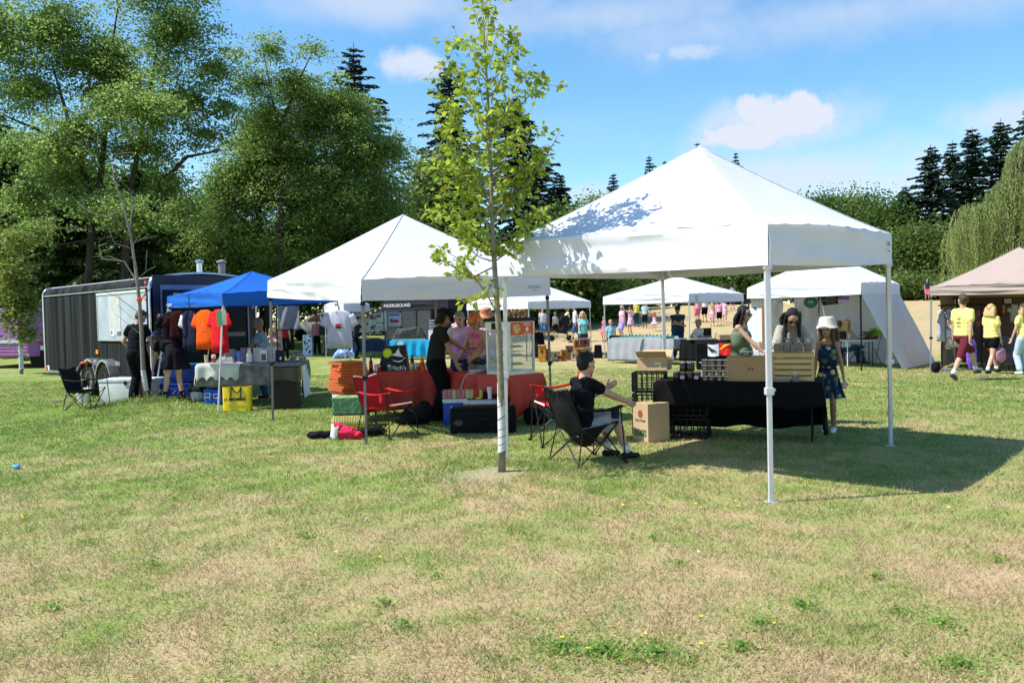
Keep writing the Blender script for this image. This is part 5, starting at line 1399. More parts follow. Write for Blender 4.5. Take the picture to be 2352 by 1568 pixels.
P7, I7 = person('girl in a cream bucket hat and dark floral sundress right of the jar table', gx(1900, 10.72), face_rz(-.45, -.9), 1.44, .0075, SKIN2, .82, True, lean=(0, 0, 1), look=(.25, 1, 0), nod=.06,
    hands=((-.27, .06, .70), (.22, .10, .72)), elb=((-.6, -.6, 0), (.6, -.6, 0)), top=FLOR, sleeve=0, straps=True, dress=FLOR, dlen=.36, dflare=.09, hair=HAIRBR, hairstyle='long', hlen=.34, hat='bucket', hatm=mat('hat_cream', (.66, .62, .56), .9, bump=.3), shoes=SHOEW, feet=((-.08, .02, .08), (.06, -.05, .08)), curl=(1.2, .5), head_s=1.08)
hp = wloc(P7.location, P7.rotation_euler.z, I7['arms'][0][2]+Vector((-.01, .02, -.09)))
g = MB(); g.ell((0, 0, 0), (.04, .035, .05)); o = g.build('snack_pouch', spots('pouch', (.6, .55, .5), [(.6, .1, .1), (.7, .7, .7), (.5, .4, .1)], 30, .4), None, smooth=True); o.location = hp; tag(o, 'small colourful snack pouch held by the girl in the floral dress', 'snack pouch')
OLIVE = cl('dress_olive', (.13, .17, .105))
P8, _ = person('woman in a sleeveless olive dress and sunglasses reaching over the jar table', gx(1698, 12.75), face_rz(.75, -.55), 1.68, .0095, SKIN, 1.05, True, lean=(0, .08, 1), look=(0, 1, 0), nod=.22,
    hands=((-.22, .12, .80), (.10, .46, .98)), elb=((-.6, -.6, 0), (.7, -.5, -.6)), top=OLIVE, sleeve=0, straps=True, dress=OLIVE, dlen=.80, dflare=.16, hair=HAIRB, hairstyle='long', hlen=.18, glasses=True, shoes=SHOEK, belly=.05)

# ------------------------------------------------------------------ the red pizza stall
RED = mat('tablecloth_red', (.52, .045, .028), .55, var=.06, bump=.25, bs=5, trans=.08, spec=.4)
t2a, W2 = table('folding table under the red cloth behind the red camp chair', (-2.38, 13.35), (-1.0, 13.55), .7)
cloth('red plastic cloth on the left pizza table with cans on it', t2a, W2, .7, .742, RED, fr=.64, bk=.5, lf=.3, rt=.2, fold=.02, seed=1, group='draped tablecloths')
t2b, W3 = table('folding table under the red cloth that carries the pizza warmer', (-1.02, 12.98), (-.05, 11.93), .70)
cloth('red plastic cloth on the right pizza table under the warmer', t2b, W3, .70, .742, RED, fr=.30, bk=.5, lf=.2, rt=.62, fold=.04, seed=6, hemv=.10, group='draped tablecloths')
oa, ob_ = On(t2a, .746), On(t2b, .746)
ALU = mat('aluminium', (.55, .54, .52), .35, .6); ORS = mat('sign_orange', (.72, .10, .02), .5)
def warmer():
    root = empty('pizza_warmer', ob_.p(W3-.29, .30), ob_.a, 'glass pizza warming cabinet with a black top and orange pizza sign', 'pizza warmer'); s = .52; h = .80
    g = MB(); g.box((0, 0, .03), (s, s, .06)); g.build('base', ALU, root, bevel=.006)
    for sx in (-1, 1):
        for sy in (-1, 1):
            g = MB(); g.box((sx*(s/2-.018), sy*(s/2-.018), .06+(h-.2)/2), (.034, .034, h-.2)); g.build('post', ALU, root, bevel=.003)
    g = MB(); g.box((0, 0, h-.075), (s+.004, s+.004, .13)); g.build('header', ALU, root)
    g = MB(); g.box((0, 0, h+.02), (s+.05, s+.05, .055)); g.build('top', DKPL, root, bevel=.01)
    g = MB(); g.box((-.02, -s/2-.012, h-.075), (.16, .03, .10)); g.build('heater_box', DKPL, root)
    for (cx, cy, sx, sy) in ((0, -s/2+.012, s-.08, .004), (s/2-.012, 0, .004, s-.08), (-s/2+.012, 0, .004, s-.08), (0, s/2-.012, s-.08, .004)):
        g = MB(); g.box((cx, cy, .06+(h-.21)/2), (sx, sy, h-.215)); g.build('glass_pane', glassy('pane', (.8, .85, .85), .16, .03), root)
    g = MB(); g.tube([(0, 0, .06), (0, 0, h-.14)], .006, 8); g.build('spindle', ALU, root)
    for z in (.14, .27, .40, .52):
        g = MB(); g.lathe([(.0005, 0), (.19, .002), (.20, .012), (.19, .010)], (0, 0, z), 24); sh = g.build('rack', ALU, root)
        if z < .45:
            g = MB(); g.lathe([(.0005, .022), (.15, .020), (.17, .028), (.175, .014), (.16, .012)], (0, 0, z), 24); g.build('pizza', mat('pizza_crust', (.36, .16, .05), .7, var=.5, vs=40), sh, smooth='auto')
    # sign on the right-hand face
    g = MB(); g.box((s/2+.004, 0, h-.115), (.008, s-.07, .19)); sg = g.build('sign', ORS, root)
    o = MB(); o.lathe([(.0005, 0), (.078, .001), (.08, .0025), (.0005, .003)], n=28, sy=.9); pz = o.build('pizza_picture', spots('pizza_print', (.62, .40, .18), [(.75, .62, .40), (.70, .55, .35), (.45, .05, .02)], 40, .4), sg)
    pz.matrix_local = Matrix.Translation((s/2+.0085, -.115, h-.115)) @ axes((0, 1, 0), (0, 0, 1)).to_4x4()
    A = axes((0, 1, 0), (0, 0, 1))
    text('PIZZA BY', .034, WHITE, sg, (s/2+.009, .10, h-.045), A); text('THE SLICE', .030, WHITE, sg, (s/2+.009, .10, h-.068), A); text('PIZZERIA', .034, WHITE, sg, (s/2+.009, .10, h-.19), A)
    o = MB(); o.lathe([(.0005, 0), (.030, .001), (.0005, .002)], n=16, sy=1.15); pz = o.build('emblem', WHITE, sg); pz.matrix_local = Matrix.Translation((s/2+.009, .10, h-.125)) @ A.to_4x4()
warmer()
# cans and bottles
def can(px, Y, cm, label, bottle=0, capm=None):
    p = at(px, 800, Y); p = Vector((p.x, Y, .748)); root = empty('soda_bottle' if bottle else 'soda_can', p, 0, label, 'bottle' if bottle else 'can', 'drinks on the red table')
    g = MB()
    if bottle:
        h = bottle; g.lathe([(.030, 0), (.033, .01), (.033, h*.6), (.028, h*.72), (.013, h*.86), (.013, h*.92)], n=16); g.build('bottle_body', cm, root, smooth='auto')
        g = MB(); g.lathe([(.0145, h*.91), (.0145, h), (.0005, h)], n=12); g.build('cap', capm or DKPL, root)
        g = MB(); g.lathe([(.0336, h*.28), (.0336, h*.52)], n=16); g.build('label', mat('can_red', (.6, .03, .03), .4), root)
    else:
        g.lathe([(.024, 0), (.033, .010), (.033, .108), (.027, .120), (.024, .122), (.0005, .120)], n=16); g.build('can_body', cm, root, smooth='auto')
        g = MB(); g.lathe([(.0333, .075), (.0333, .10)], n=16); g.build('band', WHITE, root)
    return root
COLA = mat('cola', (.03, .008, .005), .1, spec=.6); CRED = mat('can_red', (.6, .03, .03), .35, .3); CGRN = mat('can_green', (.05, .25, .10), .35, .3); CSIL = mat('can_silver', (.55, .55, .58), .3, .6); ORG = mat('orange_drink', (.9, .20, .01), .2)
can(851, 13.45, COLA, 'dark cola bottle at the left end of the red table', .25)
can(862, 13.55, CSIL, 'silver can left of a red can near the left end of the red table'); can(868.5, 13.6, CRED, 'red can beside a silver can near the left end of the red table'); can(893, 13.6, CGRN, 'green can standing in front of the black menu board')
can(946, 13.9, mat('bottle_brown', (.10, .02, .008), .15), 'brown glass bottle right of the menu board', .25); can(944, 13.62, mat('can_yellow', (.55, .45, .12), .4), 'yellowish can in front of the brown bottle')
can(954, 13.75, CSIL, 'silver can left of the orange drink bottle'); can(960, 13.7, CRED, 'red can just left of the orange drink bottle'); can(969, 13.65, ORG, 'tall orange drink bottle on the red table', .26, mat('cap_orange', (.8, .2, .02), .5)); can(978, 13.7, CSIL, 'silver can right of the orange drink bottle'); can(984, 13.75, CRED, 'red can at the right end of the drinks beside the man in black')
# A-frame menu board
SLATE = mat('board_black', (.012, .012, .016), .6)
def menu():
    p = Vector((at(905, 800, 13.75).x, 13.75, .748)); root = empty('menu_board', p, -.12, 'black folding menu board with a yellow burst and white hat on the red table', 'menu board')
    w0, w1, h = .50, .36, .44
    for s, nm in ((-1, 'front_panel'), (1, 'back_panel')):
        A0 = Vector((0, s*.11, 0)); ay = Vector((0, -s*.22, .98)).normalized()
        g = MB(); g.prism([(-w0/2, 0), (w0/2, 0), (w1/2+.02, h), (-w1/2, h-.02)], (1, 0, 0), ay, A0, .012, Vector((0, s*.98, s*s*.22))*-1 if s < 0 else Vector((0, -.98, -.22)))
        pn = g.build(nm, SLATE if s < 0 else mat('board_back', (.55, .50, .40), .7), root)
        if s < 0:
            n = Vector((1, 0, 0)).cross(ay).normalized(); n = n if n.y < 0 else -n
            def dec(name, pts, m, cx, cy): 
                q = MB(); q.prism([(cx+x, cy+y) for x, y in pts], (1, 0, 0), ay, A0+n*.014, .002, n); return q.build(name, m, pn)
            st = [(math.cos(i*math.pi/12)*(.062 if i % 2 else .095), math.sin(i*math.pi/12)*(.062 if i % 2 else .095)) for i in range(24)]
            dec('starburst', st, mat('burst_yellow', (.55, .68, .02), .6), -.10, .30)
            hat = [(-.11, .005), (-.03, .035), (-.02, .075), (.03, .125), (.02, .085), (.045, .03), (.10, -.035), (.02, -.025), (-.05, -.012)]
            dec('hat_drawing', hat, WHITE, .075, .265)
            sw = [(-.10, .0), (-.05, -.028), (.02, -.042), (.07, -.03), (.10, -.0), (.11, .02), (.13, .02), (.12, .045), (.105, .04), (.115, .015), (.06, -.012), (.0, -.022), (-.05, -.012)]
            dec('swirl_drawing', sw, WHITE, .08, .185)
            text("Witch's", .105, WHITE, pn, A0+n*.017+ay*.045+Vector((.07, 0, 0)), axes((1, 0, 0), ay), bold=.002)
menu()
# things lying on the right red table
FOIL = mat('black_plastic_shiny', (.02, .025, .035), .25, spec=.7)
g = MB()
for i in range(9): g.ell((random.uniform(-.18, .18), random.uniform(-.07, .07), .05+.05*random.random()), (.11, .07, .045), Matrix.Rotation(random.uniform(-.5, .5), 3, 'Y') @ Matrix.Rotation(random.random()*3, 3, 'Z'))
me = remesh(g, .012, 3, .012, 14); me.materials.append(FOIL); o = bpy.data.objects.new('pizza_bag', me); COL.objects.link(o); o.location = ob_.p(.38, .50, .10); o.rotation_euler.z = .1; tag(o, 'crumpled shiny black insulated bag lying beside the pizza warmer', 'bag')
root = box_thing('glass_container', 'clear food container under the black bag on the pizza table', 'container', ob_.p(.40, .50), .1, (.34, .20, .10), mat('container_grey', (.25, .27, .30), .2), lid=.008, lidm=LIDW)
for z_ in (0,):
    root = empty('paper_plates', ob_.p(.52, .14), 0, 'stack of white paper plates on the pizza table', 'plates'); g = MB()
    for i in range(6): g.lathe([(.05, .002+.007*i), (.085, .006+.007*i), (.115, .012+.007*i), (.117, .015+.007*i)], n=24)
    g.build('plate_stack', WHITE, root, smooth='auto')
root = empty('blue_tub', ob_.p(.72, .52), 0, 'small light blue tub beside the pizza warmer', 'tub'); g = MB(); g.lathe([(.055, 0), (.065, .14)], n=18); g.build('body', mat('plastic_skyblue', (.03, .30, .62), .4), root, smooth='auto'); g = MB(); g.tube([(-.06, 0, .13), (0, .0, .17), (.06, 0, .13)], .004, 6); g.build('handle', WHITE, root)

DG = cl('polo_charcoal', (.020, .019, .020)); DKT = cl('trousers_black', (.005, .005, .006))
P2, I2 = person('man in a charcoal polo, black cap and black trousers serving at the red table', gx(1003, 12.95), face_rz(.93, .30), 1.74, .0085, SKIN2, 1.08, pelvis=(0, -.03, .93), lean=(0, .16, 1), look=(.1, 1, 0), nod=.42,
    hands=((-.10, .56, 1.05), (.25, .26, .86)), elb=((-.5, -.5, -1), (.3, -1, -.2)), curl=(.8, .6), top=DG, sleeve=.62, loose=1.7, bl=4.0, bottom=DKT, leglen=1.98, hair=HAIRB, hairstyle='bob', hat='cap', hatm=cl('cap_black', (.012, .012, .014)), shoes=SHOEK, feet=((-.12, .08, .08), (.12, -.06, .08)))
hp = wloc(P2.location, P2.rotation_euler.z, I2['arms'][0][2]+Vector((0, .11, .01)))
root = empty('card_reader', hp, .3, 'small dark card reader in the hand of the man in the charcoal polo', 'card reader'); g = MB(); g.box((0, 0, 0), (.14, .07, .022)); g.build('body', mat('reader', (.03, .03, .10), .3), root, bevel=.005); g = MB(); g.box((0, 0, .012), (.08, .05, .002)); g.build('screen', mat('screen_grey', (.2, .22, .3), .2), root)
TD1 = mat('tiedye_purple', (.68, .60, .68), .88, col2=(.45, .05, .60), vs=3.2, bump=.2, bs=9)
TD2 = mat('tiedye_pink', (.62, .06, .34), .88, col2=(.72, .58, .10), vs=4.0, bump=.2, bs=9)
person('customer in a white and purple tie-dye tee facing the pizza stall', gx(1058, 14.5), face_rz(-.25, -1), 1.70, .011, SKIN3, 1.15, lean=(0, .05, 1), nod=.3, hands=((-.25, .25, .95), (.22, .30, 1.0)), top=TD1, sleeve=.6, loose=1.8, bottom=cl('shorts_navy', (.03, .04, .09)), leglen=.9, hair=HAIRG, shoes=SHOEW, belly=.2)
HATO = spots('hat_orange', (.70, .16, .03), [(.75, .45, .05), (.10, .30, .25), (.65, .08, .10), (.75, .60, .40)], 32, .42)
HATM = spots('hat_many', (.60, .20, .10), [(.05, .35, .20), (.75, .55, .05), (.65, .10, .15), (.10, .35, .50), (.75, .60, .45)], 32, .45)
person('woman in a flowery orange bucket hat and pink tie-dye top at the pizza stall', gx(1097, 14.2), face_rz(-.45, -.9), 1.64, .010, SKIN, 1.1, True, lean=(0, .08, 1), nod=.35, hands=((-.22, .32, 1.0), (.20, .36, 1.02)), top=TD2, sleeve=.15, loose=1.2, bottom=cl('shorts_tan', (.3, .24, .16)), leglen=.9, hair=HAIRBL, hairstyle='bob', hat='bucket', hatm=HATO, glasses=True, shoes=SHOEW)
person('customer in a green and pink patterned bucket hat hidden behind the pizza warmer', gx(1124, 15.2), face_rz(-.5, -.8), 1.72, .012, SKIN, 1.1, True, lean=(0, .08, 1), nod=.3, top=TD1, sleeve=.5, bottom=cl('shorts_tan', (.3, .24, .16)), leglen=.9, hair=HAIRBR, hairstyle='bob', hat='bucket', hatm=HATM, shoes=SHOEW)

# ------------------------------------------------------------------ goods stacked round the pizza stall
PZB = mat('pizza_box_orange', (.52, .115, .03), .7, var=.1, vs=4); PZE = mat('pizza_box_edge', (.40, .20, .10), .8)
CB = mat('cooler_blue', (.015, .06, .36), .4); CBL = mat('cooler_lightblue', (.03, .22, .52), .4); CR = mat('cooler_red', (.5, .02, .02), .4); CW = mat('cooler_white', (.62, .63, .62), .5)
def cooler(label, loc, rz, s, bm_, lm_, group='picnic coolers', handle=False, latch=False):
    root = empty('cooler', loc, rz, label, 'cooler', group); w_, d_, h_ = s
    g = MB(); g.box((0, 0, h_*.42), (w_, d_, h_*.84), taper=1.03); g.build('body', bm_, root, bevel=.02, smooth='auto')
    g = MB(); g.box((0, 0, h_*.92), (w_*1.05, d_*1.05, h_*.15)); g.build('lid', lm_, root, bevel=.018, smooth='auto')
    if handle:
        g = MB(); y = -d_/2-.012
        for (a, b_) in (((-.06, y, h_*.72), (.06, y, h_*.72)), ((-.06, y, h_*.72), (-.045, y-.02, h_*.48)), ((.06, y, h_*.72), (.045, y-.02, h_*.48)), ((-.045, y-.02, h_*.48), (.045, y-.02, h_*.48))): g.bar(a, b_, .014)
        g.build('handle', LIDW, root)
    if latch:
        g = MB(); g.box((0, -d_/2-.012, h_*.83), (.06, .02, .07)); g.build('latch', DKPL, root)
    return root
pb = gx(791, 12.9)
cooler('light blue cooler with a white lid under the leaning stack of pizza boxes', (pb.x+.02, 13.05, 0), .5, (.44, .40, .44), CBL, CW)
for i in range(11):
    root = empty('pizza_box', (pb.x+random.uniform(-.025, .025), 13.05+random.uniform(-.02, .02), .452+.046*i), .62+random.uniform(-.12, .12), 'orange pizza box, number %s from the bottom of the stack by the tent leg' % ('one', 'two', 'three', 'four', 'five', 'six', 'seven', 'eight', 'nine', 'ten', 'eleven')[i], 'pizza box', 'stacked pizza boxes')
    s_ = .43+.012*(i % 3); g = MB(); g.box((0, 0, .018), (s_, s_, .034)); g.build('tray', PZB, root, bevel=.003)
    g = MB(); g.box((0, .0, .039), (s_+.008, s_+.008, .008)); g.build('lid', PZB if i < 10 else mat('pizza_box_top', (.42, .15, .06), .7), root)
def folded(name, label, cat, loc, rz, w_, d_, n, th, m, fringe=None):
    g = MB()
    for i in range(n):
        g.box((random.uniform(-.01, .01), 0, th*(i+.5)), (w_, d_, th*.92))
    me = remesh(g, .011, 3, .006, 12, n); me.materials.append(m); o = bpy.data.objects.new(name, me); COL.objects.link(o); o.location = loc; o.rotation_euler.z = rz; tag(o, label, cat)
    if fringe:
        f = MB(); k_ = 22
        for i in range(k_): x = -w_/2+w_*i/(k_-1); f.tube([(x, -d_/2-.005, th*n*.9), (x+.008, -d_/2-.02, th*n*.6), (x, -d_/2-.018, th*n*.35)], .006, 4)
        f.build('fringe', fringe, o)
    return o
GRN = stripes('mat_green', (.03, .22, .13), (.35, .32, .12), 20, 'Z', ratio=.85, dist=.6)
folded('woven_mat', 'thick green woven mats folded in a pile beside the pizza boxes', 'woven mat', (gx(800, 12.5).x, 12.42, .20), .05, .46, .42, 5, .052, GRN)
folded('blanket', 'yellow striped blanket with white fringe under the green mats', 'blanket', (gx(803, 12.5).x, 12.40, .0), .05, .50, .44, 3, .066, stripes('blanket_yellow', (.62, .56, .02), (.10, .08, .02), 9, 'Z', ratio=.8), fringe=mat('fringe_cream', (.75, .68, .40), .9))
REDF = mat('chair_red', (.45, .022, .026), .75, bump=.2, bs=30)
camp_chair('red camp chair with white piping in front of the red table', (gx(882, 11.25).x, 11.3, 0), face_rz(.85, -.50), REDF, hem=mat('hem_pale', (.72, .62, .60), .8), w_=.54)
rc_ = camp_chair('red camp chair behind the seated man, turned to the pizza stall', (gx(1278, 10.35).x, 10.35, 0), face_rz(-.97, -.2), REDF, w_=.60, hem=mat('hem_pale', (.72, .62, .60), .8))
rc_.scale = (1, 1, 1.14)
def soft(name, label, cat, loc, rz, blobs, m, vox=.014, disp=.012, ds=11):
    g = MB()
    for b_ in blobs: g.ell(b_[:3], b_[3:6], Matrix.Rotation(b_[6] if len(b_) > 6 else 0, 3, 'Y'))
    me = remesh(g, vox, 3, disp, ds); me.materials.append(m); o = bpy.data.objects.new(name, me); COL.objects.link(o); o.location = loc; o.rotation_euler.z = rz; tag(o, label, cat); return o
BAGK = mat('bag_black', (.007, .007, .008), .72, bump=.4, bs=12)
p = gx(733, 11.2); soft('chair_bag', 'empty black chair bag lying left of the pink towel', 'bag', p, .1, [(0, 0, .05, .19, .07, .055), (-.14, .02, .05, .08, .06, .05)], BAGK, .012)
p = gx(838, 11.3); soft('chair_bag', 'crumpled shiny black bag lying right of the pink towel', 'bag', p, .2, [(0, 0, .06, .22, .08, .07), (.14, .03, .07, .10, .08, .07)], BAGK, .012)
p = gx(789, 11.1); o = soft('towel', 'crumpled bright pink towel on the grass by the tent leg', 'towel', p, -.2, [(0, 0, .08, .19, .09, .10, .25), (-.12, -.02, .12, .10, .06, .10, .5), (.12, 0, .06, .12, .08, .06)], mat('towel_pink', (.72, .035, .12), .9, col2=(.60, .02, .05), vs=8, bump=.5, bs=14), .010, .022, 12)
g = MB(); g.grid(lambda u, v: Vector((-.20+.10*v+.03*u, -.095-.02*math.sin(v*3), .02+.19*u*(1-.2*v)+.02*math.sin(v*8))), 6, 8, .006); g.build('border', WHITE, o, smooth=True)
# case, coolers, drinks
p = gx(1105, 11.45); root = empty('equipment_case', p, -.02, 'long black soft equipment case on the grass in front of the coolers', 'case')
g = MB(); g.box((0, 0, .17), (.92, .32, .33)); g.build('body', BAGK, root, bevel=.04, smooth='auto'); g = MB(); g.box((0, 0, .345), (.90, .30, .03)); g.build('lid', BAGK, root, bevel=.012)
g = MB(); g.tube([(-.1, -.17, .25), (-.08, -.20, .21), (.08, -.20, .21), (.1, -.17, .25)], .01, 6); g.build('handle', DKPL, root); g = MB(); g.lathe([(.0005, 0), (.06, .002), (.0005, .003)], n=16, sx=1.1, sy=.7); e_ = g.build('badge', mat('badge_brown', (.06, .045, .04), .7), root); e_.matrix_local = Matrix.Translation((-.34, -.163, .16)) @ axes((1, 0, 0), (0, 0, 1)).to_4x4()
p = gx(1042, 12.35); cooler('blue cooler with a white handle under the soda trays', p, .0, (.36, .30, .40), CB, CW, handle=True)
p = gx(1103, 12.25); cooler('red cooler with a wide white lid beside the blue cooler', p, -.05, (.52, .34, .38), CR, CW)
CANS = spots('soda_tray_print', (.35, .32, .33), [(.5, .03, .04), (.42, .42, .45), (.45, .40, .05), (.5, .04, .05)], 26, .5, .4)
root = empty('soda_tray', (gx(1042, 12.35).x+.02, 12.33, .402), 0, 'shrink-wrapped tray of mixed soda cans on the blue cooler', 'tray of cans')
for i in range(6):
    for j in range(3): g = MB(); g.lathe([(.026, 0), (.033, .01), (.033, .11), (.026, .122), (.0005, .12)], (-.17+.068*i, -.07+.068*j, .004), 12); g.build('can', (CRED, CSIL, CRED, CSIL, mat('can_yellow', (.55, .45, .12), .4), CGRN)[(i*2+j) % 6], root, smooth='auto')
g = MB(); g.box((0, 0, .064), (.43, .23, .128)); g.build('wrap', CLEAR, root, bevel=.01)
root = empty('soda_tray', (gx(1083, 12.35).x+.05, 12.33, .402), 0, 'second tray of yellow topped soda cans, right of the first', 'tray of cans')
for i in range(3):
    for j in range(3): g = MB(); g.lathe([(.026, 0), (.033, .01), (.033, .11), (.026, .122), (.0005, .12)], (-.068+.068*i, -.07+.068*j, .004), 12); g.build('can', (mat('can_yellow', (.55, .45, .12), .4), CRED)[(i+j) % 2], root, smooth='auto')
root = empty('paper_cup', (gx(1121, 12.1).x, 12.12, .398), 0, 'tall white paper cup on the red cooler', 'paper cup'); g = MB(); g.lathe([(.028, 0), (.040, .17), (.042, .172), (.042, .178), (.038, .178)], n=18); g.build('cup', WHITE, root, smooth='auto')
p = gx(1222, 12.05); root = soft('handbag', 'small black bag on the grass under the right pizza table', 'bag', p, .1, [(0, 0, .13, .17, .09, .13), (.04, 0, .10, .17, .09, .10), (-.05, 0, .2, .1, .07, .08)], BAGK, .014)
g = MB(); g.tube([(-.08, 0, .24), (-.05, 0, .36), (.03, 0, .37), (.07, 0, .24)], .010, 6); g.build('handle', BAGK, root)
p = gx(948, 12.4); soft('backpack', 'black backpack with a grey logo slumped in front of the left red cloth', 'backpack', p, 0, [(0, 0, .14, .20, .14, .14), (.14, 0, .19, .14, .13, .18), (-.2, -.02, .09, .12, .09, .08)], BAGK, .016)
# white cable hanging over the red cloth
g = MB(); g.tube([ob_.p(.62, .02, .01), ob_.p(.50, -.02, -.0), ob_.p(.44, -.06, -.10), ob_.p(.40, -.09, -.25), ob_.p(.38, -.12, -.45)], .005, 6); o = g.build('power_cable', WHITE, None, smooth=True); tag(o, 'thin white cable hanging down over the right red cloth', 'cable')
g = MB(); g.tube([ob_.p(W3-.05, -.02, .03), ob_.p(W3-.07, -.08, -.05), ob_.p(W3-.10, -.10, -.30), ob_.p(W3-.2, -.16, -.60)], .006, 6); o = g.build('power_cable', DKPL, None, smooth=True); tag(o, 'black power cable hanging from the pizza warmer', 'cable')
# ================================================================== trailer, caravan, house
def streaky(name, c1, c2, gloss=.25):
    m = mat(name, c1, gloss, var=.1, col2=c2, vs=2.4, det=8, stretch=(3, 3, .08), spec=.05); return m
TRB = streaky('trailer_skin', (.002, .003, .003), (.040, .043, .043), .8)
TRD = mat('trailer_dark_blue', (.008, .010, .028), .3)
CHR = mat('trim_chrome', (.62, .64, .66), .25, .85)
def trailer():
    A = Vector((-12.2, 21.4, 0)); B = Vector((-7.49, 17.0, 0)); a = math.atan2(B.y-A.y, B.x-A.x); Lh = (B-A).length; Wd = 2.4; z0, z1 = .44, 2.60
    root = empty('cargo_trailer', A, a, 'long weathered black cargo trailer with an open back end and a white hatch panel', 'trailer')
    r = .20
    def section(y0, y1, zt):        # rounded roof edge profile across the width (y, z)
        pts = [(0, z0), (0, zt-r)]
        for i in range(1, 7): t = i/6*math.pi/2; pts.append((r-r*math.cos(t), zt-r+r*math.sin(t)))
        n = 8
        for i in range(1, n): pts.append((r+(Wd-2*r)*i/n, zt+.09*math.sin(math.pi*i/n)))
        for i in range(6, -1, -1): t = i/6*math.pi/2; pts.append((Wd-r+r*math.cos(t), zt-r+r*math.sin(t)))
        pts.append((Wd, z0)); return pts
    P = section(0, Wd, z1); g = MB(); n = len(P)
    vs = [(0, y, z) for y, z in P]+[(Lh, y, z) for y, z in P]
    fs = [(i, i+1, n+i+1, n+i) for i in range(n-1)]+[(0, n, 2*n-1, n-1)]+[tuple(range(n))]
    g.add(vs, fs); g.build('body', TRB, root, smooth='auto')
    g = MB()      # end frame: back edge profile
    Q = [(y if 0 < y < Wd else y, z) for y, z in P]; g.tube([(Lh, y, z) for y, z in Q], .028, 6, False); g.build('edge_trim', CHR, root, smooth=True); g = MB(); g.tube([(0, y, z) for y, z in Q], .026, 6, False); g.build('edge_trim', CHR, root, smooth=True)
    g = MB(); g.bar((0, -.012, z1-r-.01), (Lh, -.012, z1-r-.01), .02, .025); g.bar((0, -.010, z0+.02), (Lh, -.010, z0+.02), .02, .05); g.build('side_trim', mat('trim_dull', (.30, .32, .32), .35, .6), root)
    g = MB(); g.box((Lh/2, Wd/2, z1+.0), (Lh-.06, Wd-2*r, .03)); g.build('roof_skin', mat('roof_white', (.65, .66, .68), .4), root)
    # back end: dark wall, doorway's inner shade painted as a flat black panel
    g = MB(); g.box((Lh+.02, Wd/2, (z0+z1)/2+.05), (.03, Wd-.12, z1-z0-.02)); g.build('end_wall', TRD, root)
    g = MB(); y0, y1, zt = .22, Wd-.22, z1-.22
    g.bar((Lh+.05, y0, z0), (Lh+.05, y0, zt), .05, .03); g.bar((Lh+.05, y1, z0), (Lh+.05, y1, zt), .05, .03); g.bar((Lh+.05, y0-.02, zt), (Lh+.05, y1+.02, zt), .03, .10); g.build('door_frame', mat('frame_blue_grey', (.14, .17, .24), .3, .5), root)
    g = MB(); g.box((Lh+.04, Wd/2, (z0+zt)/2), (.012, Wd-.5, zt-z0-.04)); g.build('doorway_shade_panel', mat('interior_shade_black', (.006, .006, .010), .6), root)
    g = MB(); g.box((Lh+.06, .55, zt-.15), (.01, .14, .06)); g.build('plate', mat('plate_grey', (.4, .42, .45), .4), root)
    g = MB(); g.box((Lh+.05, 1.35, 1.35), (.03, 1.5, .09)); g.build('shelf', mat('shelf_grey', (.20, .19, .18), .5), root)
    g = MB(); g.box((Lh+.08, .14, 1.75), (.06, .05, .14)); g.box((Lh+.08, .14, .9), (.06, .05, .14)); g.build('hinge', CHR, root)
    # white hatch panel with sheets of paper
    x0, x1 = Lh-2.75, Lh-.12
    g = MB(); g.box(((x0+x1)/2, -.012, 1.79), (x1-x0, .02, 1.02)); pn = g.build('hatch_panel', mat('panel_white', (.42, .47, .52), .35, var=.12, vs=2, col2=(.30, .34, .38)), root, bevel=.004)
    g = MB(); g.bar((x0-.01, -.03, 2.32), (x1+.01, -.03, 2.32), .02, .05); g.bar((x0, -.028, 1.27), (x1, -.028, 1.27), .015, .02); g.bar((x0, -.028, 1.27), (x0, -.028, 2.3), .02, .015); g.build('hatch_frame', CHR, root)
    g = MB(); g.box((x0+.98, -.026, 1.82), (.62, .006, .86)); g.build('paper_sheet', mat('paper_cream', (.50, .50, .46), .7), pn)
    g = MB(); g.box((x0+.85, -.031, 1.44), (.22, .004, .16)); g.build('notice', mat('notice_white', (.6, .62, .66), .7), pn); g = MB(); g.box((x0+1.2, -.031, 1.43), (.20, .004, .08)); g.build('notice', mat('notice_grey', (.12, .12, .13), .7), pn)
    g = MB(); g.lathe([(.0005, 0), (.05, .001), (.0005, .003)], n=14); e = g.build('sticker', mat('sticker_purple', (.30, .12, .45), .6), pn); e.matrix_local = Matrix.Translation((x0+.80, -.034, 1.45)) @ axes((1, 0, 0), (0, 0, 1)).to_4x4()
    # vertical seams of the side sheets
    for i in range(1, 14):
        x = Lh*i/14
        if x0-.1 < x < x1+.1: continue
        g = MB(); g.box((x, -.001, (z0+z1-r)/2), (.006, .003, z1-r-z0-.06)); g.build('seam', TRB, root)
    for x, z, m_, nm in ((x0-.10, 1.0, mat('lamp_amber', (.8, .22, .02), .3), 'marker_lamp'), (Lh-.10, z1-.12, mat('lamp_red', (.5, .02, .02), .3), 'marker_lamp'), (.12, .53, mat('lamp_orange', (.6, .12, .03), .3), 'marker_lamp')):
        g = MB(); g.box((x, -.02, z), (.14 if z < 2 else .10, .03, .10 if z < 2 else .07)); g.build(nm, m_, root, bevel=.008)
    g = MB(); g.box((.22, -.008, .53), (.16, .008, .14)); g.build('plate', WHITE, root)
    # double fender and wheels
    wx = [Lh*.545, Lh*.545+.86]
    g = MB(); pts = []
    for c in wx:
        for i in range(9):
            t = math.pi*(1-i/8); pts.append((c+.44*math.cos(t), .36+.50*math.sin(t)*1.0))
    g2 = []
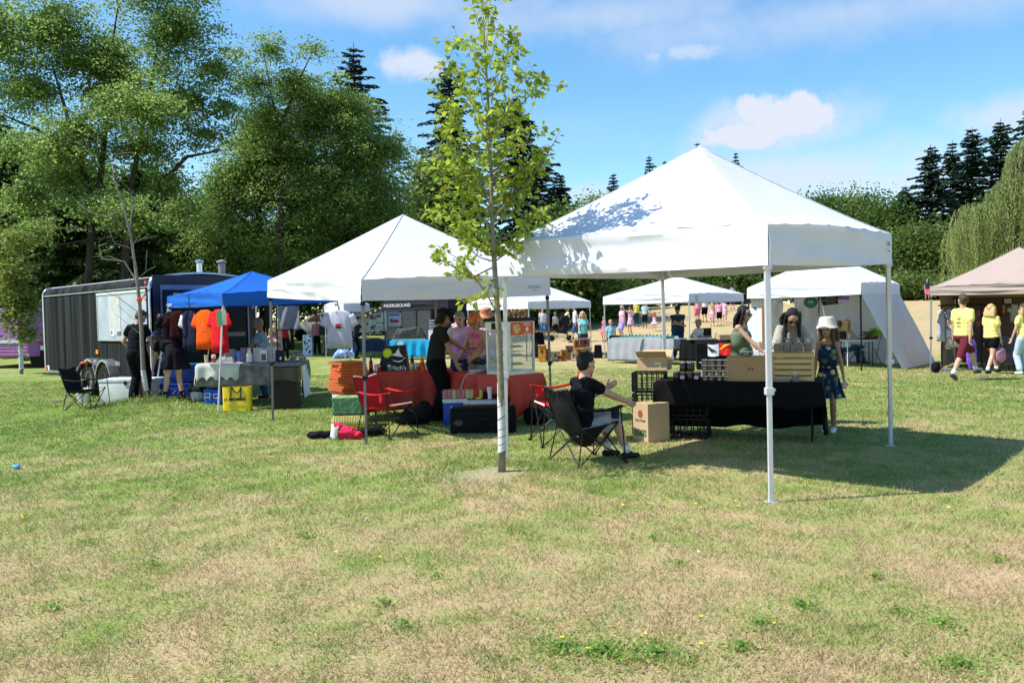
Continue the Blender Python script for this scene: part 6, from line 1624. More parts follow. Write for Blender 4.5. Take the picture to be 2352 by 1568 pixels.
    for i in range(len(pts)-1):
        (xa, za), (xb, zb) = pts[i], pts[i+1]; g.add([(xa, -.22, za), (xb, -.22, zb), (xb, 0, zb), (xa, 0, za), (xa, -.22, za-.05), (xb, -.22, zb-.05)], [(0, 1, 2, 3), (0, 4, 5, 1)])
    g.build('fender', CHR, root, smooth='auto')
    g = MB(); g.box((sum(wx)/2, .003, .60), (1.75, .012, .42)); g.build('wheel_well', DKPL, root)
    for c in wx:
        g = MB(); M_ = None; prof = [(.20, -.10), (.33, -.105), (.36, -.08), (.365, 0), (.36, .08), (.33, .105), (.20, .10)]
        g.lathe(prof, n=28); w_ = g.build('wheel', mat('tyre', (.018, .018, .018), .8), root, smooth='auto'); w_.matrix_local = Matrix.Translation((c, -.10, .365)) @ Matrix.Rotation(math.pi/2, 4, 'X')
        g = MB(); g.lathe([(.0005, .07), (.06, .085), (.08, .05), (.15, .045), (.17, .09), (.205, .108), (.205, .10)], n=24); g.build('rim', CHR if c == wx[0] else mat('rim_dull', (.12, .12, .11), .5, .4), w_, smooth='auto')
    for (x, y, rr_, h, cap) in ((Lh-.9, 1.55, .065, .34, 1), (Lh-.25, 1.75, .075, .30, 0)):
        g = MB(); g.tube([(x, y, z1), (x, y, z1+h+.05)], rr_, 14); st = g.build('stovepipe', CHR if cap else mat('pipe_rust', (.30, .26, .24), .6, .3), root, smooth='auto')
        g = MB(); g.lathe([(rr_*1.1, 0), (rr_*1.5, .02), (rr_*1.4, .05), (.0005, .09)], (x, y, z1+h+.04), 16); g.build('pipe_cap', CHR if cap else mat('pipe_rust', (.30, .26, .24), .6, .3), st)
    g = MB(); g.bar((-.0, .6, .5), (-1.2, Wd/2, .45), .08); g.bar((0, Wd-.6, .5), (-1.2, Wd/2, .45), .08); g.tube([(-1.1, Wd/2, .02), (-1.1, Wd/2, .6)], .03); g.build('tow_bar', DKPL, root)
trailer()
# lilac caravan behind
LIL = mat('caravan_lilac', (.32, .12, .38), .5, var=.08); LIL2 = mat('caravan_pink', (.42, .16, .30), .5, var=.15)
def caravan():
    Y = 31.5; p0 = gx(-90, Y+1); p1 = gx(62, Y); p2 = gx(150, Y+1.5)
    root = empty('caravan', (p1.x, p1.y, 0), 0, 'lilac caravan with black script lettering behind the left end of the trailer', 'caravan')
    def wallb(a, b_, z0, z1, m, nm, th=.08):
        a, b_ = Vector(a), Vector(b_); g = MB(); d = (b_-a); c = (a+b_)/2; g.box((c.x, c.y, (z0+z1)/2), (d.length, th, z1-z0), rz=math.atan2(d.y, d.x)); return g.build(nm, m, root, bevel=.02)
    a0 = (p0.x-p1.x, p0.y-p1.y, 0); a2 = (p2.x-p1.x, p2.y-p1.y, 0)
    g = MB(); q = 3.4
    vs = [Vector((a0[0], a0[1], .45)), Vector((0, 0, .45)), Vector((a2[0], a2[1], .45)), Vector((a2[0], a2[1]+q, .45)), Vector((a0[0], a0[1]+q, .45))]
    top = [v+Vector((0, 0, 1.90)) for v in vs]; rf = [v*1.0 for v in top]
    g.add(vs+top, [(0, 1, 6, 5), (1, 2, 7, 6), (2, 3, 8, 7), (3, 4, 9, 8), (4, 0, 5, 9), (5, 6, 7, 8, 9), (4, 3, 2, 1, 0)]); g.build('body', LIL, root, bevel=.05)
    for i in range(9):
        z = .55+.13*i if i < 5 else 1.75+.12*(i-5)
        for (A_, B_) in ((a0, (0, 0, 0)), ((0, 0, 0), a2)):
            if B_ == a2 and i >= 5: continue
            A_, B_ = Vector(A_), Vector(B_); n = Vector(((B_-A_).y, -(B_-A_).x, 0)).normalized()*.012; g = MB(); g.bar(A_+n+Vector((0, 0, z)), B_+n+Vector((0, 0, z)), .02, .03); g.build('ridge', LIL2, root)
    d = Vector(a2).normalized(); n = Vector((d.y, -d.x, 0)); A = axes(d, (0, 0, 1)); ln = Vector(a2).length
    text('R', 1.15, mat('script_black', (.01, .01, .012), .5), root, d*ln*.58+n*.06+Vector((0, 0, 1.72)), A, shear=.35, bold=.01)
    text('Bu', .34, mat('script_black', (.01, .01, .012), .5), root, d*ln*.72+n*.06+Vector((0, 0, 1.2)), A, shear=.4)
    g = MB(); g.box(d*ln*.40+n*.04+Vector((0, 0, .98)), (.34, .06, .12), rz=math.atan2(d.y, d.x)); g.build('tail_lamp', mat('lamp_red', (.5, .02, .02), .3), root)
    g = MB(); g.box(d*ln*.40+n*.04+Vector((0, 0, .78)), (.34, .03, .16), rz=math.atan2(d.y, d.x)); g.build('number_plate', WHITE, root)
    e = Vector(a0)*-1; e.normalize(); ne = Vector((e.y, -e.x, 0))
    g = MB(); g.box(Vector(a0)*.28+ne*.03+Vector((0, 0, 1.05)), (1.1, .04, .12), rz=math.atan2(e.y, e.x)); g.build('stripe_panel', mat('panel_pale_green', (.45, .55, .52), .5), root)
    g = MB(); g.box(Vector(a2)*.45+Vector((0, .8, 2.42)), (.6, .5, .30)); g.build('roof_vent', mat('vent_blue', (.12, .32, .55), .4), root, bevel=.03)
    g = MB(); g.box(Vector(a2)*.85+Vector((0, .8, 2.40)), (.8, .6, .12)); g.build('roof_hatch', mat('hatch_pale', (.45, .55, .7), .4), root, bevel=.04)
    for x in (.5, 1.2): g = MB(); g.tube([Vector(a2)*x*.4+Vector((0, .15, .35)), Vector(a2)*x*.4+Vector((0, .35, .35))], .34, 18); g.build('wheel', mat('tyre', (.018, .018, .018), .8), root)
caravan()
def house(label, p, rz, w_, d_, h_, rh, m, rm):
    root = empty('house', p, rz, label, 'house'); g = MB()
    g.add([(-w_/2, -d_/2, 0), (w_/2, -d_/2, 0), (w_/2, d_/2, 0), (-w_/2, d_/2, 0), (-w_/2, -d_/2, h_), (w_/2, -d_/2, h_), (w_/2, d_/2, h_), (-w_/2, d_/2, h_), (0, -d_/2, h_+rh), (0, d_/2, h_+rh)],
          [(0, 1, 5, 8, 4), (2, 3, 7, 9, 6), (1, 2, 6, 5), (3, 0, 4, 7)]); g.build('wall', m, root)
    for s in (-1, 1):
        g = MB(); o = .35; sl = rh/(w_/2); g.add([(0, -d_/2-o, h_+rh+.05), (s*(w_/2+o), -d_/2-o, h_-sl*o+.05), (s*(w_/2+o), d_/2+o, h_-sl*o+.05), (0, d_/2+o, h_+rh+.05), (0, -d_/2-o, h_+rh+.22), (s*(w_/2+o), -d_/2-o, h_-sl*o+.22), (s*(w_/2+o), d_/2+o, h_-sl*o+.22), (0, d_/2+o, h_+rh+.22)],
            [(0, 1, 2, 3), (4, 5, 6, 7), (0, 1, 5, 4), (2, 3, 7, 6), (1, 2, 6, 5)]); g.build('roof', rm, root)
    for x in (-w_*.25, w_*.25): g = MB(); g.box((x, -d_/2-.02, h_*.55), (1.2, .05, 1.1)); f = g.build('window', WHITE, root); g = MB(); g.box((x, -d_/2-.05, h_*.55), (1.0, .02, .9)); g.build('pane', mat('window_glass', (.05, .07, .09), .1), f)
SID = mat('siding_grey', (.30, .31, .32), .8, var=.08); RFM = mat('roof_shingle', (.22, .22, .23), .9, var=.2, vs=20)
house('grey gabled house glimpsed through the trees above the trailer', gx(378, 52), .35, 8.0, 9, 4.4, 2.1, SID, RFM)
house('grey house with a low roof seen above the lilac caravan', gx(60, 50), 0, 9, 8, 3.6, 1.3, SID, RFM)

# ================================================================== stall under the blue canopy
P9, _ = person('man in black tee and trousers standing with his back turned by the white cooler', gx(312, 16.05), face_rz(.20, 1), 1.78, .0095, SKIN, 1.05, lean=(0, .10, 1), look=(.35, 1, 0), nod=.55, hands=((-.25, .20, .98), (.26, .26, .80)), elb=((-.5, -.9, 0), (.3, -1, 0)),
    top=TEE, sleeve=.55, loose=1.6, bl=3.2, bottom=DKT, leglen=1.95, hair=HAIRBR, shoes=SHOEK)
RAIN = spots('hair_tie_rainbow', (.06, .08, .45), [(.5, .05, .08), (.05, .10, .55), (.45, .12, .5), (.06, .25, .5), (.6, .25, .05)], 24, .45)
P10, I10 = person('woman in a black top and short flared black skirt bending down to the coolers', gx(392, 15.95), face_rz(-.78, .62), 1.66, .0095, SKIN, 1.0, True, pelvis=(0, -.12, .93), lean=(0, 1, .34), look=(0, 1, 0), nod=1.1, neckdir=(0, 1, -.1),
    hands=((-.12, .62, .42), (.14, .60, .38)), elb=((-.5, .3, -.5), (.5, .3, -.5)), feet=((-.13, .10, .08), (.14, -.12, .08)), top=TEE, sleeve=.55, loose=1.3, dress=TEE, dlen=.30, dflare=.10, hair=HAIRBR, hairstyle='bun', shoes=SHOEK, socks=TEE)
hp = wloc(P10.location, P10.rotation_euler.z, I10['hc']+I10['Mh'] @ Vector((0, -.03, .10)))
g = MB(); g.ell((0, 0, 0), (.10, .10, .07)); g.ell((0, .03, .07), (.06, .06, .06)); me = remesh(g, .012, 2, .012, 18); me.materials.append(RAIN); o = bpy.data.objects.new('hair_scarf', me); COL.objects.link(o); o.parent = P10; o.location = Matrix.Rotation(-P10.rotation_euler.z, 3, 'Z') @ (Vector(hp)-P10.location)
LACE = mat('lace_cream', (.68, .66, .60), .9, bump=.8, bs=60)
CAMO = mat('cloth_marbled', (.30, .28, .26), .9, col2=(.10, .09, .095), vs=5.5, det=5)
t3, W4 = table('folding table of the blue canopy stall', (-6.02, 15.62), (-4.10, 15.72), .95)
cloth('marbled grey cloth over the stall table by the blue canopy', t3, W4, .95, .742, CAMO, fr=.42, bk=.4, lf=.3, rt=.3, fold=.02, seed=8, group='draped tablecloths')
cloth('cream lace cloth with a scalloped edge on the left end of the blue canopy table', t3, .78, .95, .755, LACE, fr=.34, bk=.2, lf=.42, rt=.06, fold=.02, off=.03, seed=2, scallop=.09, group='draped tablecloths')
o3 = On(t3, .762)
g = MB(); wsh = wall_sheet(None, 'white_cloth', WHITE, (-4.05, 15.72, .75), (-4.15, 16.60, .75), (-4.01, 15.70, .14), (-4.11, 16.58, .14), n=10, amp=.03); tag(wsh, 'plain white cloth hanging off the right end of the stall table behind the bin', 'tablecloth', 'draped tablecloths')
def simple(name, label, cat, loc, rz, fn, group=None):
    root = empty(name, loc, rz, label, cat, group); fn(root); return root
def mk(parts):
    def f(root):
        for nm, fn, m_ in parts:
            g = MB(); fn(g); g.build(nm, m_, root, smooth='auto')
    return f
simple('drinking_glass', 'tall straw-coloured glass with a stick at the left end of the lace cloth', 'glass', o3.p(.10, .25), 0, mk([('glass', lambda g: g.lathe([(.035, .0), (.04, .16)], n=16), mat('glass_straw', (.45, .40, .25), .2)), ('stick', lambda g: g.tube([(.02, 0, .02), (.05, 0, .26)], .006), WOODC)]))
simple('iced_drink', 'iced amber drink with a white lid on the lace cloth', 'drink', o3.p(.24, .25), 0, mk([('cup', lambda g: g.lathe([(.032, .0), (.042, .10)], n=16), mat('tea_amber', (.35, .06, .01), .15)), ('lid', lambda g: g.lathe([(.042, .10), (.043, .15), (.02, .165)], n=16), mat('ice_white', (.6, .6, .6), .3))]))
simple('napkin_holder', 'white wire tray of napkins and small packets on the lace cloth', 'tray', o3.p(.48, .22), .1, mk([('tray', lambda g: g.box((0, 0, .035), (.30, .20, .07)), mat('tray_pinkish', (.55, .48, .48), .6)), ('napkins', lambda g: (g.box((-.06, 0, .09), (.12, .10, .05)), g.box((.06, .02, .085), (.10, .12, .04), rz=.3)), WHITE)]))
simple('glass_jar', 'row of clear glass tumblers behind the napkin tray', 'glasses', o3.p(.42, .55), 0, mk([('glasses', lambda g: [g.lathe([(.03, 0), (.036, .13)], (x, 0, .0), 12) for x in (-.12, -.03, .06)], mat('glass_clear', (.45, .48, .50), .1))]))
carton('small grey cardboard box at the back of the lace cloth', o3.p(.38, .80), .1, (.20, .16, .24), mat('card_grey', (.38, .36, .38), .8), name='gift_box')
simple('tumbler', 'tall periwinkle blue tumbler on the stall table', 'tumbler', o3.p(.70, .32), 0, mk([('body', lambda g: g.lathe([(.038, 0), (.052, .22), (.048, .22)], n=18), mat('tumbler_blue', (.14, .20, .62), .35))]))
simple('tumbler', 'lilac tumbler with a patterned top behind the periwinkle one', 'tumbler', o3.p(.74, .50), 0, mk([('body', lambda g: g.lathe([(.038, 0), (.052, .27), (.048, .27)], n=18), mat('tumbler_lilac', (.35, .28, .42), .35))]))
simple('plastic_jug', 'tall white plastic bottle jug on the stall table', 'jug', o3.p(.93, .22), 0, mk([('body', lambda g: g.lathe([(.055, 0), (.06, .02), (.058, .13), (.035, .20), (.03, .27), (.036, .275)], n=18), WHITE)]))
for i, (x, y, w_, h_) in enumerate(((1.08, .34, .17, .27), (1.33, .36, .16, .28))):
    carton('white paper gift box number %s from the left on the stall table' % ('one', 'two')[i], o3.p(x, y), -.15, (w_, .12, h_), mat('box_white', (.62, .62, .64), .6), name='gift_box')
simple('framed_photo', 'small upright card with a grey picture between the white gift boxes', 'card', o3.p(1.21, .20), 0, mk([('card', lambda g: g.box((0, 0, .12), (.13, .02, .24)), WHITE), ('picture', lambda g: g.box((0, -.012, .09), (.09, .004, .13)), mat('picture_grey', (.14, .13, .13), .6))]))
simple('flower_ornament', 'pinkish paper flower ornament on top of the gift boxes', 'ornament', o3.p(1.15, .36, .285), 0, mk([('flower', lambda g: [g.ell((.03*math.cos(a), .03*math.sin(a), .03+.02*(a % 2)), (.028, .028, .022)) for a in (0, 1.1, 2.3, 3.4, 4.6, 5.5)], mat('paper_pink', (.50, .34, .36), .8))]))
simple('black_card', 'small black sign with a white diamond at the end of the gift boxes', 'sign', o3.p(1.52, .22), .1, mk([('board', lambda g: g.box((0, 0, .11), (.17, .03, .22)), SLATE), ('diamond', lambda g: g.prism([(-.03, 0), (0, -.035), (.03, 0), (0, .035)], (1, 0, 0), (0, 0, 1), (.01, -.017, .06), .002, (0, -1, 0)), WHITE)]))
BERRY = spots('berry_punnet', (.10, .02, .04), [(.45, .10, .12), (.10, .02, .08), (.5, .45, .45)], 40, .4, .3)
for i, (x, y, z, n_) in enumerate(((1.72, .45, 0, 'lower left'), (1.90, .45, 0, 'lower right'), (1.78, .60, .10, 'upper'))):
    simple('berry_punnet', 'clear punnet of dark berries, the %s one behind the bin' % n_, 'punnet', o3.p(x, y, z), .1*i, mk([('berries', lambda g: [g.ell((random.uniform(-.06, .06), random.uniform(-.04, .04), .03+.02*random.random()), (.022,)*3, None, 8, 6) for _ in range(24)], BERRY), ('punnet', lambda g: g.box((0, 0, .03), (.17, .12, .06), taper=1.1), CLEAR)]), 'berry punnets')
# bin
BRN = mat('bin_brown', (.018, .011, .009), .7); p = gx(652, 15.15)
simple('waste_bin', 'tall dark brown bin lined with a black bag beside the canopy leg', 'bin', p, .1, mk([('body', lambda g: g.box((0, 0, .36), (.46, .40, .72), taper=1.06), BRN), ('bag_rim', lambda g: g.grid(lambda u, v: Vector((math.copysign(min(1, abs(1.35*math.cos(u*6.2832))), math.cos(u*6.2832))*(.262+.012*math.sin(u*37)), math.copysign(min(1, abs(1.35*math.sin(u*6.2832))), math.sin(u*6.2832))*(.23+.012*math.sin(u*31)), .77-.25*v+.03*math.sin(u*19)*v)), 48, 4, .006), mat('bin_bag', (.012, .012, .014), .25, spec=.6))]))
# coolers and bins of the left stall
def chest(label, loc, rz, s):
    r = cooler(label, loc, rz, s, CW, CW, latch=True); g = MB(); g.box((-s[0]/2-.006, 0, s[2]*.45), (.01, s[1]*.3, s[2]*.22)); g.build('sticker', mat('sticker_grey', (.15, .14, .14), .6), r); return r
chest('big white marine cooler chest behind the legs of the man in black', gx(300, 16.6), -.12, (1.12, .50, .50))
p = gx(412, 16.75); cooler('blue lidded tub, lower of two stacked behind the bending woman', p+Vector((-.04, 0, 0)), .05, (.62, .42, .36), CB, CB, group='stacked blue tubs')
cooler('blue tub with a pale lid, upper of two stacked behind the bending woman', p+Vector((.05, .02, .385)), .0, (.62, .42, .36), CB, CBL, group='stacked blue tubs')
p = gx(449, 16.2)
simple('bucket', 'white bucket stuffed with a black bag under the lace cloth', 'bucket', p, 0, mk([('body', lambda g: g.lathe([(.12, 0), (.16, .22)], n=20), CW), ('bag', lambda g: g.ell((0, 0, .25), (.19, .17, .14)), mat('bin_bag', (.012, .012, .014), .25, spec=.6))]))
for i, px in enumerate((479, 499)):
    cooler('bright blue cooler bag box with a white handle, the %s one under the stall table' % ('left', 'right')[i], gx(px, 15.78), -.1, (.17, .26, .30), mat('cooler_bright', (.02, .11, .60), .4), mat('cooler_bright', (.02, .11, .60), .4), group='bright blue handled boxes', handle=True)
YEL = mat('bag_yellow', (.86, .58, .005), .4, var=.04, spec=.5)
p = gx(540, 14.92)
def ybag(root):
    w_, d_, h_ = .50, .20, .44; g = MB()
    def fn(u, v):
        a = u*6.2832; c, s = math.cos(a), math.sin(a); x = math.copysign(abs(c)**.35, c)*w_/2*(1+.04*v); y = math.copysign(abs(s)**.35, s)*d_/2*(1-.35*v); return Vector((x, y, h_*v+.01*noise.noise(Vector((x*9, y*9, v*3)))*v))
    g.grid(fn, 56, 10, .003); b_ = g.build('body', YEL, root, smooth='auto'); g = MB(); g.box((0, 0, .006), (w_-.01, d_-.01, .008)); g.build('base', YEL, root)
    g = MB(); g.tube([(-.10, -.085, .25), (-.095, -.075, .42), (-.085, -.07, .44), (-.04, -.08, .36), (.02, -.085, .33), (.06, -.08, .38), (.085, -.07, .44), (.085, -.075, .42), (.075, -.088, .25)], .010, 6); g.build('handle', INK, root)
    text('NO FRILLS', .062, INK, root, (.02, -.104, .215), axes((1, 0, 0), (0, .06, 1)), width=.30, bold=.006)
    g = MB(); 
    for (a, b_) in (((-.21, .19), (-.17, .19)), ((-.21, .235), (-.17, .235)), ((-.21, .19), (-.21, .235)), ((-.17, .19), (-.17, .235))): g.bar((a[0], -.103, a[1]), (b_[0], -.103, b_[1]), .009)
    g.build('emblem', INK, root)
simple('shopping_bag', 'bright yellow shopping bag with black handles standing by the white canopy leg', 'shopping bag', p, .05, ybag)
camp_chair('empty black camp chair on the grass left of the dead tree', (gx(192, 15.35).x, 15.35, 0), face_rz(.96, -.12), CHK, w_=.50)
p = gx(186, 17.3); simple('bucket', 'plain white bucket standing behind the empty black camp chair', 'bucket', p, 0, mk([('body', lambda g: g.lathe([(.12, 0), (.15, .27), (.155, .27), (.155, .29)], n=20), CW)]))
q = lambda px, py, Y: at(px, py, Y)
g = MB(); g.tube([q(174, 875, 17.6), q(178, 855, 17.7), q(186, 840, 17.8), q(196, 836, 18.0), q(207, 838, 18.2)], .055, 10); o = g.build('exhaust_hose', DKPL, None, smooth=True); tag(o, 'fat black hose with orange tape running from the trailer wheel to the bucket', 'hose')
g = MB(); g.tube([q(189, 837.5, 17.88), q(196, 836, 18.0)], .064, 10); g.build('tape', mat('ribbon_orange', (.85, .13, .02), .5), o, smooth=True)
g = MB(); g.tube([gx(115, 17.5, .02), gx(140, 17.2, .05), gx(158, 17.6, .25)], .015, 6); o = g.build('power_cable', mat('cable_grey', (.12, .13, .14), .6), None, smooth=True); tag(o, 'grey cable lying on the grass left of the black camp chair', 'cable')

# ------------------------------------------------------------------ shirts on hangers
def tshirt(label, loc, rz, w_, h_, m, m2=None, group='shirts hanging under the blue canopy', cat='t-shirt', dep=.07, sd=0, sl=.20):
    root = empty('hanging_shirt', loc, rz, label, cat, group)      # loc: neck
    hw = w_/2
    def ring(z, a, b_, n=28, amp=.0):
        return [Vector((math.cos(6.2832*k/n)*a*(1), math.sin(6.2832*k/n)*b_*(1+amp*math.sin(k*2.3+sd+z*9)), z)) for k in range(n)]
    rows = [(0.0, .09, .03), (-.03, hw*.62, .035), (-.06, hw*.84, .04), (-.12, hw*.93, .05), (-.22, hw*.90, dep), (-h_*.5, hw*.90, dep*1.0), (-h_*.75, hw*.93, dep*1.1), (-h_, hw*.96, dep*1.15)]
    g = MB(); vs = []; fs = []; n = 28
    for i, (z, a, b_) in enumerate(rows): vs += ring(z, a, b_, n, .22 if i > 3 else 0)
    for i in range(len(rows)-1):
        for k in range(n): fs.append((i*n+k, i*n+(k+1) % n, (i+1)*n+(k+1) % n, (i+1)*n+k))
    g.add(vs, fs); b_ = g.build('body', m, root, smooth=True); md = b_.modifiers.new('thickness', 'SOLIDIFY'); md.thickness = .003
    for s in (-1, 1):
        g = MB(); vs = []; fs = []; A = Vector((s*hw*.80, 0, -.105)); Bq = Vector((s*(hw+sl*.25), 0, -.12-sl)); d = (Bq-A).normalized(); up = Vector((d.z, 0, -d.x))*-s
        for i in range(5):
            c = A.lerp(Bq, i/4); 
            for k in range(14): t = 6.2832*k/14; vs.append(c+up*math.cos(t)*(.085+.002*i)+Vector((0, 1, 0))*math.sin(t)*(.030-.002*i))
        for i in range(4):
            for k in range(14): fs.append((i*14+k, i*14+(k+1) % 14, (i+1)*14+(k+1) % 14, (i+1)*14+k))
        g.add(vs, fs); x = g.build('sleeve', m2 or m, root, smooth=True); md = x.modifiers.new('thickness', 'SOLIDIFY'); md.thickness = .003
    g = MB(); g.tube([(-hw*.75, 0, -.055), (0, 0, .01), (hw*.75, 0, -.055)], .006, 6); g.tube([(0, 0, .01), (0, 0, .05), (.02, 0, .07), (.0, 0, .085), (-.015, 0, .075)], .003, 5); g.build('hanger', DKPL, root)
    return root
def onLF(t, z=1.86): return Vector((-6.99+1.73*t, 16.7-1.73*t, z))
arz = math.atan2(-1.73, 1.73)
g = MB(); g.tube([onLF(.02, 1.95), onLF(.99, 1.95)], .012, 8); o = g.build('clothes_rail', POLE_G, None); tag(o, 'thin dark rail carrying the coloured shirts under the blue canopy', 'rail')
SHK = cl('shirt_charcoal', (.010, .010, .013)); SHBR = cl('shirt_maroon', (.035, .006, .006)); SHN = cl('shirt_navy', (.018, .022, .045)); SHO = cl('shirt_orange', (.85, .10, .008)); SHR = cl('shirt_red', (.62, .012, .02)); SHW = cl('shirt_white', (.66, .62, .72))
tshirt('long black shirt hanging leftmost on the rail', onLF(.10), arz+1.0, .46, .78, SHK, sd=1); tshirt('dark maroon shirt hanging second from the left on the rail', onLF(.24), arz+.9, .46, .62, SHBR, sd=2)
tshirt('navy shirt with a pale side panel hanging left of the orange one', onLF(.42), arz+.25, .46, .80, SHN, SHW, sd=3)
os_ = tshirt('bright orange tee hanging in the middle of the rail', onLF(.70), arz+.35, .50, .74, SHO, sd=4)
tshirt('bright red tee hanging rightmost by the front canopy leg', onLF(.93), arz+.15, .50, .80, SHR, sd=5)
g = MB(); g.tube([(.03*math.cos(a*.7), -.078, -.30+.04*math.sin(a*.7)) for a in range(8)], .005, 5); g.build('print', mat('print_pale', (.8, .35, .2), .7), os_); text('RIDER', .03, mat('print_pale', (.8, .35, .2), .7), os_, (0, -.080, -.38), axes((1, 0, 0), (0, 0, 1)))
b_ = at(778, 712, 16.3); ws = tshirt('white tee with a red and black round print hanging from the slanting canopy leg', (b_.x, 16.3, b_.z), -.05, .54, .76, cl('tee_white', (.66, .62, .74), trans=.15), group='white tee on display', sd=6)
def disc(name, x, z, rx, rz_, m, y=-.083, r=ws): q = MB(); q.prism([(x+rx*math.cos(i*math.pi/8), z+rz_*math.sin(i*math.pi/8)) for i in range(16)], (1, 0, 0), (0, 0, 1), (0, y, 0), .003, (0, -1, 0)); q.build(name, m, r)
disc('print', 0, -.30, .062, .030, mat('can_red', (.6, .03, .03), .4)); disc('print', 0, -.345, .062, .028, INK); disc('print', -.035, -.04, .008, .022, INK, -.05); disc('print', -.005, -.215, .012, .030, INK, -.075)
for x in (-.03, .03): q_ = MB(); q_.box((x, -.084, -.40), (.045, .002, .018)); q_.build('print', INKG, ws)
# pale banner and green leaflet
b_ = at(662, 703, 18.6); simple('banner', 'plain pale grey cloth banner hanging behind the stall', 'banner', (b_.x, 18.6, b_.z), .05, mk([('sheet', lambda g: g.grid(lambda u, v: Vector(((u-.5)*.48, .02*math.sin(u*9+v*3), -.52*v+.01*math.sin(u*12))), 14, 8, .004), mat('banner_grey', (.42, .42, .50), .8, trans=.2)), ('rod', lambda g: g.tube([(-.26, 0, .02), (.26, 0, .02)], .012), POLE_K), ('bottom_rod', lambda g: g.tube([(-.26, 0, -.54), (.26, 0, -.54)], .012), POLE_K), ('pole', lambda g: g.tube([(-.27, 0, .05), (-.27, 0, -1.95)], .014), POLE_K)]))
b_ = at(509, 713, 14.9); simple('leaflet', 'green and cream leaflet pinned to the front leg of the blue canopy', 'leaflet', (b_.x, 14.86, b_.z), .1, mk([('green_sheet', lambda g: g.box((-.03, 0, -.14), (.09, .004, .28)), mat('leaflet_green', (.10, .42, .20), .6)), ('cream_sheet', lambda g: g.box((.06, .004, -.13), (.06, .004, .26)), mat('leaflet_cream', (.62, .66, .50), .6))]))
TD3 = mat('tiedye_sky', (.42, .46, .52), .88, col2=(.06, .28, .40), vs=4, bump=.2, bs=9)
person('grey haired person in a pale blue patterned shirt behind the blue canopy table', gx(604, 17.3), face_rz(-.9, -.35), 1.68, .012, SKIN2, 1.1, lean=(0, .12, 1), nod=.25, hands=((-.12, .42, 1.0), (.14, .42, 1.0)), top=TD3, sleeve=.75, loose=1.8, bottom=cl('jeans_blue', (.04, .09, .18)), leglen=1.95, hair=HAIRG, shoes=SHOEK)
ORW = stripes('vest_orange_white', (.75, .16, .03), (.6, .6, .62), 7, 'Z', dist=2)
person('blonde child with an orange and white striped top behind the grey haired person', gx(628, 20.5), face_rz(.3, -1), 1.50, .014, SKIN, 1.0, True, hands=((-.2, .2, .9), (.2, .15, .9)), top=ORW, sleeve=.5, bottom=cl('shorts_blue', (.08, .12, .3)), leglen=.9, hair=HAIRBL, hairstyle='long', shoes=SHOEW)
# ================================================================== far stalls and crowd
def C(n, *c, **k): return cl(n, c, **k)
PINK = mat('tie_pink', (.72, .60, .66), .88, col2=(.70, .16, .30), vs=3.5); PINK2 = C('pink_pale', .72, .42, .52); LAV = C('lavender', .35, .28, .72); YELT = C('tee_yellow', .78, .72, .12)
NAVY = C('navy', .02, .035, .09); KHAKI = C('khaki', .22, .17, .11); TEAL = mat('top_teal', (.10, .50, .55), .88, col2=(.40, .62, .58), vs=4); WTE = C('white', .68, .68, .70); PLAID = C('plaid_pink', .42, .13, .15); DRED = C('dark_red', .28, .012, .018)
LIMEY = C('lime', .55, .72, .30); PURP = C('purple', .22, .12, .50); OLVG = C('slate_blue', .02, .05, .08)
far_i = [0]
def fp(label, px, Y, h, face, dz=0, **k):
    far_i[0] += 1; v = .016 if Y < 24 else (.022 if Y < 35 else .03)
    p = gx(px, Y); k.setdefault('seedv', far_i[0]); k.setdefault('shoes', SHOEK)
    return person(label, (p.x, p.y, p.z+dz), face_rz(*face), h, v, group=None, **k)
SIT = dict(pelvis=(0, -.05, .50), lean=(0, .05, 1), feet=((-.12, .42, .08), (.12, .42, .08)), knee=((0, .3, 1), (0, .3, 1)), hands=((-.12, .38, .72), (.12, .38, .72)), seatbend=True)
fp('man with a dark red top standing behind the pale banner', 652, 34, 1.74, (.2, -1), top=DRED, sleeve=.6, bottom=DKT, leglen=1.95, hair=HAIRB)
fp('person in a pink checked jacket and red cap standing by the pickup truck', 727, 37.5, 1.70, (-.4, 1), skin=SKIN2, top=PLAID, sleeve=1.9, bottom=DKT, leglen=1.95, hair=HAIRBR, hat='cap', hatm=C('cap_red', .5, .02, .03))
fp('man in a dark jacket and khaki trousers with his back turned by the pickup truck', 744, 37, 1.76, (.3, 1), top=C('jacket_dark', .02, .03, .028), sleeve=1.9, bottom=KHAKI, leglen=1.95, hair=HAIRBR)
fp('man in dark clothes leaning over the navy table behind the white tee', 815, 33.5, 1.72, (.9, .1), skin=SKIN2, lean=(0, .3, 1), hands=((-.1, .6, .95), (.2, .55, .9)), top=C('tee_dark', .015, .02, .03), sleeve=.6, bottom=DKT, leglen=1.95, hair=HAIRB)
fp('woman in grey cap and pale pink vest behind the man in charcoal', 1049, 27, 1.66, (.2, 1), top=PINK2, sleeve=.15, fem=True, bottom=C('skirt_purple', .2, .15, .35), leglen=1.9, hair=HAIRBR, hat='cap', hatm=C('cap_grey', .3, .3, .32))
fp('person in a dark red patterned top standing in the shade behind the far tent leg', 1076, 26, 1.55, (.2, -1), top=DRED, sleeve=.5, bottom=DKT, leglen=1.95, hair=HAIRB)
fp('man in a white tee and blue shorts standing in the shade beyond the canopy leg', 1246, 44, 1.66, (.1, -1), skin=SKIN3, top=WTE, sleeve=.6, loose=1.5, bottom=C('shorts_sky', .10, .22, .42), leglen=.85, hair=HAIRG, hairstyle='short')
